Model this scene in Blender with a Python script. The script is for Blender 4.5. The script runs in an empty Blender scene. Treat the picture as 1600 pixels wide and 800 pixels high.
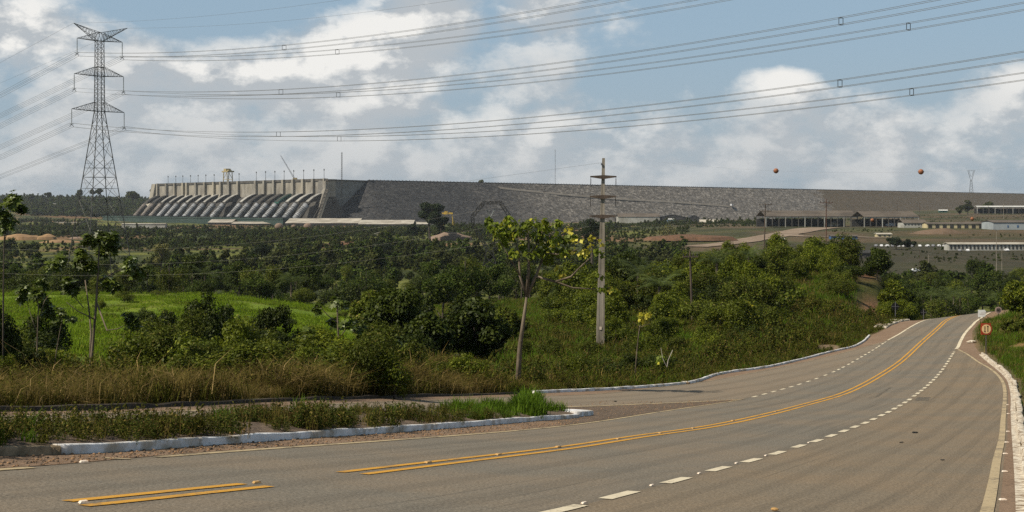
import bpy, math, random
import numpy as np
rng = np.random.default_rng(7); random.seed(7)
scene = bpy.context.scene
F, HY = 2200.0, 322.0            # focal length in photo pixels, horizon row (photo 1600 x 800)

# ------------------------------------------------------------------ camera
cd = bpy.data.cameras.new('camera'); cam = bpy.data.objects.new('camera', cd); scene.collection.objects.link(cam)
cd.sensor_width = 36; cd.lens = 36 * F / 1600; cd.shift_y = -(400 - HY) / 1600
cd.clip_start = 0.5; cd.clip_end = 60000
cam.location = (0, 0, 0); cam.rotation_euler = (math.radians(90), 0, 0)
scene.camera = cam

# ------------------------------------------------------------------ light and view
SUN_EL, SUN_AZ = math.radians(47), math.radians(-117)       # azimuth from +Y, clockwise positive
sd = Vs = (math.sin(SUN_AZ) * math.cos(SUN_EL), math.cos(SUN_AZ) * math.cos(SUN_EL), math.sin(SUN_EL))
sl = bpy.data.lights.new('sun', 'SUN'); so = bpy.data.objects.new('sun', sl); scene.collection.objects.link(so)
sl.energy = 4.9; sl.angle = math.radians(0.5); sl.color = (1.0, 0.90, 0.74)
from mathutils import Vector, Matrix
so.rotation_euler = Vector(sd).to_track_quat('Z', 'Y').to_euler(); so.location = (-300, 0, 300)
scene.view_settings.view_transform = 'Standard'; scene.view_settings.look = 'None'
scene.view_settings.exposure = 0.09; scene.view_settings.gamma = 1.0; scene.view_settings.use_curve_mapping = False
scene.cycles.max_bounces = 5; scene.cycles.diffuse_bounces = 2; scene.cycles.glossy_bounces = 2
scene.cycles.transmission_bounces = 3; scene.cycles.transparent_max_bounces = 8; scene.cycles.volume_bounces = 0
scene.cycles.use_denoising = False; scene.cycles.denoiser = 'OPENIMAGEDENOISE'


class NT:
    """tiny helper to write node trees"""
    def __init__(s, tree):
        s.t = tree; s.n = tree.nodes; s.l = tree.links
    def node(s, kind, ins=None, **props):
        n = s.n.new(kind)
        for k, v in props.items(): setattr(n, k, v)
        for k, v in (ins or {}).items(): s.put(n, k, v)
        return n
    def put(s, n, k, v):
        if isinstance(v, bpy.types.NodeSocket): s.l.new(v, n.inputs[k])
        else:
            if isinstance(v, tuple) and len(v) == 3 and n.inputs[k].type == 'RGBA': v = v + (1,)
            n.inputs[k].default_value = v
    def m(s, op, a, b=0.0, c=0.0, clamp=False):
        n = s.n.new('ShaderNodeMath'); n.operation = op; n.use_clamp = clamp
        for i, v in enumerate((a, b, c)): s.put(n, i, v)
        return n.outputs[0]
    def vm(s, op, a, b=(0, 0, 0), out=0):
        n = s.n.new('ShaderNodeVectorMath'); n.operation = op
        s.put(n, 0, a); s.put(n, 1, b)
        return n.outputs[out]
    def mix(s, f, a, b, blend='MIX'):
        n = s.n.new('ShaderNodeMix'); n.data_type = 'RGBA'; n.blend_type = blend
        s.put(n, 0, f); s.put(n, 6, a); s.put(n, 7, b)
        return n.outputs[2]
    def noise(s, vec, scale, detail=3, rough=0.5, dist=0.0, out=0):
        n = s.n.new('ShaderNodeTexNoise')
        s.put(n, 'Vector', vec); s.put(n, 'Scale', scale); s.put(n, 'Detail', detail); s.put(n, 'Roughness', rough); s.put(n, 'Distortion', dist)
        return n.outputs[out]
    def step(s, v, a, b, lo=0.0, hi=1.0):
        n = s.n.new('ShaderNodeMapRange'); n.interpolation_type = 'SMOOTHSTEP'
        s.put(n, 0, v); s.put(n, 1, a); s.put(n, 2, b); s.put(n, 3, lo); s.put(n, 4, hi)
        return n.outputs[0]

# ------------------------------------------------------------------ sky with clouds
world = bpy.data.worlds.new('World'); scene.world = world; world.use_nodes = True
w = NT(world.node_tree); w.n.clear()
sky = w.node('ShaderNodeTexSky', sky_type='NISHITA', sun_disc=False)
sky.sun_elevation = SUN_EL; sky.sun_rotation = SUN_AZ; sky.altitude = 100; sky.air_density = 1.0; sky.dust_density = 1.2; sky.ozone_density = 1.5
tc = w.node('ShaderNodeTexCoord').outputs['Generated']
dn = w.vm('NORMALIZE', tc)
sx = w.n.new('ShaderNodeSeparateXYZ'); w.l.new(dn, sx.inputs[0])
def px_dir(px, py):
    v = Vector(((px - 800) / F, 1, (HY - py) / F)).normalized(); return v
def cloud_field(off):
    v = w.vm('ADD', w.vm('MULTIPLY', dn, (1, 1, 1.75)), off)
    n1 = w.noise(v, 13.0, 10, 0.60, 0.0)
    n2 = w.noise(w.vm('ADD', v, (3.1, 7.7, 1.3)), 4.2, 3, 0.5, 0.0)
    return w.m('ADD', w.m('MULTIPLY', n1, 0.70), w.m('MULTIPLY', n2, 0.30))
f0 = cloud_field((0, 0, 0)); f1 = cloud_field((-0.010, 0, 0.020))
# where the banks and the blue gaps stand (direction x, direction z, radii, amount)
spots = [(560, 70, 110, 60, .22), (680, 40, 70, 55, .20), (860, 40, 120, 55, .13), (20, 40, 95, 60, .20), (1215, 122, 62, 26, .22), (330, 140, 200, 70, .12),
         (600, 150, 330, 70, .12), (150, 200, 260, 70, .08), (800, 240, 500, 60, .10), (1380, 200, 240, 70, .09), (1585, 120, 60, 40, .15), (1100, 55, 60, 35, .10),
         (1000, 290, 900, 50, .08), (290, 10, 140, 38, -.24), (1350, 50, 330, 75, -.20), (985, 120, 90, 60, -.10), (760, 8, 30, 25, -.12), (440, 95, 40, 30, -.05), (1120, 200, 120, 50, -.03)]
bias = None
for (px, py, rx, ry, a) in spots:
    c = px_dir(px, py)
    ax = w.m('DIVIDE', w.m('SUBTRACT', sx.outputs[0], c.x), rx / F)
    az = w.m('DIVIDE', w.m('SUBTRACT', sx.outputs[2], c.z), ry / F)
    r2 = w.m('ADD', w.m('MULTIPLY', ax, ax), w.m('MULTIPLY', az, az))
    g = w.m('MULTIPLY', w.m('EXPONENT', w.m('MULTIPLY', r2, -1.0)), a)
    bias = g if bias is None else w.m('ADD', bias, g)
dens = w.m('ADD', f0, bias)
cover = w.step(dens, 0.50, 0.625)
thick = w.step(dens, 0.57, 0.72)
light = w.m('ADD', w.m('MULTIPLY', w.m('SUBTRACT', f0, f1), 11.0), 0.45, clamp=True)
bright_spots = [(570, 55, 150, 65, 1.0), (20, 40, 100, 70, .8), (1215, 120, 70, 30, .9), (860, 30, 130, 50, .6), (330, 120, 140, 50, .6), (660, 170, 160, 50, .45), (1050, 120, 90, 40, .35), (930, 200, 160, 40, .3), (1560, 210, 160, 50, .3), (1590, 120, 60, 40, .4), (1330,150,90,50,.3)]
bb = None
for (px, py, rx, ry, a) in bright_spots:
    c = px_dir(px, py)
    ax = w.m('DIVIDE', w.m('SUBTRACT', sx.outputs[0], c.x), rx / F)
    az = w.m('DIVIDE', w.m('SUBTRACT', sx.outputs[2], c.z), ry / F)
    r2 = w.m('ADD', w.m('MULTIPLY', ax, ax), w.m('MULTIPLY', az, az))
    g = w.m('MULTIPLY', w.m('EXPONENT', w.m('MULTIPLY', r2, -1.0)), a)
    bb = g if bb is None else w.m('ADD', bb, g)
lum = w.m('MULTIPLY', light, w.m('ADD', w.m('MULTIPLY', bb, 1.2), 0.34), clamp=True)
ccol = w.mix(lum, (4.6, 4.9, 5.15), (8.6, 8.45, 8.1))
haze_f = w.step(sx.outputs[2], 0.0, 0.14, 0.55, 0.0)
skyc = w.mix(haze_f, w.mix(0.80, sky.outputs[0], (2.95, 4.15, 5.25)), (3.6, 4.15, 4.6))
final = w.mix(w.m('MULTIPLY', cover, w.m('ADD', w.m('MULTIPLY', thick, 0.35), 0.6)), skyc, ccol)
final = w.vm('MULTIPLY', final, w.node('ShaderNodeCombineXYZ', {0: (zf := w.step(sx.outputs[2], 0.16, 0.6, 1.0, 0.42)), 1: zf, 2: zf}).outputs[0])
bg = w.node('ShaderNodeBackground', {'Color': final, 'Strength': 0.1})
wo = w.n.new('ShaderNodeOutputWorld'); w.l.new(bg.outputs[0], wo.inputs[0])

ORD = ['first','second','third','fourth','fifth','sixth','seventh','eighth','ninth','tenth','eleventh','twelfth','thirteenth','fourteenth','fifteenth','sixteenth']
# ------------------------------------------------------------------ helpers
def link(o, parent=None):
    scene.collection.objects.link(o)
    if parent is not None: o.parent = parent
    return o
def tag(o, label=None, cat=None, group=None, kind=None):
    if label: o['label'] = label
    if cat: o['category'] = cat
    if group: o['group'] = group
    if kind: o['kind'] = kind
    return o
def thing(name, label, cat, loc=(0, 0, 0), rz=0.0, group=None):
    o = bpy.data.objects.new(name, None); o.empty_display_size = .3; o.location = loc; o.rotation_euler = (0, 0, rz)
    link(o); return tag(o, label, cat, group)
def mesh_np(name, V, Fa, mats, smooth=False, col=None, mi=None):
    """V (n,3); Fa (m,k) array or list of arrays/lists"""
    me = bpy.data.meshes.new(name)
    V = np.asarray(V, np.float32)
    if isinstance(Fa, np.ndarray):
        m, k = Fa.shape
        me.vertices.add(len(V)); me.vertices.foreach_set('co', V.ravel())
        me.loops.add(m * k); me.loops.foreach_set('vertex_index', Fa.astype(np.int32).ravel())
        me.polygons.add(m); me.polygons.foreach_set('loop_start', np.arange(0, m * k, k, dtype=np.int32))
        me.polygons.foreach_set('loop_total', np.full(m, k, np.int32))
        if mi is not None: me.polygons.foreach_set('material_index', mi.astype(np.int32))
        me.update(calc_edges=True); me.validate()
    else:
        me.from_pydata([tuple(map(float, v)) for v in V], [], [tuple(int(i) for i in f) for f in Fa]); me.update()
        if mi is not None:
            for p, x in zip(me.polygons, mi): p.material_index = int(x)
    if smooth: me.polygons.foreach_set('use_smooth', np.ones(len(me.polygons), bool))
    for m_ in (mats if isinstance(mats, (list, tuple)) else [mats]): me.materials.append(m_)
    if col is not None:
        a = me.color_attributes.new('land', 'FLOAT_COLOR', 'POINT')
        a.data.foreach_set('color', np.hstack([col, np.ones((len(V), 1))]).astype(np.float32).ravel())
    return me
def obj(name, me, parent=None, loc=(0, 0, 0), rot=None):
    o = bpy.data.objects.new(name, me); o.location = loc
    if rot is not None: o.rotation_euler = rot
    return link(o, parent)

class MB:
    """collects boxes, bars, tubes and prisms; build() links them as one mesh"""
    def __init__(s): s.v = []; s.f = []
    def add(s, V, Fs):
        b = len(s.v); s.v += [tuple(p) for p in V]; s.f += [tuple(i + b for i in f) for f in Fs]; return s
    def box(s, c, size, rz=0.0, M=None):
        hx, hy, hz = size[0] / 2, size[1] / 2, size[2] / 2; cz, sz = math.cos(rz), math.sin(rz)
        P = []
        for z in (-hz, hz):
            for x, y in ((-hx, -hy), (hx, -hy), (hx, hy), (-hx, hy)):
                P.append((c[0] + x * cz - y * sz, c[1] + x * sz + y * cz, c[2] + z))
        return s.add(P, [(0, 3, 2, 1), (4, 5, 6, 7), (0, 1, 5, 4), (1, 2, 6, 5), (2, 3, 7, 6), (3, 0, 4, 7)])
    def tube(s, pts, radii, n=6, cap=True):
        pts = [Vector(p) for p in pts]
        if not isinstance(radii, (list, tuple, np.ndarray)): radii = [radii] * len(pts)
        rings = []; up = None
        for i, p in enumerate(pts):
            d = (pts[min(i + 1, len(pts) - 1)] - pts[max(i - 1, 0)]).normalized()
            if up is None:
                up = d.orthogonal().normalized()
            up = (up - d * up.dot(d)); up = up.normalized() if up.length > 1e-6 else d.orthogonal().normalized()
            side = d.cross(up)
            rings.append([p + (up * math.cos(2 * math.pi * k / n) + side * math.sin(2 * math.pi * k / n)) * float(radii[i]) for k in range(n)])
        V = [q for r in rings for q in r]; Fs = []
        for i in range(len(pts) - 1):
            for k in range(n):
                a, b = i * n + k, i * n + (k + 1) % n
                Fs.append((a, b, b + n, a + n))
        if cap: Fs.append(tuple(reversed(range(n)))); Fs.append(tuple((len(pts) - 1) * n + k for k in range(n)))
        return s.add(V, Fs)
    def bar(s, a, b, r=.05, n=4): return s.tube([a, b], r, n)
    def prism(s, poly, z0, z1):
        n = len(poly); V = [(x, y, z0) for x, y in poly] + [(x, y, z1) for x, y in poly]
        return s.add(V, [tuple(reversed(range(n))), tuple(range(n, 2 * n))] + [(i, (i + 1) % n, (i + 1) % n + n, i + n) for i in range(n)])
    def sphere(s, c, r, nu=12, nv=8, sq=(1, 1, 1)):
        V = []; Fs = []
        for j in range(nv + 1):
            t = math.pi * j / nv
            for i in range(nu):
                a = 2 * math.pi * i / nu; V.append((c[0] + r * sq[0] * math.sin(t) * math.cos(a), c[1] + r * sq[1] * math.sin(t) * math.sin(a), c[2] + r * sq[2] * math.cos(t)))
        for j in range(nv):
            for i in range(nu): Fs.append((j * nu + i, j * nu + (i + 1) % nu, (j + 1) * nu + (i + 1) % nu, (j + 1) * nu + i))
        return s.add(V, Fs)
    def disc(s, c, r, depth, n=24, ax='y'):
        V = []
        for d in (-depth / 2, depth / 2):
            for k in range(n):
                a = 2 * math.pi * k / n
                V.append((c[0] + r * math.cos(a), c[1] + d, c[2] + r * math.sin(a)))
        return s.add(V, [tuple(range(n)), tuple(reversed(range(n, 2 * n)))] + [(k, k + n, (k + 1) % n + n, (k + 1) % n) for k in range(n)])
    def build(s, name, mat, parent=None, loc=(0, 0, 0), smooth=False, bevel=0.0):
        me = mesh_np(name, s.v, s.f, mat, smooth)
        o = obj(name, me, parent, loc)
        if bevel: b = o.modifiers.new('bevel', 'BEVEL'); b.width = bevel; b.segments = 2; b.limit_method = 'ANGLE'
        return o

# ------------------------------------------------------------------ materials
MATS = {}
def pm(name, c1, c2=None, scale=3.0, rough=.8, bump=0.0, detail=5, spec=.3, metal=0.0, coords='Object', big=None, big_scale=.3, lo=.35, hi=.65, bump_scale=None, stretch=(1, 1, 1)):
    m = bpy.data.materials.new(name); m.use_nodes = True; t = NT(m.node_tree)
    b = t.n['Principled BSDF']
    v = t.vm('MULTIPLY', t.node('ShaderNodeTexCoord').outputs[coords], stretch)
    c2 = c2 or tuple(x * .75 for x in c1)
    n = t.noise(v, scale, detail, .6)
    col = t.mix(t.step(n, lo, hi), c1, c2)
    if big: col = t.mix(t.step(t.noise(v, big_scale, 4, .6), .42, .68), col, big)
    t.l.new(col, b.inputs['Base Color'])
    b.inputs['Roughness'].default_value = rough; b.inputs['Specular IOR Level'].default_value = spec; b.inputs['Metallic'].default_value = metal
    if bump:
        bn = t.node('ShaderNodeBump', {'Strength': bump, 'Height': t.noise(v, bump_scale or scale * 2, detail, .6)}); bn.inputs['Distance'].default_value = .05
        t.l.new(bn.outputs[0], b.inputs['Normal'])
    MATS[name] = m; return m

def leaf_mat(name, dark, lightc, tip=None, tip_amt=0.0, trans=.25, rough=.45, spec=.35, clump=.8):
    m = bpy.data.materials.new(name); m.use_nodes = True; t = NT(m.node_tree); t.n.clear()
    g = t.node('ShaderNodeNewGeometry'); oi = t.node('ShaderNodeObjectInfo')
    v = t.node('ShaderNodeTexCoord').outputs['Object']
    n = t.noise(v, clump, 2, .5)
    f = t.m('ADD', t.m('MULTIPLY', g.outputs['Random Per Island'], .55), t.m('MULTIPLY', t.step(n, .3, .7), .45))
    f = t.m('ADD', t.m('MULTIPLY', t.m('POWER', f, 1.6), .95), t.m('MULTIPLY', oi.outputs['Random'], .15))
    col = t.mix(f, dark, lightc)
    if tip: col = t.mix(t.m('MULTIPLY', t.m('GREATER_THAN', t.m('FRACT', t.m('MULTIPLY', g.outputs['Random Per Island'], 17.3)), 1 - tip_amt), 1.0), col, tip)
    # whole-plant tone
    tone = t.m('ADD', .75, t.m('MULTIPLY', t.m('FRACT', t.m('MULTIPLY', oi.outputs['Random'], 7.31)), .5))
    col = t.vm('SCALE', col); t.n[-1].inputs['Scale'].default_value = 1; t.l.new(tone, t.n[-1].inputs['Scale'])
    p = t.node('ShaderNodeBsdfPrincipled', {'Base Color': col, 'Roughness': rough, 'Specular IOR Level': spec})
    tr = t.node('ShaderNodeBsdfTranslucent', {'Color': col})
    mx = t.node('ShaderNodeMixShader', {0: trans, 1: p.outputs[0], 2: tr.outputs[0]})
    o = t.n.new('ShaderNodeOutputMaterial'); t.l.new(mx.outputs[0], o.inputs[0])
    MATS[name] = m; return m

M = {}
def asphalt(name, c1, c2, dirt, dirt_amt):
    m = bpy.data.materials.new(name); m.use_nodes = True; t = NT(m.node_tree); b = t.n['Principled BSDF']
    v = t.node('ShaderNodeTexCoord').outputs['Object']
    vs = t.vm('MULTIPLY', v, (1, 1, 0.0)); la = t.node('ShaderNodeAttribute', attribute_name='lane').outputs['Vector']; ls = t.node('ShaderNodeSeparateXYZ', {0: la})
    fine = t.noise(vs, 26, 2, .8); grit = t.noise(vs, 60, 1, .8); mid = t.noise(vs, 5.5, 5, .75); big = t.noise(vs, .22, 6, .62); streak = t.noise(t.vm('MULTIPLY', la, (1.5, .09, 0)), 1.0, 6, .62); seam = t.noise(t.vm('MULTIPLY', la, (5.0, .05, 0)), 1.0, 3, .6); trk = t.m('SINE', t.m('ADD', t.m('MULTIPLY', ls.outputs[0], 2 * math.pi / 1.75), t.m('MULTIPLY', t.noise(t.vm('MULTIPLY', la, (0, .05, 0)), 1.0, 2, .5), 3.0))); blot = t.noise(vs, .7, 6, .7)
    col = t.mix(t.step(mid, .3, .7), c1, c2)
    col = t.mix(t.m('MULTIPLY', t.step(big, .38, .62), dirt_amt), col, dirt)
    col = t.mix(t.step(streak, .52, .72, 0, .40), col, tuple(x * .62 for x in c1))
    col = t.mix(t.step(trk, .1, .95, 0, .26), col, tuple(x * .60 for x in c1))
    col = t.mix(t.step(seam, .62, .66, 0, .35), col, tuple(x * .50 for x in c1))
    col = t.mix(t.step(blot, .60, .74, 0, .45), col, tuple(x * .55 for x in c1))
    col = t.mix(t.step(blot, .24, .42, .35, 0), col, tuple(min(1, x * 1.25) for x in dirt))
    col = t.mix(t.step(fine, .28, .72, 0, 1), t.vm('MULTIPLY', col, (.58, .58, .58)), t.vm('MULTIPLY', col, (1.36, 1.36, 1.36)))
    col = t.mix(t.step(grit, .66, .74, 0, .35), col, (.42, .36, .28))
    t.l.new(col, b.inputs['Base Color']); b.inputs['Roughness'].default_value = .85; b.inputs['Specular IOR Level'].default_value = .15
    bn = t.node('ShaderNodeBump', {'Strength': .6, 'Height': fine}); bn.inputs['Distance'].default_value = .012
    t.l.new(bn.outputs[0], b.inputs['Normal']); return m
M['asphalt'] = asphalt('asphalt', (.158, .141, .115), (.192, .170, .137), (.226, .176, .124), .6)
M['asphalt_brown'] = asphalt('asphalt_brown', (.178, .147, .108), (.210, .172, .125), (.238, .176, .114), .6)
M['asphalt_slip'] = asphalt('asphalt_slip', (.200, .165, .123), (.230, .190, .143), (.240, .185, .130), .5)
M['gravel'] = pm('gravel', (.27, .185, .125), (.15, .105, .075), 14, .95, .6, 6, .1, big=(.24, .17, .12), big_scale=.5, bump_scale=11)
M['gravel_dark'] = pm('gravel_dark', (.20, .15, .11), (.07, .055, .045), 8, .95, .9, 6, .1, big=(.16, .12, .09), big_scale=.5)
M['dirt'] = pm('dirt', (.33, .21, .12), (.22, .13, .075), 1.2, .95, .6, 6, .1)
def worn(name, c1, c2, base, lo, hi):
    m = bpy.data.materials.new(name); m.use_nodes = True; t = NT(m.node_tree); b = t.n['Principled BSDF']; v = t.node('ShaderNodeTexCoord').outputs['Object']
    col = t.mix(t.noise(v, 3.0, 5, .7), c1, c2)
    chips = t.m('ADD', t.m('MULTIPLY', t.noise(v, 14, 4, .75), .55), t.m('MULTIPLY', t.noise(v, .8, 4, .6), .45))
    col = t.mix(t.step(chips, lo, hi), col, base)
    col = t.mix(t.step(t.noise(v, 1.7, 5, .7), .52, .7, 0, .5), col, tuple(x * .8 for x in base))
    t.l.new(col, b.inputs['Base Color']); b.inputs['Roughness'].default_value = .75; b.inputs['Specular IOR Level'].default_value = .2; return m
M['yellow_paint'] = worn('yellow_paint', (.64, .33, .035), (.50, .26, .04), (.26, .175, .09), .53, .60)
M['white_paint'] = worn('white_paint', (.74, .66, .50), (.58, .50, .36), (.24, .20, .145), .55, .63)
M['edge_paint'] = worn('edge_paint', (.50, .40, .25), (.38, .30, .18), (.20, .16, .11), .50, .58)
M['edge_faded'] = worn('edge_faded', (.42, .33, .21), (.30, .235, .15), (.20, .16, .115), .46, .55)
M['gap_paint'] = pm('gap_paint', (.30, .19, .075), (.24, .17, .09), 5, .8)
M['kerb_white'] = pm('kerb_white', (.78, .79, .82), (.60, .60, .62), 7, .8, .5, 6, .3, big=(.42, .37, .30), big_scale=1.9, lo=.45, hi=.85)
M['kerb_rough'] = pm('kerb_rough', (.64, .58, .48), (.22, .155, .10), 6, .9, .7, 7, .2, lo=.48, hi=.58)
M['kerb_bare'] = pm('kerb_bare', (.34, .26, .17), (.18, .14, .09), 5, .9, .5)
M['kerb_dark'] = pm('kerb_dark', (.075, .058, .042), (.035, .028, .022), 5, .95, .5)
M['concrete'] = pm('concrete', (.30, .285, .25), (.17, .158, .138), .09, .9, .3, 8, .2, big=(.37, .335, .265), big_scale=.012, stretch=(1, 1, .5))
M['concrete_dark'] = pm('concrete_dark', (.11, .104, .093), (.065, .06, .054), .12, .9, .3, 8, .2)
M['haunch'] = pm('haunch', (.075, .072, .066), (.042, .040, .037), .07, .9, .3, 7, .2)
M['concrete_pole'] = pm('concrete_pole', (.32, .285, .235), (.19, .165, .13), 1.8, .85, .3, 7, .2, stretch=(1, 1, .25))
M['wood_pole'] = pm('wood_pole', (.12, .09, .07), (.07, .055, .045), 3, .9, .3, 6, .2, stretch=(1, 1, .15))
M['steel'] = pm('steel', (.085, .085, .08), (.055, .055, .052), .8, .6, 0, 3, .4, metal=.35)
M['steel_dark'] = pm('steel_dark', (.030, .030, .030), (.020, .020, .020), .8, .7, 0, 3, .3)
M['steel_red'] = pm('steel_red', (.14, .07, .05), (.09, .05, .04), .8, .7)
M['wire'] = pm('wire', (.13, .13, .125), (.09, .09, .088), 1, .5, 0, 2, .4)
M['wire_light'] = pm('wire_light', (.28, .265, .235), (.22, .21, .19), 1, .5, 0, 2, .3)
M['glass_insulator'] = pm('glass_insulator', (.28, .30, .29), (.2, .21, .2), 5, .3, 0, 2, .6)
M['penstock'] = pm('penstock', (.36, .37, .39), (.17, .18, .19), .08, .6, 0, 6, .3, stretch=(1, 1, 2))
M['penstock_brown'] = pm('penstock_brown', (.24, .21, .185), (.11, .09, .075), .05, .6, 0, 6, .4)
M['green_deck'] = pm('green_deck', (.032, .060, .050), (.022, .042, .036), .03, .8, 0, 5)
M['yellow_steel'] = pm('yellow_steel', (.62, .42, .06), (.45, .30, .06), .3, .6)
M['gantry'] = pm('gantry', (.40, .33, .17), (.28, .23, .13), .2, .7)
M['roof_pale'] = pm('roof_pale', (.50, .46, .39), (.30, .27, .22), .06, .7, 0, 6)
M['roof_brown'] = pm('roof_brown', (.135, .112, .09), (.085, .07, .056), .05, .85, 0, 6)
M['roof_white'] = pm('roof_white', (.70, .70, .68), (.5, .5, .48), .05, .7)
M['wall_white'] = pm('wall_white', (.42, .42, .39), (.28, .27, .24), .1, .8)
M['wall_cream'] = pm('wall_cream', (.55, .47, .28), (.42, .36, .22), .1, .8)
M['wall_blue'] = pm('wall_blue', (.34, .38, .40), (.25, .28, .30), .05, .7)
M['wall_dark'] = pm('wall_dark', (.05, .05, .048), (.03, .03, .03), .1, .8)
M['blue_paint'] = pm('blue_paint', (.05, .13, .28), (.04, .09, .2), .3, .6)
M['sky_blue_paint'] = pm('sky_blue_paint', (.24, .35, .42), (.18, .27, .33), .3, .6)
M['orange_ball'] = pm('orange_ball', (.34, .13, .06), (.24, .10, .05), 2, .55)
M['red_soil'] = pm('red_soil', (.17, .095, .06), (.11, .07, .045), .5, .95, .8, 7, .1)
M['pink_soil'] = pm('pink_soil', (.27, .20, .155), (.17, .125, .095), .05, .95, .3, 7, .1)
M['soil_slope'] = pm('soil_slope', (.17, .12, .085), (.11, .08, .055), .06, .95, .3, 7, .1)
M['sand'] = pm('sand', (.36, .235, .125), (.22, .14, .08), .06, .95, .3, 7, .1)
M['road_dirt'] = pm('road_dirt', (.29, .225, .17), (.20, .15, .11), .05, .95, 0, 6, .1)
M['bark'] = pm('bark', (.21, .17, .125), (.10, .08, .058), 3, .9, .5, 6, .1, stretch=(1, 1, .4))
M['bark_pale'] = pm('bark_pale', (.46, .42, .36), (.28, .25, .20), 5, .85, .3, 6, .2)
M['bark_dark'] = pm('bark_dark', (.085, .07, .055), (.05, .04, .032), 3, .9, .5)
M['sign_red'] = pm('sign_red', (.36, .05, .018), (.30, .045, .018), 6, .5, 0, 3, .4)
M['sign_orange'] = pm('sign_orange', (.80, .56, .28), (.74, .50, .25), 6, .5, 0, 3, .4)
M['sign_grey'] = pm('sign_grey', (.46, .33, .29), (.38, .28, .25), 6, .5, 0, 3, .4)
M['sign_dim'] = pm('sign_dim', (.20, .15, .135), (.16, .12, .11), 6, .6)
M['sign_black'] = pm('sign_black', (.012, .012, .012), (.01, .01, .01), 6, .5)
M['sign_white'] = pm('sign_white', (.78, .80, .80), (.66, .68, .68), 6, .6)
M['sign_post'] = pm('sign_post', (.10, .085, .07), (.07, .06, .05), 6, .7)
M['galvanised'] = pm('galvanised', (.20, .20, .22), (.14, .14, .155), 6, .5, metal=.3)
M['stud'] = pm('stud', (.80, .72, .62), (.65, .5, .38), 30, .5)
M['stud_yellow'] = pm('stud_yellow', (.50, .30, .10), (.36, .22, .09), 30, .5)
M['stud_dark'] = pm('stud_dark', (.06, .03, .02), (.04, .02, .02), 30, .5)
M['car_white'] = pm('car_white', (.75, .76, .78), (.7, .7, .72), 1, .3, spec=.5)
M['car_grey'] = pm('car_grey', (.25, .26, .28), (.2, .2, .22), 1, .3, spec=.5)
M['car_glass'] = pm('car_glass', (.02, .025, .03), (.02, .02, .02), 1, .1, spec=.6)
M['tyre'] = pm('tyre', (.02, .02, .02), (.03, .03, .03), 1, .9)

# rock of the dam: broken stone, cloud shadow painted as dark rock at the left end, paler to the right, grassed soil at the far right
def rock_mat():
    m = bpy.data.materials.new('rockfill'); m.use_nodes = True; t = NT(m.node_tree); b = t.n['Principled BSDF']
    v = t.node('ShaderNodeTexCoord').outputs['Object']
    s3 = t.node('ShaderNodeSeparateXYZ', {0: v})
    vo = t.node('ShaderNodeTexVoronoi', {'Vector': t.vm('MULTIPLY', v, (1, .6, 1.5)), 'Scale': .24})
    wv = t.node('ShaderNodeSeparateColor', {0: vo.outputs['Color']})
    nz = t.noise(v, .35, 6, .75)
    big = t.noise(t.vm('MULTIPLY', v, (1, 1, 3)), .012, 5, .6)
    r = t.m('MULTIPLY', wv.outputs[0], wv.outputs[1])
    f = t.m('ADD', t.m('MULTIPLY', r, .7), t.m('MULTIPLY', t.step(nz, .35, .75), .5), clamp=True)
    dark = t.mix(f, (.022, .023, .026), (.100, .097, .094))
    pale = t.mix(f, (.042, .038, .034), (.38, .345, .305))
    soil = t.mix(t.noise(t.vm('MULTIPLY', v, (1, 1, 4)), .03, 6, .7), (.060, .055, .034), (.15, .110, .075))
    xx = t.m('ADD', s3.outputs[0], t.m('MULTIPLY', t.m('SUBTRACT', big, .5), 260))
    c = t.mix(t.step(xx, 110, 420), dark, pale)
    c = t.mix(t.step(xx, 1000, 1050), c, soil)
    t.l.new(c, b.inputs['Base Color']); b.inputs['Roughness'].default_value = .95; b.inputs['Specular IOR Level'].default_value = .1
    bn = t.node('ShaderNodeBump', {'Strength': .8, 'Height': nz}); bn.inputs['Distance'].default_value = 1.0
    t.l.new(bn.outputs[0], b.inputs['Normal']); return m
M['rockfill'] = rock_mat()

def land_mat():
    m = bpy.data.materials.new('ground'); m.use_nodes = True; t = NT(m.node_tree); b = t.n['Principled BSDF']
    v = t.node('ShaderNodeTexCoord').outputs['Object']
    a = t.node('ShaderNodeVertexColor', layer_name='land').outputs[0]
    n1 = t.noise(v, 2.5, 5, .7); n2 = t.noise(v, .12, 5, .6)
    c = t.mix(t.step(n1, .3, .7), t.vm('MULTIPLY', a, (.6, .62, .6)), t.vm('MULTIPLY', a, (1.35, 1.3, 1.3)))
    c = t.mix(t.step(n2, .35, .7), t.vm('MULTIPLY', c, (.75, .8, .75)), t.vm('MULTIPLY', c, (1.25, 1.15, 1.2)))
    t.l.new(c, b.inputs['Base Color']); b.inputs['Roughness'].default_value = .95; b.inputs['Specular IOR Level'].default_value = .1
    bn = t.node('ShaderNodeBump', {'Strength': .8, 'Height': n1}); bn.inputs['Distance'].default_value = .25
    t.l.new(bn.outputs[0], b.inputs['Normal']); return m
M['ground'] = land_mat()

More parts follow.
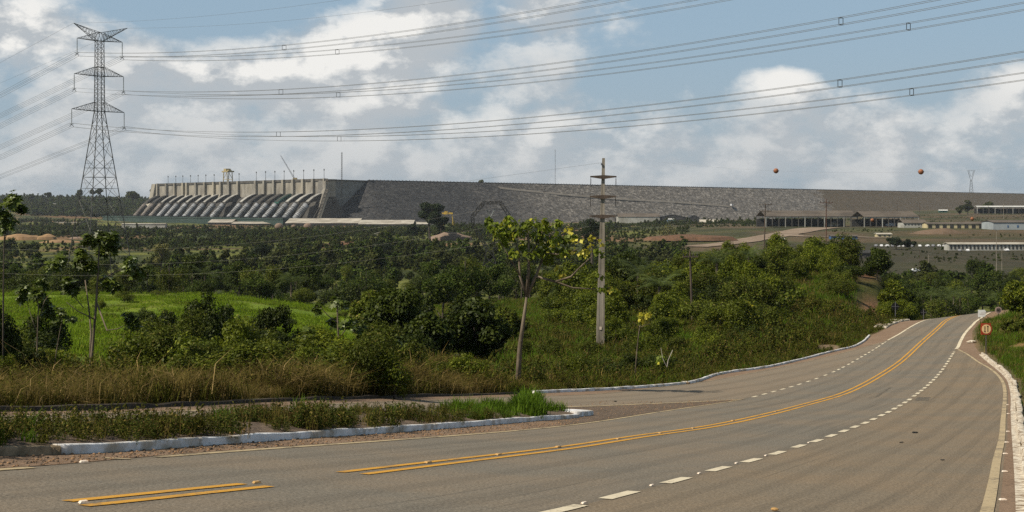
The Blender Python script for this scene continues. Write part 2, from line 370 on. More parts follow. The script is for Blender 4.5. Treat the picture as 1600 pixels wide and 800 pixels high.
L_ = {}
L_['bush'] = leaf_mat('bush_leaves', (.030, .052, .003), (.195, .225, .016), (.22, .23, .030), .07, trans=.30, rough=.55, spec=.18)
L_['dark'] = leaf_mat('dark_leaves', (.013, .024, .003), (.075, .098, .011), (.10, .12, .020), .05, trans=.22, rough=.55, spec=.18)
L_['mid'] = leaf_mat('mid_leaves', (.032, .042, .005), (.150, .185, .020), (.17, .15, .035), .06, trans=.28, rough=.6, spec=.15)
L_['yellow'] = leaf_mat('yellow_leaves', (.060, .090, .010), (.21, .26, .026), (.44, .42, .05), .06, trans=.4, rough=.5, spec=.2)
L_['gold'] = leaf_mat('gold_leaves', (.25, .25, .03), (.50, .44, .04), (.62, .56, .10), .3, trans=.4, spec=.2)
L_['cecropia'] = leaf_mat('cecropia_leaves', (.042, .068, .010), (.150, .190, .028), (.34, .38, .22), .08, trans=.3, spec=.3)
L_['olive'] = leaf_mat('olive_leaves', (.10, .10, .03), (.24, .23, .08), None, 0, spec=.15)
L_['forest'] = leaf_mat('forest_leaves', (.020, .032, .005), (.095, .140, .020), (.14, .15, .04), .05, clump=.3, spec=.12, rough=.6)
L_['far'] = leaf_mat('far_leaves', (.028, .038, .010), (.100, .108, .028), None, 0, clump=.05, spec=.1, rough=.7)
L_['fdarkleaf'] = leaf_mat('tall_tree_leaves', (.012, .022, .008), (.040, .058, .018), None, 0, clump=.2, spec=.12)
L_['palm'] = leaf_mat('palm_leaves', (.036, .056, .012), (.13, .16, .04), None, 0, spec=.2)
L_['grass_dry'] = leaf_mat('dry_grass', (.070, .058, .014), (.23, .165, .055), (.32, .23, .10), .12, trans=.3, spec=.05, rough=.8, clump=.5)
L_['grass_olive'] = leaf_mat('olive_grass', (.050, .058, .010), (.145, .14, .024), (.22, .17, .05), .12, trans=.3, spec=.05, rough=.8, clump=.5)
L_['grass_green'] = leaf_mat('green_grass', (.055, .110, .008), (.15, .235, .018), None, 0, trans=.35, spec=.08, rough=.7, clump=.3)
L_['grass_mid'] = leaf_mat('mixed_grass', (.058, .080, .010), (.145, .165, .024), (.22, .16, .05), .14, trans=.3, spec=.05, rough=.8, clump=.3)
L_['weed'] = leaf_mat('weed_leaves', (.036, .052, .009), (.115, .130, .024), (.20, .13, .05), .12, trans=.3, rough=.65, spec=.08)
L_['meadow'] = leaf_mat('meadow_grass', (.095, .170, .008), (.25, .325, .028), None, 0, trans=.35, spec=.05, rough=.8, clump=.2)

# ------------------------------------------------------------------ the lie of the land
def R0(x, z):
    x = np.asarray(x, float); z = np.asarray(z, float)
    zz = np.minimum(z, 132.0); e = np.maximum(z - 132.0, 0)
    s = zz / 120.0
    xs = .5 * (x + np.sqrt(x * x + 4)) - 1
    xs = np.minimum(xs, 60)
    base = 1.2778 + .1216 * zz + .0573 * np.clip(x, -60, 60) - .1632 * xs * s - .5604 * s * s - .879 * s ** 3
    ex = np.where(e < 18, .04 * e + .0052 * e * e, .04 * 18 + .0052 * 324 + .2 * (e - 18))
    return np.minimum(base + ex, np.where(z > 132, 27.0, 99))
def solve_px(P, fn):
    P = np.asarray(P, float); zs = np.geomspace(4, 200, 4000); out = []
    for px, py in P:
        u = (px - 800) / F; v = (py - HY) / F
        f = fn(u * zs, zs) - v * zs
        i = np.where((f[:-1] > 0) & (f[1:] <= 0))[0]
        if len(i):
            i = i[0]; tt = f[i] / (f[i] - f[i + 1]); z = zs[i] + (zs[i + 1] - zs[i]) * tt
        else: z = zs[np.abs(f / zs).argmin()]
        out.append((u * z, z))
    return np.array(out)
LPX = [(-100, 745), (0, 735), (50, 732), (245, 715.5), (600, 689.5), (900, 663.7), (1050, 641), (1162, 623.7), (1208.7, 612), (1249, 600.6), (1302.6, 581), (1346, 557.7), (1373.5, 541), (1387.5, 531.6), (1405, 522), (1422.5, 511), (1438, 503)]
LW = solve_px(LPX, R0)
LWe = np.vstack([LW[0] - (LW[1] - LW[0]) * 20, LW, LW[-1] + (LW[-1] - LW[-2]) * 12])
def seg_dist(P, line, signed=True):
    best = np.full(len(P), 1e9); sg = np.ones(len(P))
    for a, b in zip(line[:-1], line[1:]):
        d = b - a; t = np.clip(((P - a) @ d) / (d @ d + 1e-12), 0, 1); q = P - a - t[:, None] * d
        L = np.hypot(q[:, 0], q[:, 1]); c = d[0] * q[:, 1] - d[1] * q[:, 0]
        m = L < best; best = np.where(m, L, best); sg = np.where(m, np.sign(c), sg)
    return best * sg if signed else best
def Rd(x, z):
    x = np.asarray(x, float); z = np.asarray(z, float); sh = np.broadcast(x, z).shape
    P = np.stack([np.broadcast_to(x, sh).ravel(), np.broadcast_to(z, sh).ravel()], -1)
    s = np.clip(seg_dist(P, LWe), 0, 30).reshape(sh)
    return R0(x, z) - .045 * s
def unp(P): return solve_px(P, Rd)
def smooth_line(P, step=.6, sub=8):
    P = np.asarray(P, float)
    Q = np.vstack([2 * P[0] - P[1], P, 2 * P[-1] - P[-2]]); out = []
    for i in range(1, len(Q) - 2):
        p0, p1, p2, p3 = Q[i - 1], Q[i], Q[i + 1], Q[i + 2]
        d = max(np.linalg.norm(p2 - p1), 1e-6); n = max(2, int(d / step))
        # centripetal-ish: limited tangents
        d0 = max(np.linalg.norm(p1 - p0), 1e-6); d2 = max(np.linalg.norm(p3 - p2), 1e-6)
        t1 = ((p2 - p1) / d * d0 + (p1 - p0) / d0 * d) / (d0 + d) * d
        t2 = ((p3 - p2) / d2 * d + (p2 - p1) / d * d2) / (d + d2) * d
        for k in range(n):
            t = k / n; out.append((2*t**3-3*t*t+1)*p1 + (t**3-2*t*t+t)*t1 + (-2*t**3+3*t*t)*p2 + (t**3-t*t)*t2)
    out.append(P[-1]); return np.array(out)
def resample(P, n):
    d = np.r_[0, np.cumsum(np.linalg.norm(np.diff(P, axis=0), axis=1))]
    s = np.linspace(0, d[-1], n); return np.stack([np.interp(s, d, P[:, 0]), np.interp(s, d, P[:, 1])], -1)
def length(P): return np.linalg.norm(np.diff(P, axis=0), axis=1).sum()
def offset(P, d):
    T = np.gradient(P, axis=0); T /= np.linalg.norm(T, axis=1)[:, None] + 1e-9
    N = np.stack([-T[:, 1], T[:, 0]], -1)
    if np.ndim(d): d = np.asarray(d)[:, None]
    return P + N * d            # positive = left of travel
def ext(P, back=0, fwd=0):
    a = P[0] - (P[1] - P[0]) / np.linalg.norm(P[1] - P[0]) * back if back else None
    b = P[-1] + (P[-1] - P[-2]) / np.linalg.norm(P[-1] - P[-2]) * fwd if fwd else None
    L = [P]
    if a is not None: L.insert(0, a[None])
    if b is not None: L.append(b[None])
    return np.vstack(L)

Yc = smooth_line(unp([(107, 788.5), (150, 784.5), (300, 768.7), (400, 758.5), (550, 740), (700, 722), (900, 697.5), (1000, 682), (1100, 668), (1200, 647.5), (1256, 633), (1312.5, 617), (1350, 600.6), (1370, 589.4), (1405, 566.6), (1440, 535), (1475, 503)]))
Dc = unp([(700, 834), (800, 814), (879, 797), (968.7, 774), (1057, 751), (1123, 733), (1174.5, 719.7), (1215, 708), (1248, 697.5), (1276, 689), (1299, 681), (1318.7, 673.7), (1352, 661), (1377.5, 649), (1397.5, 638.7), (1414, 629), (1428.6, 618.6), (1444.7, 606.2), (1458.5, 593.7), (1469.7, 581.3), (1478.7, 568.5), (1486.4, 556.6), (1493, 546.5)])
RSc = unp([(1495.5, 544), (1500.5, 534), (1507.7, 521), (1524, 503)])
Dall = smooth_line(np.vstack([Dc, RSc]))
Lc = smooth_line(LW)
Ec = smooth_line(unp([(1534, 830), (1542.5, 798.7), (1551, 760), (1557.5, 720), (1565, 687), (1567.5, 655), (1570, 625), (1569.9, 609.5), (1566, 595.5), (1556.7, 584), (1548, 577), (1528.7, 565.7), (1511, 553.5), (1497, 546)]))
KR = smooth_line(unp([(1616, 840), (1611, 800), (1604, 755), (1597, 712), (1591, 675), (1587, 640), (1585.6, 618), (1583, 606), (1577, 592), (1565.5, 580.6), (1547, 565.7), (1533, 553.5)]))
RM = smooth_line(unp([(1533, 553.5), (1523, 540), (1519, 526), (1521, 515), (1531, 503)]))        # ragged right margin up to the crest
K1 = unp([(95, 711), (165, 708), (215, 705), (300, 698.7), (450, 687.5), (600, 677.5), (700, 670), (850, 657.5), (905, 653.5)])
K1s = smooth_line(K1)
K0 = smooth_line(ext(unp([(-60, 714), (0, 713), (50, 712), (95, 711)]), 12))
SF = smooth_line(ext(unp([(-60, 652), (65, 647.5), (160, 644.5), (300, 641), (440, 634.5), (525, 630), (700, 624), (825, 619), (900, 617), (1027.5, 605), (1079.5, 599), (1157.5, 585.5), (1222.5, 572.5), (1300, 555), (1340, 544.5), (1387, 532)]), 14))
KF = smooth_line(ext(unp([(-60, 645), (0, 643), (150, 640), (300, 634), (440, 627), (600, 622), (700, 619), (836, 614.7), (962, 609), (1060, 601.7), (1144.5, 582), (1190, 576), (1255, 562), (1300, 550.5), (1337, 541.5), (1352, 533), (1361, 524.5), (1386, 513), (1396, 507), (1422, 500)]), 14))
KFi = len(KF)
SN = smooth_line(ext(unp([(-60, 674), (0, 672), (200, 668), (400, 655), (600, 645), (845, 637.5), (1000, 632), (1112, 627), (1162, 624)]), 14))

# table of drops below the eye for the open ground: columns by bearing (photo column), rows by distance
cols = np.array([-2200, -600, 0, 300, 600, 850, 1000, 1150, 1300, 1370, 1420, 1470, 1560, 1700, 2300, 3800], float)
T = {
 2:    [3.0, 3.0, 2.4, 2.2, 1.9, 1.7, 1.7, 1.7, 1.7, 1.7, 1.7, 1.7, 1.8, 1.5, 1.2, 1.0],
 15:   [3.0, 3.0, 2.9, 2.9, 3.1, 3.1, 3.1, 3.1, 3.2, 3.3, 3.3, 3.3, 3.3, 3.1, 2.6, 2.0],
 25:   [3.2, 3.4, 3.9, 4.0, 4.5, 4.5, 4.5, 4.5, 4.7, 4.6, 4.6, 4.6, 4.6, 4.3, 3.4, 2.6],
 33:   [3.6, 4.0, 4.6, 4.6, 5.2, 5.4, 5.4, 5.4, 5.4, 5.4, 5.4, 5.4, 5.4, 5.0, 3.8, 3.0],
 45:   [4.6, 5.2, 5.9, 6.0, 6.0, 6.7, 6.7, 6.9, 6.6, 6.6, 6.6, 6.6, 6.6, 6.0, 4.2, 3.4],
 60:   [5.8, 6.4, 7.3, 7.4, 7.1, 7.8, 8.2, 8.2, 8.0, 7.9, 7.8, 7.7, 7.7, 6.7, 4.6, 3.8],
 80:   [7.2, 7.8, 8.8, 9.0, 8.9, 9.4, 9.6, 9.9, 9.9, 9.3, 9.2, 9.1, 8.9, 7.2, 5.0, 4.2],
 100:  [8.2, 8.8, 9.8, 10.1, 10.2, 10.6, 10.7, 10.7, 10.9, 10.6, 10.4, 10.2, 9.6, 7.5, 5.4, 4.6],
 125:  [9.0, 9.6, 10.5, 10.9, 11.6, 11.4, 11.0, 10.9, 10.7, 10.9, 11.0, 10.9, 10.5, 7.8, 5.8, 5.0],
 150:  [9.6, 10.2, 10.9, 11.3, 12.8, 12.2, 11.2, 10.2, 9.5, 10.0, 12.0, 12.8, 11.8, 8.6, 6.4, 5.6],
 175:  [10.2, 10.8, 11.2, 11.5, 13.8, 13.0, 11.5, 9.6, 8.8, 9.4, 14.0, 16.0, 13.6, 10.2, 7.6, 6.6],
 205:  [11.5, 12.0, 12.6, 13.0, 15.4, 14.0, 12.0, 9.6, 8.6, 9.6, 16.5, 19.0, 16.4, 13.0, 9.6, 8.6],
 235:  [13.5, 14.5, 15.5, 16.0, 17.6, 16.0, 13.8, 11.0, 10.4, 12.5, 19.0, 22.0, 19.6, 16.5, 13, 12],
 290:  [17, 18, 20.0, 20.5, 21.0, 20.0, 19, 18.5, 19.0, 20, 24.0, 25.5, 24.5, 22, 19, 18],
 380:  [21, 22, 24.0, 24.5, 25.0, 25.5, 25.5, 26, 26.5, 27, 27.5, 27.5, 27.5, 26, 24, 23],
 520:  [24, 25, 27.0, 27.5, 27.5, 28, 28, 28, 28, 28, 28.5, 28.5, 28, 27, 26, 25],
 800:  [26, 27, 29.0, 29, 28.0, 28, 27.5, 27, 27, 27, 27, 27, 27, 27, 26, 25],
 1000: [27, 28, 30.0, 30, 28.0, 27, 25.5, 24.5, 24, 24, 24, 24, 24, 24, 24, 24],
 1250: [28, 28, 30.0, 30, 28.5, 27, 24, 21, 20, 20, 20, 20, 20, 20, 20, 20],
 1700: [28, 28, 30.0, 30, 29, 28, 25, 22, 21, 20.5, 20, 20, 20, 20, 20, 20],
 2200: [26, 27, 30.0, 30, 30, 30, 27, 25, 21, 18, 14, 12.5, 12, 12, 12, 12],
 2700: [16, 18, 26.0, 30, 30, 30, 30, 29, 22, 16, 11, 9, 8, 8, 8, 8],
 3200: [0, -2, 6, 26, 34, 30, 30, 30, 24, 16, 10, 8, 8, 8, 8, 8],
 3800: [-10, -16, -14, 0, 34, 30, 30, 30, 30, 30, 30, 30, 30, 30, 30, 30],
 4600: [-16, -22, -22, -14, 20, 30, 30, 30, 30, 30, 30, 30, 30, 30, 30, 30],
 7000: [-10, -12, -14, -10, 10, 10, 10, 10, 10, 10, 10, 10, 10, 10, 10, 10],
 40000: [10] * 16,
}
trow = np.array(sorted(T)); TB = np.array([T[k] for k in trow], float)
def vnoise(x, y, s, seed=0):
    x = np.asarray(x, float) / s + 137.3 + seed * 17.1; y = np.asarray(y, float) / s + 91.7 + seed * 5.3
    xi = np.floor(x).astype(np.int64); yi = np.floor(y).astype(np.int64); fx = x - xi; fy = y - yi
    fx = fx * fx * (3 - 2 * fx); fy = fy * fy * (3 - 2 * fy)
    def h(a, b):
        n = (a * 374761393 + b * 668265263 + seed * 1274126177) & 0x7fffffff
        n = ((n ^ (n >> 13)) * 1274126177) & 0x7fffffff
        return ((n ^ (n >> 16)) & 0xffff) / 65535.0
    return (h(xi, yi) * (1 - fx) + h(xi + 1, yi) * fx) * (1 - fy) + (h(xi, yi + 1) * (1 - fx) + h(xi + 1, yi + 1) * fx) * fy
def fbm(x, y, s, seed=0, o=4):
    return sum(vnoise(x, y, s / 2 ** k, seed + k) * .5 ** k for k in range(o)) / sum(.5 ** k for k in range(o))
corr = np.vstack([KF, ext(KF, 0, 90)[-1:], (ext(KR, 0, 0)[-1:] + np.array([[60, 95]])), RM[::-1], KR[::-1], np.array([[4.5, 6.0], [4, -6], [-30, -6]])])
def inside(P, poly):
    c = np.zeros(len(P), bool); j = len(poly) - 1
    for i in range(len(poly)):
        xi, yi = poly[i]; xj, yj = poly[j]
        m = ((yi > P[:, 1]) != (yj > P[:, 1])) & (P[:, 0] < (xj - xi) * (P[:, 1] - yi) / (yj - yi + 1e-12) + xi)
        c ^= m; j = i
    return c
corr_c = np.vstack([corr, corr[:1]])
def G(x, z):
    """elevation of the ground (eye = 0)"""
    x = np.atleast_1d(np.asarray(x, float)); z = np.atleast_1d(np.asarray(z, float)); sh = x.shape
    x = x.ravel(); z = z.ravel(); z1 = np.maximum(z, 2.01)
    c = np.clip(x / z1 * F + 800, cols[0], cols[-1]); ci = np.interp(c, cols, np.arange(len(cols)))
    ri = np.interp(np.log(z1), np.log(trow), np.arange(len(trow)))
    c0 = np.minimum(ci.astype(int), len(cols) - 2); r0 = np.minimum(ri.astype(int), len(trow) - 2); fc = ci - c0; fr = ri - r0
    fc = fc * fc * (3 - 2 * fc) * .5 + fc * .5; fr = fr * fr * (3 - 2 * fr) * .35 + fr * .65
    d = (TB[r0, c0] * (1 - fc) + TB[r0, c0 + 1] * fc) * (1 - fr) + (TB[r0 + 1, c0] * (1 - fc) + TB[r0 + 1, c0 + 1] * fc) * fr
    amp = np.clip((z - 25) / 60, 0, 1) * .8 + np.clip((z - 250) / 900, 0, 1) * 2.0 + np.clip((z - 2900) / 600, 0, 1) * 9
    ns = np.where(z > 2500, fbm(x, z, 520, 3), np.where(z > 260, fbm(x, z, 120, 5), fbm(x, z, 22, 9))) - .5
    d = d + amp * ns
    near = z1 < 260
    if near.any():
        P = np.stack([x[near], z[near]], -1)
        dist = np.abs(seg_dist(P, corr_c, False)); ins = inside(P, corr)
        t = np.where(ins, 0, np.clip((dist - .25) / np.clip(P[:, 1] * .12, 3, 12), 0, 1)); t = t * t * (3 - 2 * t)
        rd = Rd(P[:, 0], P[:, 1]) + np.where(ins, .022, -.03 * np.clip(dist / .5, 0, 1) + .0)
        # median between kerb and slip road stands a little proud
        d[near] = d[near] * t + rd * (1 - t)
    return (-d).reshape(sh)
def g1(x, z): return float(G(x, z)[0])
def at(px, z, h=0.0):
    x = (px - 800) / F * z; return (x, z, g1(x, z) + h)
def P3(px, py, z): return ((px - 800) / F * z, z, (HY - py) / F * z)

def road_z(P, off): return -Rd(P[:, 0], P[:, 1]) + off
def strip(name, A, B, off, mat, nx=None, across=6, kind='structure', thick=0.0):
    n = nx or int(max(length(A), length(B)) / .8) + 2
    A = resample(A, n); B = resample(B, n); V = []; rows = across + 1
    for j in range(rows):
        t = j / across; P = A * (1 - t) + B * t; V.append(np.column_stack([P, road_z(P, off)]))
    V = np.concatenate(V); idx = np.arange(rows * n).reshape(rows, n)
    mid_ = (A + B) / 2; sl_ = np.r_[0, np.cumsum(np.linalg.norm(np.diff(mid_, axis=0), axis=1))]; wid_ = np.linalg.norm(A - B, axis=1)
    lane = np.concatenate([np.column_stack([wid_ * j_ / across, sl_, np.full(n, j_ / across)]) for j_ in range(rows)])
    Fq = np.stack([idx[:-1, :-1], idx[1:, :-1], idx[1:, 1:], idx[:-1, 1:]], -1).reshape(-1, 4)
    # make faces point up
    a, b, c = V[Fq[0][0]], V[Fq[0][1]], V[Fq[0][2]]
    if np.cross(b - a, c - a)[2] < 0: Fq = Fq[:, ::-1]
    o = obj(name, mesh_np(name, V, Fq, mat, True)); a_ = o.data.attributes.new('lane', 'FLOAT_VECTOR', 'POINT'); a_.data.foreach_set('vector', lane.astype(np.float32).ravel()); tag(o, kind=kind); return o
def ribbon(P, wdt, off, across=1, n=None):
    n = n or int(length(P) / .5) + 3; Q = resample(P, n); A = offset(Q, wdt / 2); B = offset(Q, -wdt / 2)
    V = np.concatenate([np.column_stack([A, road_z(A, off)]), np.column_stack([B, road_z(B, off)])]); k = np.arange(n - 1)
    return V, np.stack([k, k + n, k + n + 1, k + 1], -1)
def ribbons(name, items, off, mat):
    Vs_, Fs = [], []; b = 0
    for P, wdt in items:
        V, f = ribbon(P, wdt, off); Vs_.append(V); Fs.append(f + b); b += len(V)
    o = obj(name, mesh_np(name, np.concatenate(Vs_), np.concatenate(Fs), mat)); tag(o, kind='structure'); return o
def cut(P, s0, s1):
    d = np.r_[0, np.cumsum(np.linalg.norm(np.diff(P, axis=0), axis=1))]
    s = np.linspace(s0, s1, max(2, int((s1 - s0) / .4) + 2)); return np.stack([np.interp(s, d, P[:, 0]), np.interp(s, d, P[:, 1])], -1)

# ------------------------------------------------------------------ terrain sheet
def build_terrain():
    us = np.concatenate([np.linspace(-1.6, -.45, 40)[:-1], np.linspace(-.45, .45, 420), np.linspace(.45, 1.6, 40)[1:]])
    zs = np.concatenate([np.linspace(-8, 5, 8), np.geomspace(5.4, 320, 300), np.geomspace(327, 39000, 190)])
    U, Z = np.meshgrid(us, zs); X = U * np.maximum(Z, 12.0) if False else U * np.where(Z < 12, 12, Z)
    H = G(X.ravel(), Z.ravel()).reshape(X.shape)
    V = np.stack([X, Z, H], -1).reshape(-1, 3)
    n, m = X.shape; idx = np.arange(n * m).reshape(n, m)
    Fq = np.stack([idx[:-1, :-1], idx[:-1, 1:], idx[1:, 1:], idx[1:, :-1]], -1).reshape(-1, 4)
    x = V[:, 0]; z = V[:, 1]; px = x / np.maximum(z, 5) * F + 800
    def lerp(c, c2, t): return c * (1 - t[:, None]) + np.array(c2) * t[:, None]
    def sm(v, a, b): t = np.clip((v - a) / (b - a), 0, 1); return t * t * (3 - 2 * t)
    n1 = fbm(x, z, 9, 21); n2 = fbm(x, z, 45, 31)
    col = np.tile(np.array([.060, .075, .018]), (len(V), 1))
    col = lerp(col, (.13, .105, .045), sm(n1, .45, .7) * .7)
    meadow = sm(z, 48, 60) * (1 - sm(z, 200, 230)) * (1 - sm(px, 640, 720))
    col = lerp(col, (.145, .215, .022), meadow); col = lerp(col, (.17, .19, .035), meadow * sm(fbm(x, z, 14, 88), .52, .66) * .7); col = lerp(col, (.055, .085, .014), meadow * sm(fbm(x, z, 11, 89), .55, .7) * .7)
    slope = sm(px, 720, 820) * (1 - sm(px, 1290, 1330)) * sm(z, 50, 75) * (1 - sm(z, 230, 260))
    col = lerp(col, (.080, .125, .018), slope * .8)
    mid = sm(z, 230, 300) * (1 - sm(z, 6000, 9000)); col = lerp(col, (.050, .062, .022), mid)
    col = lerp(col, (.15, .165, .04), mid * sm(n2, .45, .6) * .9)
    col = lerp(col, (.20, .12, .07), mid * sm(fbm(x, z, 160, 44), .58, .68) * sm(z, 600, 900) * .9)
    ind = sm(px, 960, 1080) * sm(z, 620, 800) * (1 - sm(z, 3200, 3600))
    col = lerp(col, (.062, .062, .034), ind * .75); col = lerp(col, (.13, .092, .062), ind * sm(fbm(x, z, 90, 61), .52, .62) * .7)
    dk = sm(px, 1150, 1300) * sm(z, 480, 560) * (1 - sm(z, 900, 1000)); col = lerp(col, (.055, .052, .035), dk * .9)
    # red cut bank by the road
    rb = np.exp(-((px - 1350) / 26) ** 2) * sm(z, 165, 190) * (1 - sm(z, 232, 245)); col = lerp(col, (.15, .080, .048), np.clip(rb * .9, 0, 1))
    rb = np.exp(-((px - 1366) / 18) ** 2) * sm(z, 126, 138) * (1 - sm(z, 158, 170)); col = lerp(col, (.27, .15, .09), np.clip(rb, 0, 1))
    # dirt lane to the right of the crest and bare patch beside the left kerb
    rb = np.exp(-((z - 97 - .1 * (x - 33)) / 3.2) ** 2) * sm(x, 33.5, 36.5) ; col = lerp(col, (.42, .25, .12), np.clip(rb, 0, 1) * (z < 140))
    rb = np.exp(-((px - 1285) / 34) ** 2 - ((z - 111) / 4.5) ** 2); col = lerp(col, (.30, .21, .15), np.clip(rb * 1.4, 0, 1))
    near = z < 160
    if near.any():
        P = V[near][:, :2].astype(float); ins = inside(P, corr); d = np.abs(seg_dist(P, corr_c, False))
        c = col[near]; c = lerp(c, (.22, .155, .10), np.where(ins, 1.0, np.exp(-d / .5) * .7)); col[near] = c
    o = obj('ground', mesh_np('ground', V, Fq, M['ground'], True, col)); tag(o, kind='structure')
build_terrain()

# ------------------------------------------------------------------ road surfaces
crest_dir = (Lc[-1] - Lc[-8]); crest_dir /= np.linalg.norm(crest_dir)
def over(P, d=70): return np.vstack([P, P[-1] + crest_dir * np.linspace(2, d, 30)[:, None]])
Lout = offset(ext(Lc, 16), .12); Dfull = over(Dall)
Lfull = over(Lout)
strip('road', Lfull, ext(Dfull, 24), 0.0, M['asphalt'], 260, 10)
strip('turning_lane', ext(cut(Dall, 0, length(smooth_line(Dc)) - .3), 20), ext(offset(Ec, -.12), 10), 0.0, M['asphalt_brown'], 200, 8)
strip('right_margin', ext(offset(Ec, -.12), 10), ext(offset(KR, .0), 10), 0.004, M['gravel'], 200, 3)
strip('right_margin_far', cut(Dall, length(smooth_line(Dc)) - .3, length(Dall)), RM, -0.004, M['gravel'], 60, 3)
j = np.argmin(np.linalg.norm(Lc - SN[-1], axis=1)); jk = np.argmin(np.linalg.norm(SF - Lc[j], axis=1))
SNj = np.vstack([SN, offset(Lc, .12)[j:][np.linalg.norm(Lc[j:] - Lc[-1], axis=1) > 0]])
e_end = np.argmin(np.linalg.norm(Lc - unp([(1387, 532)])[0], axis=1))
SNj = np.vstack([SN, offset(Lc, .12)[j + 1:e_end]])
strip('slip_road', SF, SNj, 0.002, M['asphalt_slip'], 260, 6)
strip('slip_margin', KF, np.vstack([offset(SF, 0.02), offset(Lc, .12)[e_end:]]), -0.003, M['gravel'], 240, 2)
# gravel between the edge line and the median kerb, and the gore beyond the kerb's end
ga = np.vstack([K0, K1s]); gb = Lout[:np.argmin(np.linalg.norm(Lout - unp([(925, 661)])[0], axis=1))]
strip('gravel_strip', ga, gb, 0.006, M['gravel'], 160, 4)
i0 = np.argmin(np.linalg.norm(SN - unp([(840, 637.5)])[0], axis=1)); i1 = np.argmin(np.linalg.norm(Lout - unp([(880, 665)])[0], axis=1)); i2 = np.argmin(np.linalg.norm(Lout - SN[-1], axis=1))
strip('gravel_gore', SN[i0:], Lout[i1:i2 + 1], 0.009, M['gravel_dark'], 90, 5)

# ------------------------------------------------------------------ painted markings
yL = offset(Yc, .16); yR = offset(Yc, -.16); LY = length(Yc)
d_at = lambda P, q: np.r_[0, np.cumsum(np.linalg.norm(np.diff(P, axis=0), axis=1))][np.argmin(np.linalg.norm(P - unp([q])[0], axis=1))]
yb = ext(yL, .0); items = [(cut(yL, d_at(yL, (110, 786)), d_at(yL, (380, 757))), .13), (cut(yR, d_at(yR, (150, 791)), d_at(yR, (412, 760))), .13),
       (over(cut(yL, d_at(yL, (536, 737)), length(yL)), 12), .13), (over(cut(yR, d_at(yR, (566, 740)), length(yR)), 12), .13)]
ribbons('centre_line', items, .008, M['yellow_paint'])
dsh = []
D0 = smooth_line(unp([(700, 834), (879, 797), (968.7, 774), (1057, 751), (1123, 733), (1174.5, 719.7), (1215, 708), (1248, 697.5), (1276, 689), (1299, 681), (1318.7, 673.7), (1336, 667), (1352, 661), (1365, 655), (1377.5, 649), (1388, 644), (1397.5, 638.7), (1406, 634), (1414, 629), (1421, 624.5), (1428.6, 618.6), (1434, 614.7), (1439.5, 610.5), (1444.7, 606.2), (1449.8, 602), (1454, 597.8), (1458.5, 593.7), (1462.4, 589.7), (1466, 585.5), (1469.7, 581.3), (1473, 577), (1476, 572.6), (1478.7, 568.5), (1481.5, 564.7), (1484, 560.7), (1486.4, 556.6), (1488.8, 553), (1491, 549.8)]), .2)
for q in [(879, 797), (968.7, 774), (1057, 751), (1123, 733), (1174.5, 719.7), (1215, 708), (1248, 697.5), (1276, 689), (1299, 681), (1318.7, 673.7), (1336, 667), (1352, 661), (1365, 655), (1377.5, 649), (1388, 644), (1397.5, 638.7), (1406, 634), (1414, 629), (1421, 624.5), (1428.6, 618.6), (1434, 614.7), (1439.5, 610.5), (1444.7, 606.2), (1449.8, 602), (1454, 597.8), (1458.5, 593.7), (1462.4, 589.7), (1466, 585.5), (1469.7, 581.3), (1473, 577), (1476, 572.6), (1478.7, 568.5), (1481.5, 564.7), (1484, 560.7), (1486.4, 556.6), (1488.8, 553), (1491, 549.8)]:
    s = d_at(D0, q); dsh.append((cut(D0, s - .62, s + .62), .16))
for q in [(1175, 620), (1192, 615.7), (1208.7, 612), (1223, 608), (1237, 604.4), (1249, 600.6), (1262, 596.5), (1275, 592), (1289, 586.7), (1302.6, 581), (1310.5, 577.2), (1318.4, 573.8), (1326, 569.6), (1333, 565.7), (1340, 561.5), (1346, 557.7), (1352, 554), (1357.7, 550.7), (1363, 547), (1368.6, 544), (1373.5, 541), (1378.2, 537.7), (1382.6, 534.6)]:
    s = d_at(Lc, q); dsh.append((cut(Lc, s - .6, s + .6), .15))
ribbons('lane_dashes', dsh, .008, M['white_paint'])
ribbons('edge_line', [(over(cut(Lc, d_at(Lc, (1387, 532)), length(Lc)), 10), .18), (over(cut(Dall, d_at(Dall, (1494, 545)), length(Dall)), 10), .24)], .010, M['white_paint'])
ribbons('edge_line_left', [(cut(Lc, d_at(Lc, (245, 715.5)), d_at(Lc, (1162, 623.7))), .13), (cut(ext(Lc, 10), 0, 10 + d_at(Lc, (55, 731.7))), .13), (offset(smooth_line(unp([(160, 716.5), (205, 718.3)])), 0), .10)], .012, M['edge_paint'])
ribbons('edge_line_right', [(Ec, .14)], .012, M['edge_paint'])
ribbons('slip_edge_line', [(offset(SF, -.15), .12)], .010, M['edge_faded'])
ribbons('gore_line', [(cut(SN, d_at(SN, (830, 638)), length(SN)), .22)], .016, M['edge_paint'])

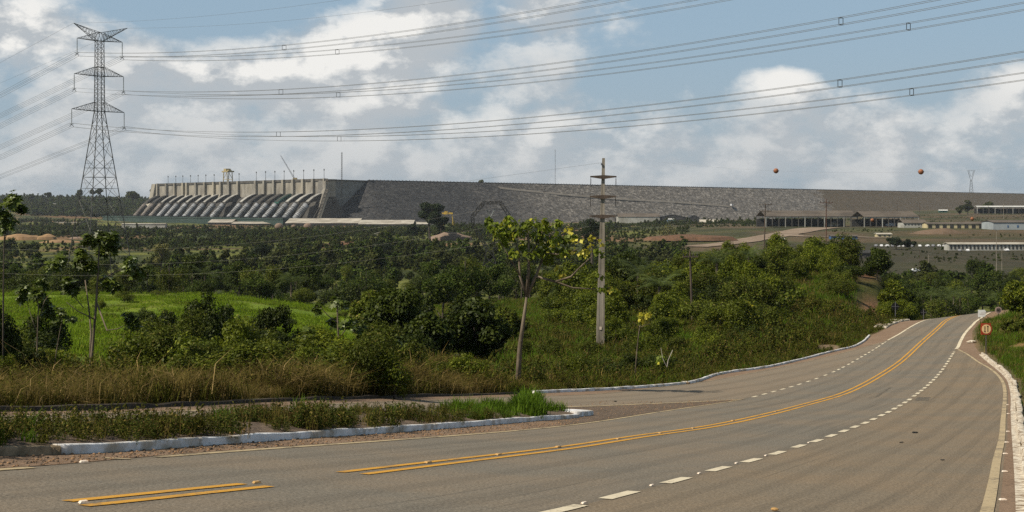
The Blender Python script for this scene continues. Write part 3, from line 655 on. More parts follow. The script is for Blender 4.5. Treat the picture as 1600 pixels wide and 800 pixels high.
# ------------------------------------------------------------------ kerbs
def kerb(name, P, hgt, wid, side, mat, wob=.02, off=0.0, step=.5, hvar=None, topo=1):
    Lp = length(P); ss = [0.0]; gr = [0]
    for q in np.arange(.35, Lp - .1, step):
        if len(ss) % 6 == 1 and q > .5: ss += [q - .02, q, q + .02]; gr += [0, 1, 0]
        else: ss.append(q); gr.append(0)
    ss.append(Lp); gr.append(0); n = len(ss); gr = np.array(gr); d_ = np.r_[0, np.cumsum(np.linalg.norm(np.diff(P, axis=0), axis=1))]
    Q = np.stack([np.interp(ss, d_, P[:, 0]), np.interp(ss, d_, P[:, 1])], -1)
    T_ = np.gradient(Q, axis=0); T_ /= np.linalg.norm(T_, axis=1)[:, None] + 1e-9; Q = Q + np.stack([-T_[:, 1], T_[:, 0]], -1) * (side * .03 * gr)[:, None]
    jit = (vnoise(np.array(ss) * 1.0, 0 * np.arange(n), 1.6, 5) - .5) * wob * 2; h = hgt * np.ones(n) if hvar is None else hgt * hvar(np.linspace(0, 1, n))
    h = (h + (vnoise(np.array(ss) * 1.0, 9 + 0 * np.arange(n), 1.1, 8) - .5) * wob * 1.6) * (1 - .14 * gr)
    Q = offset(Q, jit); O = offset(Q, side * wid); I = offset(Q, side * wid * .12); O2 = offset(Q, side * wid * .92)
    zb = road_z(Q, off)
    ring = [np.column_stack([Q, zb - .12]), np.column_stack([Q, zb + h * .86]), np.column_stack([I, zb + h]), np.column_stack([O2, zb + h]), np.column_stack([O, zb + h * .9]), np.column_stack([O, zb - .12])]
    V = np.concatenate(ring); k = np.arange(n - 1); Fs = []
    for r in range(5): Fs.append(np.stack([r * n + k, r * n + k + 1, (r + 1) * n + k + 1, (r + 1) * n + k], -1))
    caps = np.array([[0, n, 2 * n, 5 * n], [2 * n, 3 * n, 4 * n, 5 * n], [n - 1, 2 * n - 1, 3 * n - 1, 6 * n - 1], [3 * n - 1, 4 * n - 1, 5 * n - 1, 6 * n - 1]])
    Fs.append(caps); o = obj(name, mesh_np(name, V, np.concatenate(Fs), mat)); tag(o, kind='structure'); return o
K1e = np.vstack([K1s, ])
kerb('median_kerb', K1e, .125, .13, 1, M['kerb_white'], .022, 0)
kerb('median_kerb_bare', K0, .11, .18, 1, M['kerb_bare'], .02, 0)
ke = unp([(903, 652), (928, 649)]); kerb('median_kerb_end', smooth_line(ke, .3), .16, .9, 1, M['kerb_white'], .02, 0.0, .4)
iw = np.argmin(np.linalg.norm(KF - unp([(836, 614.7)])[0], axis=1)); i3 = np.argmin(np.linalg.norm(KF - unp([(1361, 524.5)])[0], axis=1)); i4 = np.argmin(np.linalg.norm(KF - unp([(1386, 513)])[0], axis=1))
kerb('far_kerb_dark', KF[:iw], .08, .2, 1, M['kerb_dark'], .05, 0)
kerb('far_kerb', KF[iw:i3], .12, .14, 1, M['kerb_white'], .02, 0)
kerb('far_kerb_broken', KF[i4:], .12, 1.2, 1, M['kerb_rough'], .12, 0)
kerb('right_kerb', KR, .14, .17, -1, M['kerb_rough'], .06, 0, .35)
V, f_ = ribbon(offset(KR, .08), .16, .012); tag(obj('kerb_paint_spill', mesh_np('kerb_paint_spill', V, f_, M['kerb_rough'])), kind='structure')
# concrete slabs by the crest (drain covers)
ps = unp([(1397, 506)])[0]
# soil of the median, a little crowned
def median_soil():
    A = resample(np.vstack([offset(K0, .12), offset(K1s, .12)]), 140); B = resample(SN[:np.argmin(np.linalg.norm(SN - unp([(850, 637.5)])[0], axis=1))], 140)
    V = []; R_ = 9
    for j in range(R_):
        t = j / (R_ - 1); P = A * (1 - t) + B * t
        h = .10 * (1 - t) + .10 * math.sin(math.pi * t) + .012 * 1 + .05 * (fbm(P[:, 0], P[:, 1], 1.2, 3) - .5) * math.sin(math.pi * t)
        V.append(np.column_stack([P, road_z(P, h)]))
    V = np.concatenate(V); idx = np.arange(R_ * 140).reshape(R_, 140)
    Fq = np.stack([idx[:-1, :-1], idx[:-1, 1:], idx[1:, 1:], idx[1:, :-1]], -1).reshape(-1, 4)
    if np.cross(V[Fq[0][1]] - V[Fq[0][0]], V[Fq[0][2]] - V[Fq[0][0]])[2] < 0: Fq = Fq[:, ::-1]
    tag(obj('median_soil', mesh_np('median_soil', V, Fq, M['gravel_dark'], True)), kind='structure')
    return A, B
MED_A, MED_B = median_soil()

# ================================================================== power line on the lattice tower
TZ = 390.0
def lattice_tower():
    u0 = (155.5 - 800) / F; cx = u0 * TZ; k = TZ / F
    zb = g1(cx, TZ) - .5
    t = thing('transmission_tower', 'tall grey lattice transmission tower with three crossarms and V shaped horns', 'transmission tower', (cx, TZ, zb))
    Z = lambda py: (HY - py) * k - zb
    ztop, z1, z2, z3 = Z(50), Z(64), Z(119), Z(174)
    line = Vector((.668, -.744, 0)); arm = Vector((.744, .668, 0))
    def hw(z):     # half width of the body
        if z > z3: return .90 + (z1 - z) / (z1 - z3) * .14
        return 1.04 + (z3 - z) / z3 * 6.4
    def cor(z, i):
        s = [(-1, -1), (1, -1), (1, 1), (-1, 1)][i]; h = hw(z)
        p = arm * s[0] * h + line * s[1] * h; return Vector((p.x, p.y, z))
    def reach(tx): u = (tx - 800) / F; return (u * TZ - cx) / (.744 - u * .668)
    body = MB(); r = .085
    lev = list(np.linspace(z3, z1, 15))
    for a, b in zip(lev[:-1], lev[1:]):
        for i in range(4):
            j = (i + 1) % 4
            body.bar(cor(a, i), cor(b, j), .05); body.bar(cor(a, j), cor(b, i), .05)
    for z in (z3, z2, z2 + 2.5, z1):
        for i in range(4): body.bar(cor(z, i), cor(z, (i + 1) % 4), .07)
    # lower body with growing panels
    zz = [z3]; 
    for q in (195, 220, 248, 277, 312, 360, 400): zz.append(Z(q))
    for n_, (a, b) in enumerate(zip(zz[:-1], zz[1:])):
        for i in range(4):
            j = (i + 1) % 4; A0, A1, B0, B1 = cor(a, i), cor(a, j), cor(b, i), cor(b, j)
            body.bar(A0, B1, .06); body.bar(A1, B0, .06)
            if n_ > 2:
                body.bar(B0, B1, .06); mid = (A0 + B1) / 2
                body.bar((A0 + B0) / 2, mid, .045); body.bar((A1 + B1) / 2, mid, .045); body.bar((A0 * .75 + B0 * .25), A0 * .75 + B1 * .25, .04)
    for i in range(4): body.tube([cor(zz[-1], i), cor(z3, i), cor(z1, i)], [.15, .13, .10], 4)
    body.build('tower_body', M['steel'], t)
    for i in range(4):
        l = MB(); a = cor(zz[-1], i); b = cor(0, i) ; l.tube([b, a], .15, 4)
        j = (i + 1) % 4; m = (a + cor(zz[-1], j)) / 2; l.bar(b * .5 + a * .5, m, .06); l.bar(b, m, .07)
        l.build('leg', M['steel'], t)
    tips = {}
    for lvl, (py, zc, rise) in enumerate(((64, z1, 2.2), (119, z2, 2.6), (174, z3, 2.6))):
        for s in (-1, 1):
            tx = {0: (120.5, 191), 1: (116, 193), 2: (112, 194)}[lvl][0 if s < 0 else 1]
            L = reach(tx); ty_ = {0: (59.5, 66), 1: (115, 120), 2: (170, 176)}[lvl][0 if s < 0 else 1]; tip = arm * L + Vector((0, 0, (HY - ty_) / F * (TZ + .668 * L) - zb))
            arm_m = MB(); h = hw(zc)
            for q in (-1, 1):
                lo = arm * s * h + line * q * h + Vector((0, 0, zc)); up = arm * s * h + line * q * h * .8 + Vector((0, 0, zc + rise))
                arm_m.bar(lo, tip, .085); arm_m.bar(up, tip, .075)
                N = 6; prev = lo
                for n_ in range(1, N + 1):
                    f = n_ / N; lo_n = lo.lerp(tip, f); up_n = up.lerp(tip, f - .5 / N)
                    arm_m.bar(prev, up_n, .04); arm_m.bar(up_n, lo_n, .04); prev = lo_n
            for n_ in range(5):
                f = n_ / 5; a = arm * s * h + line * h + Vector((0, 0, zc)); b = arm * s * h - line * h + Vector((0, 0, zc))
                arm_m.bar(a.lerp(tip, f), b.lerp(tip, f + .2), .04)
            arm_m.build('crossarm', M['steel'], t)
            ins = MB(); dl = 4.4; e = tip - Vector((0, 0, dl)); ins.tube([tip, e], .09, 6)
            for q in np.linspace(.1, .92, 14): ins.tube([tip.lerp(e, q), tip.lerp(e, q + .02)], .15, 6)
            io = ins.build('insulator', M['glass_insulator'], t)
            y = MB()
            for q in (-1, 1):
                y.bar(e + Vector((0, 0, .1)), e + line * 0 + arm * q * .62 + Vector((0, 0, .52)), .06); y.bar(e + Vector((0, 0, .1)), e + arm * q * .62 + Vector((0, 0, -.52)), .06)
            y.bar(e + arm * .6, e - arm * .6, .05); y.build('yoke', M['steel'], io)
            tips[(lvl, s)] = Vector((cx, TZ, zb)) + e
    for s, (qx, qy) in ((-1, (115, 36)), (1, (199, 44))):
        L = reach(qx); tip = arm * L + Vector((0, 0, (HY - qy) / F * (TZ + .668 * L) - zb))
        hm = MB()
        for q in (-1, 1):
            a = line * q * .85 - arm * s * .2 + Vector((0, 0, ztop - .3)); b = arm * s * .9 + line * q * .85 + Vector((0, 0, z1))
            hm.bar(a, tip, .08); hm.bar(b, tip, .08); prev = b
            for n_ in range(1, 8):
                f = n_ / 8; hm.bar(prev, a.lerp(tip, f), .04); hm.bar(a.lerp(tip, f), b.lerp(tip, f), .04); prev = b.lerp(tip, f)
            hm.bar(a, Vector((0, 0, ztop)), .08); hm.bar(line * q * .9 - arm * s * .9 + Vector((0, 0, z1)), a, .06)
        hm.build('horn', M['steel'], t); tips[('h', s)] = Vector((cx, TZ, zb)) + tip
    return tips
TIPS = lattice_tower()

def fit_span(start, d, pts, zfix=None):
    """span in the vertical plane through start along d (unit xy); pts = photo points (px, py); returns f(s) -> point and s for px"""
    def s_of(px):
        u = (px - 800) / F; return (u * start.y - start.x) / (d[0] - u * d[1])
    S = []; H = []
    for px, py in pts:
        s = s_of(px); y = start.y + d[1] * s; S.append(s); H.append((HY - py) / F * y - start.z)
    S = np.array(S); H = np.array(H); A = np.stack([S, S * S], -1) if len(S) > 1 else S[:, None]
    c = np.linalg.lstsq(A, H, rcond=None)[0]; c = list(c) + [0] * (2 - len(c))
    f = lambda s: Vector((start.x + d[0] * s, start.y + d[1] * s, start.z + c[0] * s + c[1] * s * s))
    return f, s_of
def power_bundle(start, d, pts, s_end, label, group, spacers, B=.5, r=.034, n=44, mat='wire'):
    f, s_of = fit_span(start, d, pts)
    t = thing('power_line', label, 'power line', tuple(start), 0, group)
    side = Vector((-d[1], d[0], 0)); o = Vector(start)
    for a in (-1, 1):
        for b in (-1, 1):
            m = MB(); P = [f(s) - o + side * a * B + Vector((0, 0, b * B)) for s in np.linspace(0, s_end, n)]
            m.tube(P, r, 4, False); m.build('conductor', M[mat], t)
    for px in spacers:
        s = s_of(px); c = f(s) - o; m = MB(); Q = [c + side * a * B + Vector((0, 0, b * B)) for a, b in ((-1, -1), (1, -1), (1, 1), (-1, 1))]
        for i in range(4): m.bar(Q[i], Q[(i + 1) % 4], .055)
        m.build('spacer', M['steel_dark'], t)
    return f
dR = np.array([.668, -.744]); dL = np.array([-.668, .744])
names = ['upper', 'middle', 'lowest']
right_pts = {(0, -1): [(444, 74.5), (737, 37), (950, 1)], (0, 1): [(527, 80), (737, 60), (1000, 19), (1110, 0)],
             (1, -1): [(439, 143.5), (1000, 85), (1314, 32.5), (1495, 0)], (1, 1): [(528.5, 148), (1000, 105), (1419.5, 41.6), (1600, 9.7)],
             (2, -1): [(435, 210), (1000, 170), (1312.5, 130.5), (1600, 87)], (2, 1): [(530, 217), (1000, 191.5), (1424.5, 143.6), (1600, 119.6)]}
spc = {(0, -1): [444], (0, 1): [527], (1, -1): [439, 1314], (1, 1): [528.5, 1419.5], (2, -1): [435, 1312.5], (2, 1): [530, 1424.5]}
for k_, pts in right_pts.items():
    lv, s = k_
    power_bundle(TIPS[k_], dR, pts, 300, 'four-wire bundle to the right from the %s of the three %s insulators' % (names[lv], 'left' if s < 0 else 'right'), 'power lines spanning over the road', spc[k_])
left_pts = {(0, -1): [(0, 149)], (0, 1): [(0, 181)], (1, -1): [(0, 197)], (1, 1): [(0, 230)], (2, -1): [(0, 246)], (2, 1): [(0, 276)]}
for k_, pts in left_pts.items():
    lv, s = k_
    power_bundle(TIPS[k_], dL, pts, 110 if s < 0 else 150, 'four-wire bundle leaving leftwards from the %s of the three %s insulators' % (names[lv], 'left' if s < 0 else 'right'), 'power lines leaving left from the tower', [])
def single(name, label, group, start, d, pts, s_end, r, mat, cat='wire', n=40):
    f, s_of = fit_span(start, d, pts); m = MB(); m.tube([f(s) - Vector(start) for s in np.linspace(0, s_end, n)], r, 4, False)
    o = m.build(name, M[mat], None, tuple(start)); tag(o, label, cat, group); return f, s_of
single('ground_wire', 'thin shield wire rising right from the left horn of the tower', 'shield wires of the tall tower', TIPS[('h', -1)], dR, [(400, 17), (531, 0)], 260, .022, 'wire')
single('ground_wire', 'thin shield wire rising right from the right horn of the tower', 'shield wires of the tall tower', TIPS[('h', 1)], dR, [(400, 36), (711, 0)], 280, .022, 'wire')
single('ground_wire', 'thin shield wire falling left from the left horn of the tower', 'shield wires of the tall tower', TIPS[('h', -1)], dL, [(0, 98)], 110, .025, 'wire')
single('ground_wire', 'thin shield wire falling left from the right horn of the tower', 'shield wires of the tall tower', TIPS[('h', 1)], dL, [(0, 130)], 150, .022, 'wire')

# the low cat-head tower behind the leafy tree
def cathead():
    z = 425.0; k = z / F; cx = (765 - 800) * k; zb = g1(cx, z) - .3
    t = thing('transmission_tower', 'dark ring topped lattice tower partly hidden behind the leafy tree', 'transmission tower', (cx, z, zb))
    p = lambda px, py, dy=0.0: Vector(((px - 765) * k, dy, (HY - py) * k - zb))
    def truss(pts, w_, name):
        m = MB(); 
        for a, b in zip(pts[:-1], pts[1:]):
            A, B_ = p(*a), p(*b); L = (B_ - A); nrm = Vector((-L.z, 0, L.x)).normalized() * w_
            C = [(nrm * s + Vector((0, e, 0))) for s in (-1, 1) for e in (-.8, .8)]
            for c in C: m.bar(A + c, B_ + c, .13)
            n = max(3, int(L.length / 1.1))
            for i in range(n):
                q0, q1 = A.lerp(B_, i / n), A.lerp(B_, (i + 1) / n)
                m.bar(q0 + C[0], q1 + C[2], .085); m.bar(q0 + C[2], q1 + C[0], .085); m.bar(q0 + C[1], q1 + C[3], .085); m.bar(q0 + C[0], q1 + C[1], .085)
        return m.build(name, M['steel_dark'], t)
    truss([(755, 318), (738, 338), (739, 350), (762, 390)], .45, 'side_frame')
    truss([(783, 318), (796, 338), (795, 350), (772, 390)], .45, 'side_frame')
    truss([(753, 317), (785, 317)], .35, 'top_beam')
    b = MB(); zt = p(765, 390).z
    def c4(z_, i): h = .9 + (zt - z_) / zt * 3.0; s = [(-1, -1), (1, -1), (1, 1), (-1, 1)][i]; return Vector((s[0] * h, s[1] * h, z_))
    lv = np.linspace(0, zt, 7)
    for a, c in zip(lv[:-1], lv[1:]):
        for i in range(4): b.bar(c4(a, i), c4(c, (i + 1) % 4), .11); b.bar(c4(a, (i + 1) % 4), c4(c, i), .11); b.bar(c4(a, i), c4(c, i), .15)
    b.build('tower_body', M['steel_dark'], t)
    i_ = MB(); i_.bar(p(761, 327), p(766, 340), .12, 6); i_.bar(p(773, 327), p(766, 340), .12, 6); i_.build('insulator', M['glass_insulator'], t)
cathead()

# ------------------------------------------------------------------ concrete pole with three crossarms
PZ = 104.0
def concrete_pole():
    k = PZ / F; x = (938 - 800) * k; zb = (HY - 524) * k; gz = min(g1(x, PZ), zb) - zb
    t = thing('utility_pole', 'tall pale concrete pole with three dark crossarms beside the road', 'utility pole', (x, PZ, zb))
    H = (524 - 247) * k; m = MB()
    # tapering twin-ridged section leaning slightly
    n = 10; V = []; 
    for i in range(n + 1):
        f = i / n; w1 = .30 - .20 * f; w2 = .22 - .13 * f; cx = 5 * k * f; z = H * f
        for (a, b) in ((-w1, -w2), (-w1 * .45, -w2), (-w1 * .3, -w2 * .93), (w1 * .3, -w2 * .93), (w1 * .45, -w2), (w1, -w2), (w1, w2), (-w1, w2)): V.append((cx + a, b, z + (gz - .3) * (i == 0)))
    Fs = []
    for i in range(n):
        for j in range(8): a, b = i * 8 + j, i * 8 + (j + 1) % 8; Fs.append((a, b, b + 8, a + 8))
    Fs.append(tuple(n * 8 + j for j in range(8))); Fs.append(tuple(reversed(range(8)))); m.add(V, Fs)
    m.build('pole', M['concrete_pole'], t)
    ends = []
    for py in (276, 307, 337.5):
        z = (524 - py) * k; cx = 5 * k * (z / H); a = MB()
        V = []
        for sx_, hh_, dz in ((-1, .045, 0), (0, .15, -.04), (1, .045, 0)):
            for yy in (-.07, .07):
                for s in (-1, 1): V.append((cx + sx_ * 20.5 * k, yy - .2, z + dz + s * hh_))
        Fs = []
        for q in (0, 4): Fs += [(q, q + 4, q + 5, q + 1), (q + 2, q + 3, q + 7, q + 6), (q + 1, q + 5, q + 7, q + 3), (q, q + 2, q + 6, q + 4)]
        Fs += [(0, 1, 3, 2), (8, 10, 11, 9)]; a.add(V, Fs); ca = a.build('crossarm', M['wood_pole'], t)
        for s in (-1, 1):
            i_ = MB(); top = Vector((cx + s * 19.6 * k, -.2, z - .04)); bot = top - Vector((0, 0, 15 * k)); i_.tube([top, bot], .018, 5)
            for q in np.linspace(.25, .9, 6): i_.tube([top.lerp(bot, q), top.lerp(bot, q + .05)], .04, 6)
            i_.build('insulator', M['steel_dark'], t); ends.append(Vector((x, PZ, zb)) + bot)
    pl = MB(); pl.box((0, -.235, .55), (.16, .02, .22)); pl.build('number_plate', M['stud'], t)
    c = MB(); c.box((5 * k * .95 - .14, -.15, H * .965), (.10, .08, .16)); c.build('clamp', M['galvanised'], t)
    return ends, Vector((x + 5 * k, PZ, zb + H * .975))
PE, PTOP = concrete_pole()
def unit(a): a = np.array(a, float); return a / np.linalg.norm(a)
dR2 = unit((.55, .83)); dL2 = unit((-.93, .36))
for i, (py1, py2) in enumerate((((1280, 300.5), (1600, 304)), ((1280, 333), (1600, 338)), ((1240, 366), (1600, 373)))):
    for s in (0, 1):
        e = PE[i * 2 + s]; side = 'near' if s else 'far'
        single('overhead_wire', 'pale wire running right from the %s end of the %s crossarm' % ('right' if s else 'left', ('top', 'middle', 'bottom')[i]), 'wires of the concrete pole', e, dR2, [(py1[0], py1[1] + (0 if s else 1.2)), (py2[0], py2[1] + (0 if s else 1.5))], 330, .006 + .003 * s, 'wire_light')
for i, pts in enumerate(([(750, 332), (660, 345), (400, 377), (0, 389)], [(645, 376), (560, 386), (400, 403), (0, 409)], [(680, 396), (560, 407), (380, 423), (0, 427)])):
    e = PE[i * 2]
    single('overhead_wire', 'pale wire running left from the %s crossarm over the valley' % ('top', 'middle', 'bottom')[i], 'wires of the concrete pole', e, dL2, pts, 150, .006, 'wire_light')
single('ground_wire', 'faint wire running left from the top of the concrete pole', None, PTOP, dL2, [(795, 274)], 60, .008, 'wire')

# marker balls and the hair-thin wire each pair hangs on
def balls(spec, zb_, lab, wire_lab, rr):
    a, b = spec; A = Vector(P3(a[0], a[1], zb_[0])); B_ = Vector(P3(b[0], b[1], zb_[1])); d = (B_ - A)
    w_ = MB(); P = [Vector((0, 0, 0)) + d * f + Vector((0, 0, 5 * (f - 0) * (f - 1) * .12)) for f in np.linspace(-1.2, 2.2, 30)]
    w_.tube(P, .004, 4, False); tag(w_.build('overhead_wire', M['wire'], None, tuple(A)), wire_lab, 'wire')
    for p, l in zip((A, B_), lab):
        t = thing('marker_ball', l, 'marker ball', tuple(p), 0, 'aircraft marker balls on the wires')
        s = MB(); s.sphere((0, 0, 0), rr, 24, 14); s.build('shell', M['orange_ball'], t, smooth=True)
        s = MB(); s.tube([(0, 0, -.012), (0, 0, .012)], rr * 1.015, 24); s.build('seam', M['steel_dark'], t)
        s = MB(); s.bar((-rr * 1.25, 0, 0), (rr * 1.25, 0, 0), .03, 6); s.build('clamp', M['galvanised'], t)
balls(((1212.5, 267), (1439, 268.5)), (170, 160), ('brown marker ball high in the sky above the dam face', 'brown marker ball in the sky nearest the far pylon'), 'hair thin wire carrying the two marker balls against the sky', .31)
balls(((1363, 344), (1519, 342)), (240, 232), ('orange marker ball in front of the open hangar', 'orange marker ball in front of the field above the arched workshop'), 'thin wire carrying the two orange marker balls before the hangars', .30)

# ------------------------------------------------------------------ smaller poles
def wood_pole(px, ytop, ybase, z, label, arms, r=.12, mat='wood_pole', name='utility_pole', wid=18, lean=0):
    k = z / F; x = (px - 800) * k; zb = (HY - ybase) * k; gz = g1(x, z); base = min(zb, gz)
    t = thing(name, label, 'utility pole', (x, z, base)); top = (HY - ytop) * k - base
    m = MB(); m.tube([(0, 0, -.3), (lean * k, 0, top)], [r, r * .65], 8); m.build('pole', M[mat], t, smooth=False)
    for dy in arms:
        zz_ = top - dy * k; fr = zz_ / top; a = MB(); cx = lean * k * fr; a.box((cx, -r, zz_), (wid * k, .10, .12)); ar = a.build('crossarm', M[mat], t)
        for q in (-.45, -.2, .2, .45): i_ = MB(); i_.tube([(cx + q * wid * k, -r, zz_ + .06), (cx + q * wid * k, -r, zz_ + .30)], [.06, .045], 6); i_.build('insulator', M['steel_dark'], ar)
        a = MB(); a.bar((cx - wid * k * .28, -r, zz_), (cx, -r, zz_ - wid * k * .25), .025); a.bar((cx + wid * k * .28, -r, zz_), (cx, -r, zz_ - wid * k * .25), .025); a.build('brace', M['steel_dark'], ar)
    return t
wood_pole(1083, 392, 531, 132, 'weathered thin wooden pole at the foot of the bushy slope', [9], .13, 'wood_pole', wid=24, lean=-5)
wood_pole(1192, 318, 392, 300, 'dark wooden pole with two crossarms beside the dirt road', [2, 12], .16, wid=20, lean=4)
wood_pole(1291, 311, 402, 300, 'reddish pole with one crossarm before the long open hangar', [6], .14, 'steel_red', wid=20)
# road side crosses on the dark bank = sign backs
def sign_back(px, py, z, rad, label, base_y):
    k = z / F; x = (px - 800) * k; base = min((HY - base_y) * k, g1(x, z)); t = thing('traffic_sign', label, 'traffic sign', (x, z, base))
    h = (HY - py) * k - base; top = h + rad * 1.25
    m = MB(); m.box((0, 0, top / 2 - .1), (.06, .05, top + .2)); m.build('post', M['galvanised'], t)
    m = MB(); m.disc((0, .06, h), rad, .02); m.build('sign_plate', M['sign_black'], t)
    m = MB(); m.box((0, -.045, h), (rad * 2.05, .02, .035)); m.build('rail', M['galvanised'], t)
sign_back(1399, 479, 146, .40, 'round sign seen from behind on the left bank, grey cross frame', 499)
sign_back(1443, 488, 150, .30, 'round sign seen from behind just past the crest of the road', 503)

def round_sign(px, py, z, rad, base_y, label, ring, face, kind):
    k = z / F; x = (px - 800) * k; base = min((HY - base_y) * k, g1(x, z)); t = thing('traffic_sign', label, 'traffic sign', (x, z, base)); h = (HY - py) * k - base
    m = MB(); m.box((0, .04, h / 2), (.07, .05, h + .2)); m.build('post', M['sign_post'], t)
    if kind == 'lanes': m = MB(); m.box((-.02, .020, h + .0), (rad * 1.75, .012, rad * 1.95)); m.build('backing_board', M['sign_red'], t)
    m = MB(); m.disc((0, 0, h), rad, .02, 32); m.build('sign_ring', M[ring], t)
    m = MB(); m.disc((0, -.014, h), rad * .77, .010, 32); m.build('sign_face', M[face], t)
    s = MB()
    if kind == 'lanes':
        for q, up in ((-1, 0), (1, 1)):
            cx = q * rad * .25; s.box((cx, -.024, h), (rad * .12, .008, rad * .95))
            sgn = 1 if up else -1; zt = h + sgn * rad * .62
            s.add([(cx - rad * .17, -.028, zt - sgn * rad * .24), (cx + rad * .17, -.028, zt - sgn * rad * .24), (cx, -.028, zt), (cx - rad * .17, -.020, zt - sgn * rad * .24), (cx + rad * .17, -.020, zt - sgn * rad * .24), (cx, -.020, zt)], [(0, 1, 2), (5, 4, 3), (0, 3, 4, 1), (1, 4, 5, 2), (2, 5, 3, 0)])
        s.build('arrows', M['sign_black'], t)
    else:
        cu = bpy.data.curves.new('digits', 'FONT'); cu.body = '60'; cu.size = rad * 1.15; cu.align_x = 'CENTER'; cu.align_y = 'CENTER'; cu.extrude = .004; cu.offset = .006
        tmp = bpy.data.objects.new('tmp', cu); scene.collection.objects.link(tmp); dg = bpy.context.evaluated_depsgraph_get(); me = bpy.data.meshes.new_from_object(tmp.evaluated_get(dg)); bpy.data.objects.remove(tmp)
        me.materials.clear(); me.materials.append(M['sign_black']); o = obj('digits', me, t, (0, -.026, h), (math.radians(90), 0, 0)); o.scale = (.8, 1, 1)
round_sign(1541, 514, 92, .385, 545, 'round red ringed sign with two black arrows, upright on the right verge', 'sign_red', 'sign_orange', 'lanes')
round_sign(1560, 484.5, 128, .30, 512, 'small dim round speed sign reading 60 before the trees', 'sign_grey', 'sign_dim', 'speed')
def white_board():
    z = 128; k = z / F; x = (1534.5 - 800) * k; base = min((HY - 502) * k, g1(x, z)); h0 = (HY - 495.5) * k - base; h1 = (HY - 484) * k - base; w_ = 12.5 * k / 2
    t = thing('sign_board', 'white sign board with a torn right edge standing by the crest', 'sign board', (x, z, base))
    poly = [(-w_, h0), (w_ * .55, h0), (w_ * .8, h0 + .1), (w_ * .98, h0 + .22), (w_ * .75, h0 + .36), (w_, h1 - .12), (w_ * .7, h1 - .06), (w_ * .72, h1), (-w_ * .1, h1 - .02), (-w_, h1)]
    m = MB(); n = len(poly); V = [(a, -.02, b) for a, b in poly] + [(a, .01, b) for a, b in poly]
    m.add(V, [tuple(range(n)), tuple(reversed(range(n, 2 * n)))] + [(i, i + n, (i + 1) % n + n, (i + 1) % n) for i in range(n)]); m.build('board', M['sign_white'], t)
    for s in (-.5, .5): m = MB(); m.box((s * w_, .04, h1 / 2), (.05, .05, h1)); m.build('post', M['sign_post'], t)
    m = MB(); m.box((.07, -.025, (h0 + h1) / 2 + .05), (w_ * .9, .004, .03)); m.box((.0, -.025, (h0 + h1) / 2 - .07), (w_ * 1.1, .004, .03)); m.build('lettering', M['sign_grey'], t)
white_board()

# ------------------------------------------------------------------ road studs and litter
def stud(q, mats, label, group, rz=0.0, sz=(.10, .08, .02)):
    p = unp([q])[0]; z = float(road_z(p[None], .012)[0]); t = thing('road_stud', label, 'road stud', (p[0], p[1], z), rz, group)
    m = MB(); a, b, c = sz
    m.add([(-a/2, -b/2, 0), (a/2, -b/2, 0), (a/2, b/2, 0), (-a/2, b/2, 0), (-a/3.2, -b/2.4, c), (a/3.2, -b/2.4, c), (a/3.2, b/2.4, c), (-a/3.2, b/2.4, c)], [(0, 3, 2, 1), (4, 5, 6, 7), (0, 1, 5, 4), (1, 2, 6, 5), (2, 3, 7, 6), (3, 0, 4, 7)])
    m.build('body', mats[0], t); m = MB(); m.box((a / 2.5, 0, c * .45), (.012, b * .7, c * .5)); m.build('reflector', mats[1], t)
Wt, Yw, Dk = M['stud'], M['stud_yellow'], M['stud_dark']
stud((131, 787.5), (Wt, Dk), 'pale road stud at the near end of the short yellow double line', 'road studs on the centre line', .6, (.085, .06, .018))
stud((401, 756), (Yw, Dk), 'orange road stud at the far end of the short yellow double line', 'road studs on the centre line', .6, (.085, .06, .018))
stud((131, 723.5), (Wt, Wt), 'white stud lying off the edge line by the gravel near the kerb corner', None, .5, (.10, .07, .018))
for i, q in enumerate([(669, 724), (779, 711.5), (872, 699.5), (966, 686.7), (1032, 677.5), (1083, 670), (1145, 658), (1212, 643.5)]):
    stud(q, (Yw, Dk), '%s orange stud from the near end of the long yellow double line' % ORD[i], 'small studs in the yellow double line', .7, (.10, .08, .02))
for i, q in enumerate([(913, 788), (1019, 760), (1093, 741), (1151, 725), (1197, 713), (1264, 692.5)]):
    stud(q, (Wt, Yw), ['pale stud below the nearest full white dash', 'pale stud between the two nearest white dashes', 'pale stud between the second and third white dashes', 'pale stud between the third and fourth white dashes', 'pale stud between the fourth and fifth white dashes', 'tiny pale stud further up the dashed line'][i], 'studs along the white dashes', .8, (.08, .035, .014))
for i, q in enumerate([(1574.5, 633), (1581, 641.5), (1575.5, 647), (1575, 675), (1573, 692), (1571, 710), (1570, 738), (1567, 782.5)]):
    stud(q, (Wt, Wt), '%s pale stud counted from the crest side beside the right kerb' % ORD[i], 'studs beside the right edge line', .0, (.09, .06, .015))
stud((1530, 558), (M['sign_white'],) * 2, 'white kerb fragment lying loose by the right margin', None, 1.0, (.5, .2, .15)) if False else None
def litter(q, size, mat, label, seed):
    p = unp([q])[0]; z = float(road_z(p[None], .01)[0]); r_ = np.random.default_rng(seed); m = MB()
    for i in range(3): c = r_.uniform(-size * .5, size * .5, 2); m.sphere((c[0], c[1] * .4, size * .12), size * r_.uniform(.18, .3), 7, 5, (1.4, 1, .6))
    tag(m.build('litter', mat, None, (p[0], p[1], z)), label, 'litter')
litter((1431, 677), .13, M['steel_dark'], 'dark crumpled scrap lying in the brown turning lane', 3)
litter((1408, 692.5), .09, M['steel_dark'], 'smaller dark scrap just left of the larger one in the turning lane', 5)
litter((1474, 720), .06, M['steel_dark'], 'tiny black stone on the turning lane near its edge line', 7)
litter((1206, 799), .10, M['stud_yellow'], 'orange scrap at the bottom of the turning lane', 9)
litter((964, 628), .14, M['steel_dark'], 'small dark clod on the slip road', 11)
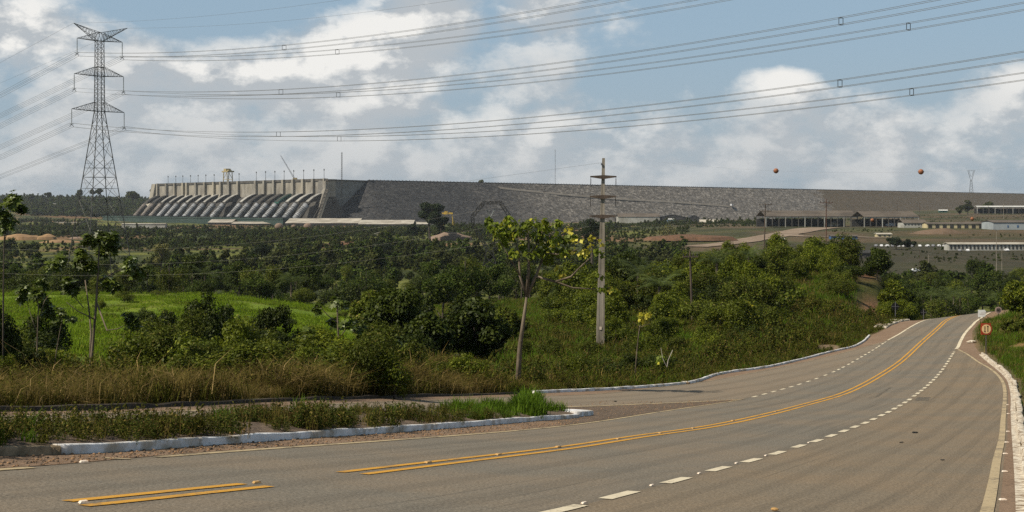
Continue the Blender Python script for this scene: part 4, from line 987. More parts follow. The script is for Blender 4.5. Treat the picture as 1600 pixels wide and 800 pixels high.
def stone(px, py, r, label):
    p = unp([(px, py)])[0]; m = MB(); m.sphere((0, 0, r * .4), r, 8, 6, (1.8, 1, .6)); tag(m.build('kerb_fragment', M['kerb_rough'], None, (p[0], p[1], float(road_z(p[None], .0)[0]))), label, 'kerb fragment')
stone(1518, 536, .22, 'white broken kerb lump at the ragged right margin'); stone(1070, 600, .16, 'white block sitting on the middle of the far kerb')

# crack lines in the asphalt
def crack(P, wdt, name='asphalt_crack'):
    L = smooth_line(unp(P), .3); r_ = rng.normal(0, .03, len(L)); L = offset(L, r_); V, f = ribbon(L, wdt, .005, n=len(L) * 2)
    tag(obj(name, mesh_np(name, V, f, MATS['sealant'])), kind='structure')
pm('sealant', (.105, .088, .066), (.135, .112, .082), 2, .8)
crack([(1368, 621), (1379, 613), (1391, 605)], .10)
for k_ in range(4): crack([(1431 + 5.5 * k_, 626 - .0 * k_), (1436 + 5 * k_, 620.5)], .12)
0 and crack([(745, 800), (820, 785), (900, 765), (1000, 741), (1100, 722)], .03)

# ================================================================== the dam
CR = 42.5                                   # crest above the eye
A_ = Vector((-700, 2750, 0)); B_ = Vector((-293, 2226, 0)); C_ = Vector((-240, 2340, 0))
wd = (B_ - A_).normalized(); wn = Vector((-.79, -.614, 0)).normalized()      # along the wall, outward
def wall_s(px):
    u = (px - 800) / F; return (u * A_.y - A_.x) / (wd.x - u * wd.y)
def WP(s, d, z):
    d = d if d < 8 else 8 + (d - 8) * .82
    p = A_ + wd * s + wn * d; return Vector((p.x, p.y, z))
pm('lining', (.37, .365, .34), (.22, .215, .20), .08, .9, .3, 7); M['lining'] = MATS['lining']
def dam():
    t = thing('concrete_dam', 'long pale concrete dam with buttresses and sloping penstocks', 'dam', (B_.x, B_.y, -30)); o = Vector((B_.x, B_.y, -30))
    Lw = (B_ - A_).length
    def pr(m, poly, s0, s1):      # poly in (d,z), extruded along the wall
        n = len(poly); V = [WP(s0, d, z) - o for d, z in poly] + [WP(s1, d, z) - o for d, z in poly]
        m.add(V, [tuple(range(n)), tuple(reversed(range(n, 2 * n)))] + [(i, i + n, (i + 1) % n + n, (i + 1) % n) for i in range(n)])
    s_left = wall_s(246)
    m = MB(); pr(m, [(0, CR - 1), (0, 15), (-14, 15), (-14, CR - 1)], s_left, Lw + 4); m.build('wall', M['concrete'], t)
    m = MB(); pr(m, [(0, 15), (6, 12), (40, -30), (-40, -30), (-14, 15)], s_left, Lw + 4); m.build('footing', M['haunch'], t)  # coloured dark for the shade seen between the haunches
    m = MB(); pr(m, [(1.5, CR - 2.5), (1.5, CR), (-15, CR), (-15, CR - 2.5)], s_left - 2, Lw + 6)
    pr(m, [(1.6, CR), (1.6, CR + 1.1), (1.2, CR + 1.1), (1.2, CR)], s_left - 2, Lw + 6); m.build('crest_road', M['concrete_dark'], t)
    bx = [248, 262, 275, 288, 294, 308, 322, 336, 347, 360, 374, 401.5, 415, 430, 444.5, 460, 475.5, 491, 508.5]
    for px in bx:
        s = wall_s(px); m = MB(); hh = 3.0
        pr(m, [(0, CR + 1.2), (4.5, CR + 1.2), (4.5, 22), (7, 15), (0, 15)], s - hh, s + hh); m.build('buttress', M['concrete'], t)
    # last left pier, leaning out
    m = MB(); pr(m, [(0, CR + .5), (5, CR + .5), (12, 10), (30, -8), (0, -8)], s_left - 16, s_left + 1); m.build('end_pier', M['concrete'], t)
    ux = [(251, 'b'), (263, 'b'), (276, 'b'), (289, 'w'), (301.5, 'w'), (315.5, 'w'), (330, 'w'), (343, 'w'), (359, 'w'), (374, 'w'),
          (401, 'w'), (414, 'w'), (429, 'w'), (443, 'w'), (457.5, 'w'), (474, 'w'), (489.5, 'w'), (506, 'w')]
    for i, (px, c) in enumerate(ux):
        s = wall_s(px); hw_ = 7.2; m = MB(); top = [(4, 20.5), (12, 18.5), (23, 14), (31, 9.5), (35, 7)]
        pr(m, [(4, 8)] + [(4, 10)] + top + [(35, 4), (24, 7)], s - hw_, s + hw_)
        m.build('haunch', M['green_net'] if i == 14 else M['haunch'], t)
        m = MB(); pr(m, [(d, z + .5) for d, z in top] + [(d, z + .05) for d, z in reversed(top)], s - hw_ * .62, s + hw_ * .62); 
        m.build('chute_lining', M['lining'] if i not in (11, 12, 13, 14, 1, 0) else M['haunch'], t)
        m = MB(); P = [WP(s, d, z) - o for d, z in ((36, 2), (41, -2), (47, -7), (56, -15), (63, -21))]; m.tube(P, 4.9, 20)
        pn = m.build('penstock', M['penstock'] if c == 'w' else M['penstock_brown'], t, smooth=True)
        m = MB()
        for f in (-.5, -.2, .1, .35, .6, .85, 1.15):
            a = P[2] + (P[3] - P[2]) * f; dd = (P[3] - P[2]).normalized(); m.tube([a - dd * .35, a + dd * .35], 5.3, 20)
        m.build('ring', M['haunch'], pn)
        m = MB(); pr(m, [(10, 6), (36, -2), (44, -26), (10, -26)], s + hw_ + 1.2, s + hw_ + 2.6); m.build('side_wall', M['wall_dark'], t)  # near-black colour stands for the shade in the gaps between penstocks
    # erection bay wall and gridded slope at the near end
    m = MB(); s0 = wall_s(516); s1 = Lw
    pr(m, [(3, 27), (27, -27), (24, -30), (0, 22)], s0, s1 - 6); m.build('sloping_slab', M['concrete'], t)
    m = MB()
    for q in np.linspace(0, 1, 7): s = s0 + (s1 - 6 - s0) * q; a, b = WP(s, 3, 27.3) - o, WP(s, 27, -26.7) - o; m.bar(a, b, .8)
    for q in np.linspace(.04, .96, 10): a, b = WP(s0, 3 + 24 * q, 27.3 - 54 * q) - o, WP(s1 - 6, 3 + 24 * q, 27.3 - 54 * q) - o; m.bar(a, b, .55)
    m.build('slab_ribs', M['haunch'], t)
    m = MB(); pr(m, [(4, CR - 3), (4, 28), (30, -30), (0, -30), (0, CR - 3)], s1 - 6, s1 + 3); m.build('side_wall', M['concrete'], t)
    m = MB(); pr(m, [(66, -19), (96, -19), (96, -21), (66, -21)], wall_s(240) - 60, wall_s(512)); m.build('powerhouse_roof', M['green_deck'], t)
    m = MB(); pr(m, [(62, -21), (95, -21), (95, -33), (62, -33)], wall_s(240) - 60, wall_s(512)); m.build('powerhouse_wall', M['green_deck'], t)
    m = MB()
    for px, c in ux: s = wall_s(px); pr(m, [(64, -17.2), (96.6, -17.8), (96.6, -19), (64, -19)], s - 1, s + 1)
    m.build('roof_kerbs', M['concrete_dark'], t)
    # closing gravity block between the powerhouse and the rockfill
    d2 = (C_ - B_); L2 = d2.length; d2 = d2.normalized(); n2 = Vector((d2.y, -d2.x, 0)); n2 = n2 if n2.y < 0 else -n2
    if n2.x > 0 and False: n2 = -n2
    m = MB(); 
    poly = [(0, CR - 1), (0, 26), (.5, -30), (-20, -30), (-14, CR - 1)]
    V = [];
    for s in (-2, L2 + 60):
        for d, z in poly: p = B_ + d2 * s - d2.cross(Vector((0, 0, 1))) * -d; V.append(Vector((p.x, p.y, z)) - o)
    n = len(poly); m.add(V, [tuple(range(n)), tuple(reversed(range(n, 2 * n)))] + [(i, i + n, (i + 1) % n + n, (i + 1) % n) for i in range(n)])
    m.build('gravity_wall', M['concrete_dark2'], t)
    m = MB(); q = d2.cross(Vector((0, 0, 1)))
    a = B_ - d2 * 2; b = B_ + d2 * (L2 + 60); V = []
    for p in (a, b):
        for e in (2, -15):
            for z in (CR - 2, CR): r_ = p + q * e; V.append(Vector((r_.x, r_.y, z)) - o)
    m.add(V, [(0, 4, 5, 1), (1, 5, 7, 3), (3, 7, 6, 2), (2, 6, 4, 0), (0, 1, 3, 2), (4, 6, 7, 5)]); m.build('crest_road', M['concrete_dark'], t)
pm('green_net', (.02, .09, .07), (.015, .06, .05), .1, .9); M['green_net'] = MATS['green_net']
pm('concrete_dark2', (.235, .228, .212), (.165, .158, .146), .05, .9, 0, 7, stretch=(1, 1, 2)); M['concrete_dark2'] = MATS['concrete_dark2']
dam()

def rockfill():
    t = thing('rockfill_dam', 'long grey rockfill embankment stretching to the right horizon', 'dam', (C_.x, C_.y, -30)); o = Vector((C_.x, C_.y, -30))
    cd_ = Vector((.618, .786, 0)); cn = Vector((.786, -.618, 0)); Lr = 6500
    ss = np.concatenate([np.linspace(0, 2600, 330), np.linspace(2620, Lr, 120)]); prof = [(-14, CR), (0, CR)] + [(q, CR - q * (CR + 31) / 112) for q in np.linspace(5, 112, 24)] + [(150, -44)]
    V = []; 
    cols_ = []
    for a in np.linspace(-math.radians(128), 0, 42)[:-1]:         # rounded end, swinging from behind the wall
        dd = Vector((cn.x * math.cos(a) - cn.y * math.sin(a), cn.x * math.sin(a) + cn.y * math.cos(a), 0)); cols_.append((C_, dd, float(np.interp(math.degrees(-a), [0, 45, 82, 100, 128], [1, 1.2, 1.22, .8, .5]))))
    for s in ss: cols_.append((C_ + cd_ * s, cn, 1.0))
    for c, dd, ls in cols_:
        for i, (q, z) in enumerate(prof):
            q = q * ls; p = c + dd * q; nz = (float(vnoise(p.x, p.y, 9, 2)) - .5) * 1.6 + (float(vnoise(p.x, p.y, 40, 4)) - .5) * 2.0 if i > 1 else 0
            V.append((p.x - o.x, p.y - o.y, z - o.z + nz + (1.5 if False else 0)))
    n = len(prof); m_ = len(cols_); idx = np.arange(n * m_).reshape(m_, n)
    Fq = np.stack([idx[:-1, :-1], idx[:-1, 1:], idx[1:, 1:], idx[1:, :-1]], -1).reshape(-1, 4)
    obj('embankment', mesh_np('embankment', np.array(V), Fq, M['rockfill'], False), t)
    me = MB(); k = 0
    for s in np.arange(4, 3400, 9.0):
        p = C_ + cd_ * s + cn * .5 - o; me.box((p.x, p.y, CR + .9 + 30), (1.2, 1.2, 1.9))
    a, b = C_ - o + cn * .5, C_ + cd_ * Lr - o + cn * .5; zz = CR + 30
    me.add([(a.x, a.y, zz), (b.x, b.y, zz), (b.x, b.y, zz + .9), (a.x, a.y, zz + .9), (a.x - .5, a.y + .4, zz), (b.x - .5, b.y + .4, zz), (b.x - .5, b.y + .4, zz + .9), (a.x - .5, a.y + .4, zz + .9)], [(0, 1, 2, 3), (3, 2, 6, 7), (7, 6, 5, 4)])
    me.build('parapet', M['concrete_dark'], t)
    # haul road ramp across the face
    V = []; N = 60
    for i in range(N + 1):
        f = i / N; s = 330 + f * 760; q = 14 + f * 56 + 4 * math.sin(f * 5); z = CR - q * (CR + 31) / 112
        for e, h in ((-3.2, 2.6), (3.2, -.6), (4.5, -2.0)): p = C_ + cd_ * s + cn * (q + e) - o; V.append((p.x, p.y, z + h + 30))
    Fs = [];
    for i in range(N): a = i * 3; Fs += [(a, a + 1, a + 4, a + 3), (a + 1, a + 2, a + 5, a + 4)]
    obj('haul_road', mesh_np('haul_road', V, Fs, M['road_dirt2']), t)
    return lambda s, q: (C_ + cd_ * s + cn * q, CR - q * (CR + 31) / 112)
pm('road_dirt2', (.20, .18, .155), (.14, .125, .105), .05, .95); M['road_dirt2'] = MATS['road_dirt2']
RF = rockfill()

# lamps on the crest, gantry crane, jib crane, masts
for i, px in enumerate([265, 277, 288, 300, 312, 324, 337, 376, 403, 417.5, 432, 446.5, 461.5, 477, 493, 509]):
    s = wall_s(px); p = WP(s, 3, CR + 1.2); t = thing('lamp_mast', '%s lamp mast from the left on the crest of the concrete dam' % ORD[i], 'lamp mast', tuple(p), 0, 'lamp masts along the dam crest')
    h = 12.0 if px < 380 else 13.5
    m = MB(); m.tube([(0, 0, 0), (0, 0, h)], [.42, .28], 6); m.build('pole', M['steel'], t); m = MB(); m.box((0, 0, h + .3), (1.5, 1.5, 2.6)); m.build('lamp_head', M['steel'], t)
def gantry():
    s = wall_s(354.5); p = WP(s, -2, CR); k = p.y / F; t = thing('gantry_crane', 'beige gantry crane standing on the crest of the concrete dam', 'crane', tuple(p), math.atan2(wd.y, wd.x))
    for x in (-6, 6):
        for y in (-5, 5): m = MB(); m.tube([(x * 1.35, y, 0), (x, y, 18)], [.9, .8], 4); m.build('leg', M['gantry'], t)
    m = MB(); m.box((0, -5, 5), (17, .9, .9)); m.box((0, 5, 5), (17, .9, .9)); m.bar((-8, -5, 5), (6, -5, 17), .4); m.bar((8, 5, 5), (-6, 5, 17), .4); m.build('brace', M['gantry'], t)
    m = MB(); m.box((0, 0, 18.8), (23, 13, 2.4)); m.build('bridge', M['gantry'], t)
    m = MB(); m.box((-3, 0, 21.8), (10, 9, 4.4)); m.box((6, 0, 20.8), (5, 6, 2)); m.build('machine_house', M['gantry'], t)
gantry()
def jib():
    p = WP(wall_s(455), -6, CR); k = p.y / F; t = thing('mobile_crane', 'crane with a long thin boom leaning left above the dam', 'crane', tuple(p))
    tip = Vector(P3(438.5, 243, p.y)) - p; m = MB(); L = tip.length; d = tip.normalized(); u = d.cross(Vector((0, 1, 0))).normalized()
    for a in (-1, 1):
        for b in (-1, 1): m.bar(Vector((0, b * .9, 3)) + u * a * .9, tip + u * a * .3, .2)
    for i in range(26):
        f, g = i / 26, (i + 1) / 26; s_ = 1 if i % 2 else -1; m.bar(Vector((0, 0, 3)).lerp(tip, f) + u * s_ * .8, Vector((0, 0, 3)).lerp(tip, g) - u * s_ * .8, .14)
    m.build('boom', M['steel_dark'], t)
    m = MB(); m.box((1, 0, 2.6), (7, 4, 3)); m.build('cab', M['gantry'], t); m = MB(); m.box((0, 0, .7), (9, 5, 1.2)); m.build('chassis', M['steel_dark'], t)
jib()
def mast(px, ytop, z, base, hw_, label, mat='steel'):
    x = (px - 800) / F * z; t = thing('lattice_mast', label, 'mast', (x, z, base)); H = (HY - ytop) / F * z - base; m = MB(); n = max(8, int(H / (hw_ * 3)))
    C = [(hw_ * math.cos(a), hw_ * math.sin(a)) for a in (0.3, 2.39, 4.49)]
    for c in C: m.bar((c[0], c[1], 0), (c[0], c[1], H), hw_ * .2)
    for i in range(n):
        for j in range(3): a, b = C[j], C[(j + 1) % 3]; m.bar((a[0], a[1], H * i / n), (b[0], b[1], H * (i + 1) / n), hw_ * .13)
    m.build('mast_body', M[mat], t)
mast(534, 238, 2240, -5, 1.1, 'tall lattice mast rising at the near end of the concrete dam')
mast(867.5, 233, 2900, 30, .55, 'hair thin guyed mast standing behind the rockfill crest', 'steel')
def ytower():
    z = 5200; k = z / F; x = (1517.5 - 800) * k; base = (HY - 306) * k; t = thing('transmission_tower', 'faint distant Y shaped pylon on the skyline beyond the dam', 'transmission tower', (x, z, base)); H = (306 - 266) * k; m = MB()
    q = lambda a, f: Vector((a * k, 0, H * f))
    for s in (-1, 1):
        m.bar(q(s * 3.6, 0), q(s * 1.1, .62), .75); m.bar(q(s * 1.1, .62), q(s * 5.2, .98), .75); m.bar(q(s * .6, .74), q(s * 3.6, .98), .6)
        for i in range(6): f = i / 6 * .62; g = (i + 1) / 6 * .62; w0 = 3.6 - 2.5 * f / .62; w1 = 3.6 - 2.5 * g / .62; m.bar(q(s * w0, f), q(-s * w1, g), .5)
    m.bar(q(-6.6, .98), q(6.6, .98), .7); m.bar(q(-1.1, .62), q(1.1, .62), .7); m.build('tower_body', M['steel'], t)
ytower()
def bus():
    p, z = RF(1095, 71); t = thing('parked_bus', 'long white coach stopped at the foot of the haul road on the rockfill face', 'bus', (p.x, p.y, z + 3.8), math.atan2(.786, .618) + .35)
    m = MB(); m.box((0, 0, 3.2), (20, 4, 4.2)); m.build('body', M['car_white'], t); m = MB(); m.box((0, -2.05, 3.9), (18, .1, 1.2)); m.build('window_band', M['car_glass'], t)
    m = MB()
    for x in (-6.5, 6): m.disc((x, -1.9, 1), 1, .6, 12)
    m.build('wheels', M['tyre'], t)
bus()

# ================================================================== buildings of the plain
def zg(px, py, z0, z1):
    zs = np.linspace(z0, z1, 260); y = HY - G((px - 800) / F * zs, zs) / zs * F; return float(zs[np.abs(y - py).argmin()])
def quadbox(m, x0, x1, y0, y1, z0, z1): m.box(((x0 + x1) / 2, (y0 + y1) / 2, (z0 + z1) / 2), (x1 - x0, y1 - y0, z1 - z0))
def shed(name, label, cat, px0, px1, ytop, ybase, z, depth, roof, wall, ridge=.25, openp=0, group=None, eave=.6, gable='x', extra=None, rz=0.0):
    z = zg((px0 + px1) / 2, ybase, z * .72, z * 1.35); k = z / F; w_ = (px1 - px0) * k; H = (ybase - ytop) * k; x = ((px0 + px1) / 2 - 800) * k; base = (HY - ybase) * k
    gz = g1(x, z); t = thing(name, label, cat, (x, z, min(base, gz)), rz, group); b0 = 0; dz = base - min(base, gz); H += dz; hw_ = w_ / 2; he = H * (1 - ridge)
    m = MB()
    if openp:
        for i in range(openp + 1):
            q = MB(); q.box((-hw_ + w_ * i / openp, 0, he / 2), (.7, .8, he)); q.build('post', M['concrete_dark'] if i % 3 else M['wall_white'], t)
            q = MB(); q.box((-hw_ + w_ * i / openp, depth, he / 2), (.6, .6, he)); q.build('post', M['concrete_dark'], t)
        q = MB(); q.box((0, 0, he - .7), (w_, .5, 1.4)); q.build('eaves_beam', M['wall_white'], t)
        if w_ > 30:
            q = MB(); q.box((0, depth - .5, he * .36), (w_, .3, he * .72)); q.build('back_wall', M[wall], t)  # dark sheet added behind the posts to stand for the shaded interior
    else: quadbox(m, -hw_, hw_, 0, depth, 0, he); m.build('wall', M[wall], t)
    r = MB(); e = eave; y0, y1 = -e, depth + e
    if gable == 'x':   # ridge runs left-right
        V = [(-hw_ - e, y0, he), (hw_ + e, y0, he), (hw_ + e, (y0 + y1) / 2, H), (-hw_ - e, (y0 + y1) / 2, H), (-hw_ - e, y1, he), (hw_ + e, y1, he)]
        V += [(a, b, c - .35) for a, b, c in V]; r.add(V, [(0, 1, 2, 3), (3, 2, 5, 4), (6, 9, 8, 7), (9, 10, 11, 8), (0, 6, 7, 1), (4, 5, 11, 10), (0, 3, 9, 6), (3, 4, 10, 9), (1, 7, 8, 2), (2, 8, 11, 5)])
    else:
        V = [(-hw_ - e, y0, he), (0, y0, H), (hw_ + e, y0, he), (-hw_ - e, y1, he), (0, y1, H), (hw_ + e, y1, he)]; V += [(a, b, c - .35) for a, b, c in V]
        r.add(V, [(0, 1, 4, 3), (1, 2, 5, 4), (6, 9, 10, 7), (7, 10, 11, 8), (0, 6, 7, 1), (1, 7, 8, 2), (3, 4, 10, 9), (4, 5, 11, 10), (0, 3, 9, 6), (2, 8, 11, 5)])
        g_ = MB(); g_.add([(-hw_, -.02, he - .3), (hw_, -.02, he - .3), (0, -.02, H - .4), (-hw_, .3, he - .3), (hw_, .3, he - .3), (0, .3, H - .4)], [(0, 1, 2), (3, 5, 4), (0, 3, 4, 1), (1, 4, 5, 2), (2, 5, 3, 0)]); g_.build('gable', M[wall], t)
    r.build('roof', M[roof], t)
    if extra:
        for (n_, mt, a, b, c, d) in extra:   # fractions across and up the front wall
            q = MB(); q.box((-hw_ + w_ * (a + b) / 2, -.12, he * (c + d) / 2), (w_ * (b - a), .2, he * (d - c))); q.build(n_, M[mt], t)
    return t
win = lambda n, c=.35, d=.7, mt='wall_dark': [('window', mt, (i + .3) / n, (i + .7) / n, c, d) for i in range(n)]
zH = 1350
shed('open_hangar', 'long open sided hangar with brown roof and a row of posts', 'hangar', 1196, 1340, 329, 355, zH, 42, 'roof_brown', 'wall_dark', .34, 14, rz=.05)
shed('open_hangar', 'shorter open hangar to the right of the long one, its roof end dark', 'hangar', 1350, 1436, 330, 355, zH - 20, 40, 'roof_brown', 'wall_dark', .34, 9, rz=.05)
for px, l in ((1275, 'pale awning roof under the long hangar, left of the reddish pole'), (1303, 'pale awning roof under the long hangar, right of the reddish pole')): shed('awning', l, 'awning', px - 9, px + 9, 347, 354, zH - 25, 9, 'roof_pale', 'wall_cream', .6, 2, gable='y')
for px, l in ((1392, 'white truck parked under the shorter hangar'),):
    z = zH - 40; x = (px - 800) / F * z; t = thing('parked_truck', l, 'truck', (x, z, g1(x, z)))
    m = MB(); m.box((1, 0, 2.4), (6, 2.6, 2.8)); m.build('cargo_box', M['car_white'], t); m = MB(); m.box((-3.2, 0, 1.9), (2, 2.4, 2.2)); m.build('cab', M['car_white'], t); m = MB()
    for q in (-3, 0, 3): m.disc((q, -1.2, .6), .6, .4, 10)
    m.build('wheels', M['tyre'], t)
shed('workshop', 'small white workshop with brown pitched roof and small dark windows', 'workshop', 1412, 1448, 343, 356, 1270, 20, 'roof_brown', 'wall_white', .4, 0, extra=win(7, .55, .75), gable='x')
shed('arcade_building', 'low long building with dark arched bays beside the white workshop', 'building', 1449, 1551, 347, 357, 1265, 16, 'roof_brown', 'wall_cream', .25, 0, extra=[('bay', 'wall_dark', (i + .12) / 9, (i + .62) / 9, 0, .8) for i in range(9)])
shed('metal_shed', 'large pale blue metal shed at the right end of the yard', 'shed', 1552, 1640, 344, 359, 1250, 30, 'roof_brown', 'wall_blue', .2, 0, extra=[('door', 'blue_paint', .42, .45, .3, .6), ('door', 'blue_paint', .25, .27, .3, .6)])
shed('long_building', 'long white building with flat pale roof behind the row of parked cars', 'building', 1483, 1640, 379, 391.5, 850, 10, 'roof_pale', 'wall_white', .16, 0, extra=win(26, .25, .8))
shed('kiosk', 'small yellow building above the blue roofed shed', 'building', 1371, 1393, 364, 371, 1050, 8, 'roof_pale', 'wall_cream', .2, 0, extra=win(3))
shed('blue_shed', 'long low blue shed on the slope below the hangars', 'shed', 1299, 1340, 367, 374, 1030, 8, 'roof_brown', 'blue_paint', .2, 0, extra=[('window', 'wall_white', .22, .26, .2, .8), ('window', 'wall_dark', .5, .6, .2, .8)])
shed('low_house', 'grey roofed low house with blue walls behind the hilltop bushes', 'house', 1293, 1322, 392, 405, 700, 9, 'wall_dark', 'sky_blue_paint', .3, 0, extra=win(5, .2, .7))
shed('low_house', 'long grey roofed house to the right of the blue walled one', 'house', 1324, 1372, 391, 404, 690, 9, 'wall_dark', 'concrete_dark', .3, 0, extra=win(6, .2, .7))
shed('canopy_building', 'flat roofed white canopy building on the slope at the far right', 'building', 1527, 1620, 321.5, 334, 2150, 14, 'roof_white', 'wall_dark', .12, 10)
for i, px in enumerate((1470.5, 1477.5)): shed('tank_house', 'pale green tank house, the %s of the two below the right part of the dam' % ('left' if not i else 'right'), 'tank house', px - 3, px + 3, 327.5, 332, 2300, 5, 'roof_white', 'green_net', .3)
shed('warehouse', 'long low warehouse with brown roof below the middle of the rockfill', 'warehouse', 966, 1031, 333.5, 345, 1700, 40, 'roof_brown', 'wall_white', .35)
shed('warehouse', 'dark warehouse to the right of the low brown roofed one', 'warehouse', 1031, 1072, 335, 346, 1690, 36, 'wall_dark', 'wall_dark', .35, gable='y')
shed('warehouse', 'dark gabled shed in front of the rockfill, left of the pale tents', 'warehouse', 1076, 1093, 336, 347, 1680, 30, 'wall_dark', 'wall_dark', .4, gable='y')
shed('container', 'light blue container hut before the dark warehouse', 'container', 1042, 1053, 341.5, 348, 1560, 6, 'roof_white', 'sky_blue_paint', .15, extra=win(2))
for i, (px, w_) in enumerate(((1103, 9), (1117, 7), (1192, 4))): shed('tent', 'pale ridge tent, %s of those below the rockfill' % ('leftmost', 'middle', 'rightmost')[i], 'tent', px - w_, px + w_, 343, 349 if i < 2 else 352, 1540, 10, 'roof_pale', 'wall_cream', .7, gable='x')
shed('white_shed', 'tiny blue and white shed by the dirt road', 'shed', 1219, 1225, 371, 377, 900, 4, 'roof_white', 'sky_blue_paint', .3)
shed('factory_hall', 'long pale roofed hall below the left group of penstocks', 'hall', 325, 362, 343, 351, 1950, 60, 'roof_pale', 'wall_dark', .55)
shed('factory_hall', 'low pale roofed hall between the longer pale halls below the dam', 'hall', 362, 425, 346.5, 352, 1930, 40, 'roof_pale', 'wall_dark', .5)
shed('factory_hall', 'largest pale roofed hall below the right group of penstocks', 'hall', 446, 560, 341.5, 353, 1880, 90, 'roof_pale', 'wall_dark', .6)
shed('factory_hall', 'yellowish roofed hall joining the largest hall on its right', 'hall', 560, 645, 344, 354, 1860, 70, 'roof_pale', 'wall_dark', .6)
shed('factory_hall', 'small pale roofed hall just left of the lone dark tree', 'hall', 646, 672, 347, 352, 1850, 30, 'roof_pale', 'wall_dark', .6)
shed('tent', 'pale ridge tent alone in the scrub below the largest hall', 'tent', 581, 607, 362, 368, 1150, 8, 'roof_pale', 'wall_cream', .75, gable='y')
for i, (px, r_) in enumerate(((436, 7), (481, 7), (459, 4))):
    z = 1820; k = z / F; x = (px - 800) * k; m = MB(); m.sphere((0, 0, 0), r_ * k, 14, 8, (1, 1, .8)); tag(m.build('gravel_heap', M['pink_soil'], None, (x, z, (HY - 354) * k)), ('rounded gravel heap left of the largest pale roofed hall', 'rounded gravel heap in front of the largest pale roofed hall', 'small gravel heap between the two rounded ones')[i], 'gravel heap')
shed('low_wall_building', 'long pale low wall below the green powerhouse deck at the far left', 'building', 190, 258, 349, 357, 1900, 10, 'roof_pale', 'wall_white', .1)
shed('low_wall_building', 'pale low wall left of the lattice tower legs', 'building', 84, 128, 347, 351, 2050, 8, 'roof_pale', 'wall_cream', .1)
for (a, b, yt, yb, l) in ((77, 92, 318, 321, 'distant white roof on the left hillside, lower one'), (90, 104, 316, 319, 'distant white roof on the left hillside, upper one'), (170, 188, 324, 328, 'white roofed site hut right of the tower leg'), (184, 197, 313.5, 316, 'small white roof high on the hill beside the dam')):
    shed('site_hut', l, 'hut', a, b, yt, yb, 3250, 12, 'roof_white', 'wall_white', .6)
def mound(name, label, px, py, rpx, hpx, z, mat, seed, sy=.5):
    k = z / F; x = (px - 800) * k; n, mR = 40, 10; V = [(0, 0, hpx * k)]; Fs = []
    for j in range(1, mR + 1):
        for i in range(n):
            a = 2 * math.pi * i / n; r = rpx * k * j / mR * (1 + .25 * (float(vnoise(math.cos(a) * 3, math.sin(a) * 3, 1, seed)) - .5)); h = hpx * k * (1 - (j / mR) ** 1.6) * (.7 + .6 * float(vnoise(r * math.cos(a), r * math.sin(a), rpx * k * .35, seed))); V.append((r * math.cos(a), r * math.sin(a) * sy, h - (2 if j == mR else 0)))
    for i in range(n): Fs.append((0, 1 + i, 1 + (i + 1) % n))
    for j in range(mR - 1):
        for i in range(n): a = 1 + j * n + i; b = 1 + j * n + (i + 1) % n; Fs.append((a, a + n, b + n, b))
    me = mesh_np(name, V, Fs, M[mat]); tag(obj(name, me, None, (x, z, (HY - py) * k)), label, 'mound')
mound('earth_mound', 'orange earth mound at the far left beyond the trees', 35, 371, 38, 5, 1250, 'sand', 3)
mound('earth_mound', 'bright sandy mound right of the orange one, left of the tower', 74, 371, 16, 5, 1240, 'sand', 5)
mound('earth_mound', 'low reddish mound with a flat crest under the sandy mounds', 95, 379, 40, 4, 1150, 'sand', 8)
mound('earth_mound', 'brown earth bank by the left legs of the lattice tower', 122, 376, 22, 6, 1300, 'pink_soil', 9)
mound('gravel_mound', 'flat pinkish gravel mound right of the lone dark tree', 702, 372, 36, 9, 1150, 'pink_soil', 11)
mound('red_bank', 'reddish soil bank in the scrub below the pale halls', 548, 382, 50, 5, 1000, 'red_soil', 13)
mound('red_bank', 'brown soil bank between the scrub and the white tents', 1075, 371, 75, 5, 1000, 'red_soil', 14)
mound('soil_bank', 'wide brown soil slope under the arched building', 1470, 375, 95, 15, 1120, 'soil_slope', 15, .3)
def ycrane():
    z = 1750; k = z / F; x = (700 - 800) * k; base = (HY - 354) * k; t = thing('gantry_crane', 'yellow gantry crane before the rockfill, right of the lone dark tree', 'crane', (x, z, base))
    H = (354 - 334) * k
    for px_ in (-6.5, 7): m = MB(); m.tube([(px_ * k * 1.15, 0, 0), (px_ * k * .9, 0, H)], .55, 4); m.build('leg', M['yellow_steel'], t)
    m = MB(); m.tube([(5 * k, 6, H), (11 * k, 16, 0)], .5, 4); m.build('leg', M['yellow_steel'], t)
    m = MB(); m.box((-1 * k, 0, H + .6), (17 * k, 3, 2.0)); m.build('bridge', M['yellow_steel'], t); m = MB(); m.box((-3 * k, 0, H + 1.2), (5 * k, 4, 4)); m.build('trolley', M['yellow_steel'], t)
ycrane()
# dirt road of the yard
def far_road(P, w0, w1, name):
    pts = []
    for px, py in P: z = zg(px, py, 430, 1700); pts.append(((px - 800) / F * z, z))
    Q = smooth_line(pts, 12); n = len(Q); wv = np.linspace(w0, w1, n) / 2; A = offset(Q, wv); B = offset(Q, -wv); V = []
    for j in range(5): t = j / 4; C = A * (1 - t) + B * t; V.append(np.column_stack([C, G(C[:, 0], C[:, 1]) + .5]))
    V = np.concatenate(V); idx = np.arange(5 * n).reshape(5, n); Fq = np.stack([idx[:-1, :-1], idx[1:, :-1], idx[1:, 1:], idx[:-1, 1:]], -1).reshape(-1, 4)
    if np.cross(V[Fq[0][1]] - V[Fq[0][0]], V[Fq[0][2]] - V[Fq[0][0]])[2] < 0: Fq = Fq[:, ::-1]
    tag(obj(name, mesh_np(name, V, Fq, M['road_dirt'], True)), kind='structure')
far_road([(1085, 386), (1130, 382), (1180, 374), (1225, 366), (1262, 359), (1290, 356)], 19, 30, 'dirt_road')
far_road([(1225, 366), (1262, 370), (1330, 371), (1400, 372)], 14, 9, 'dirt_road')

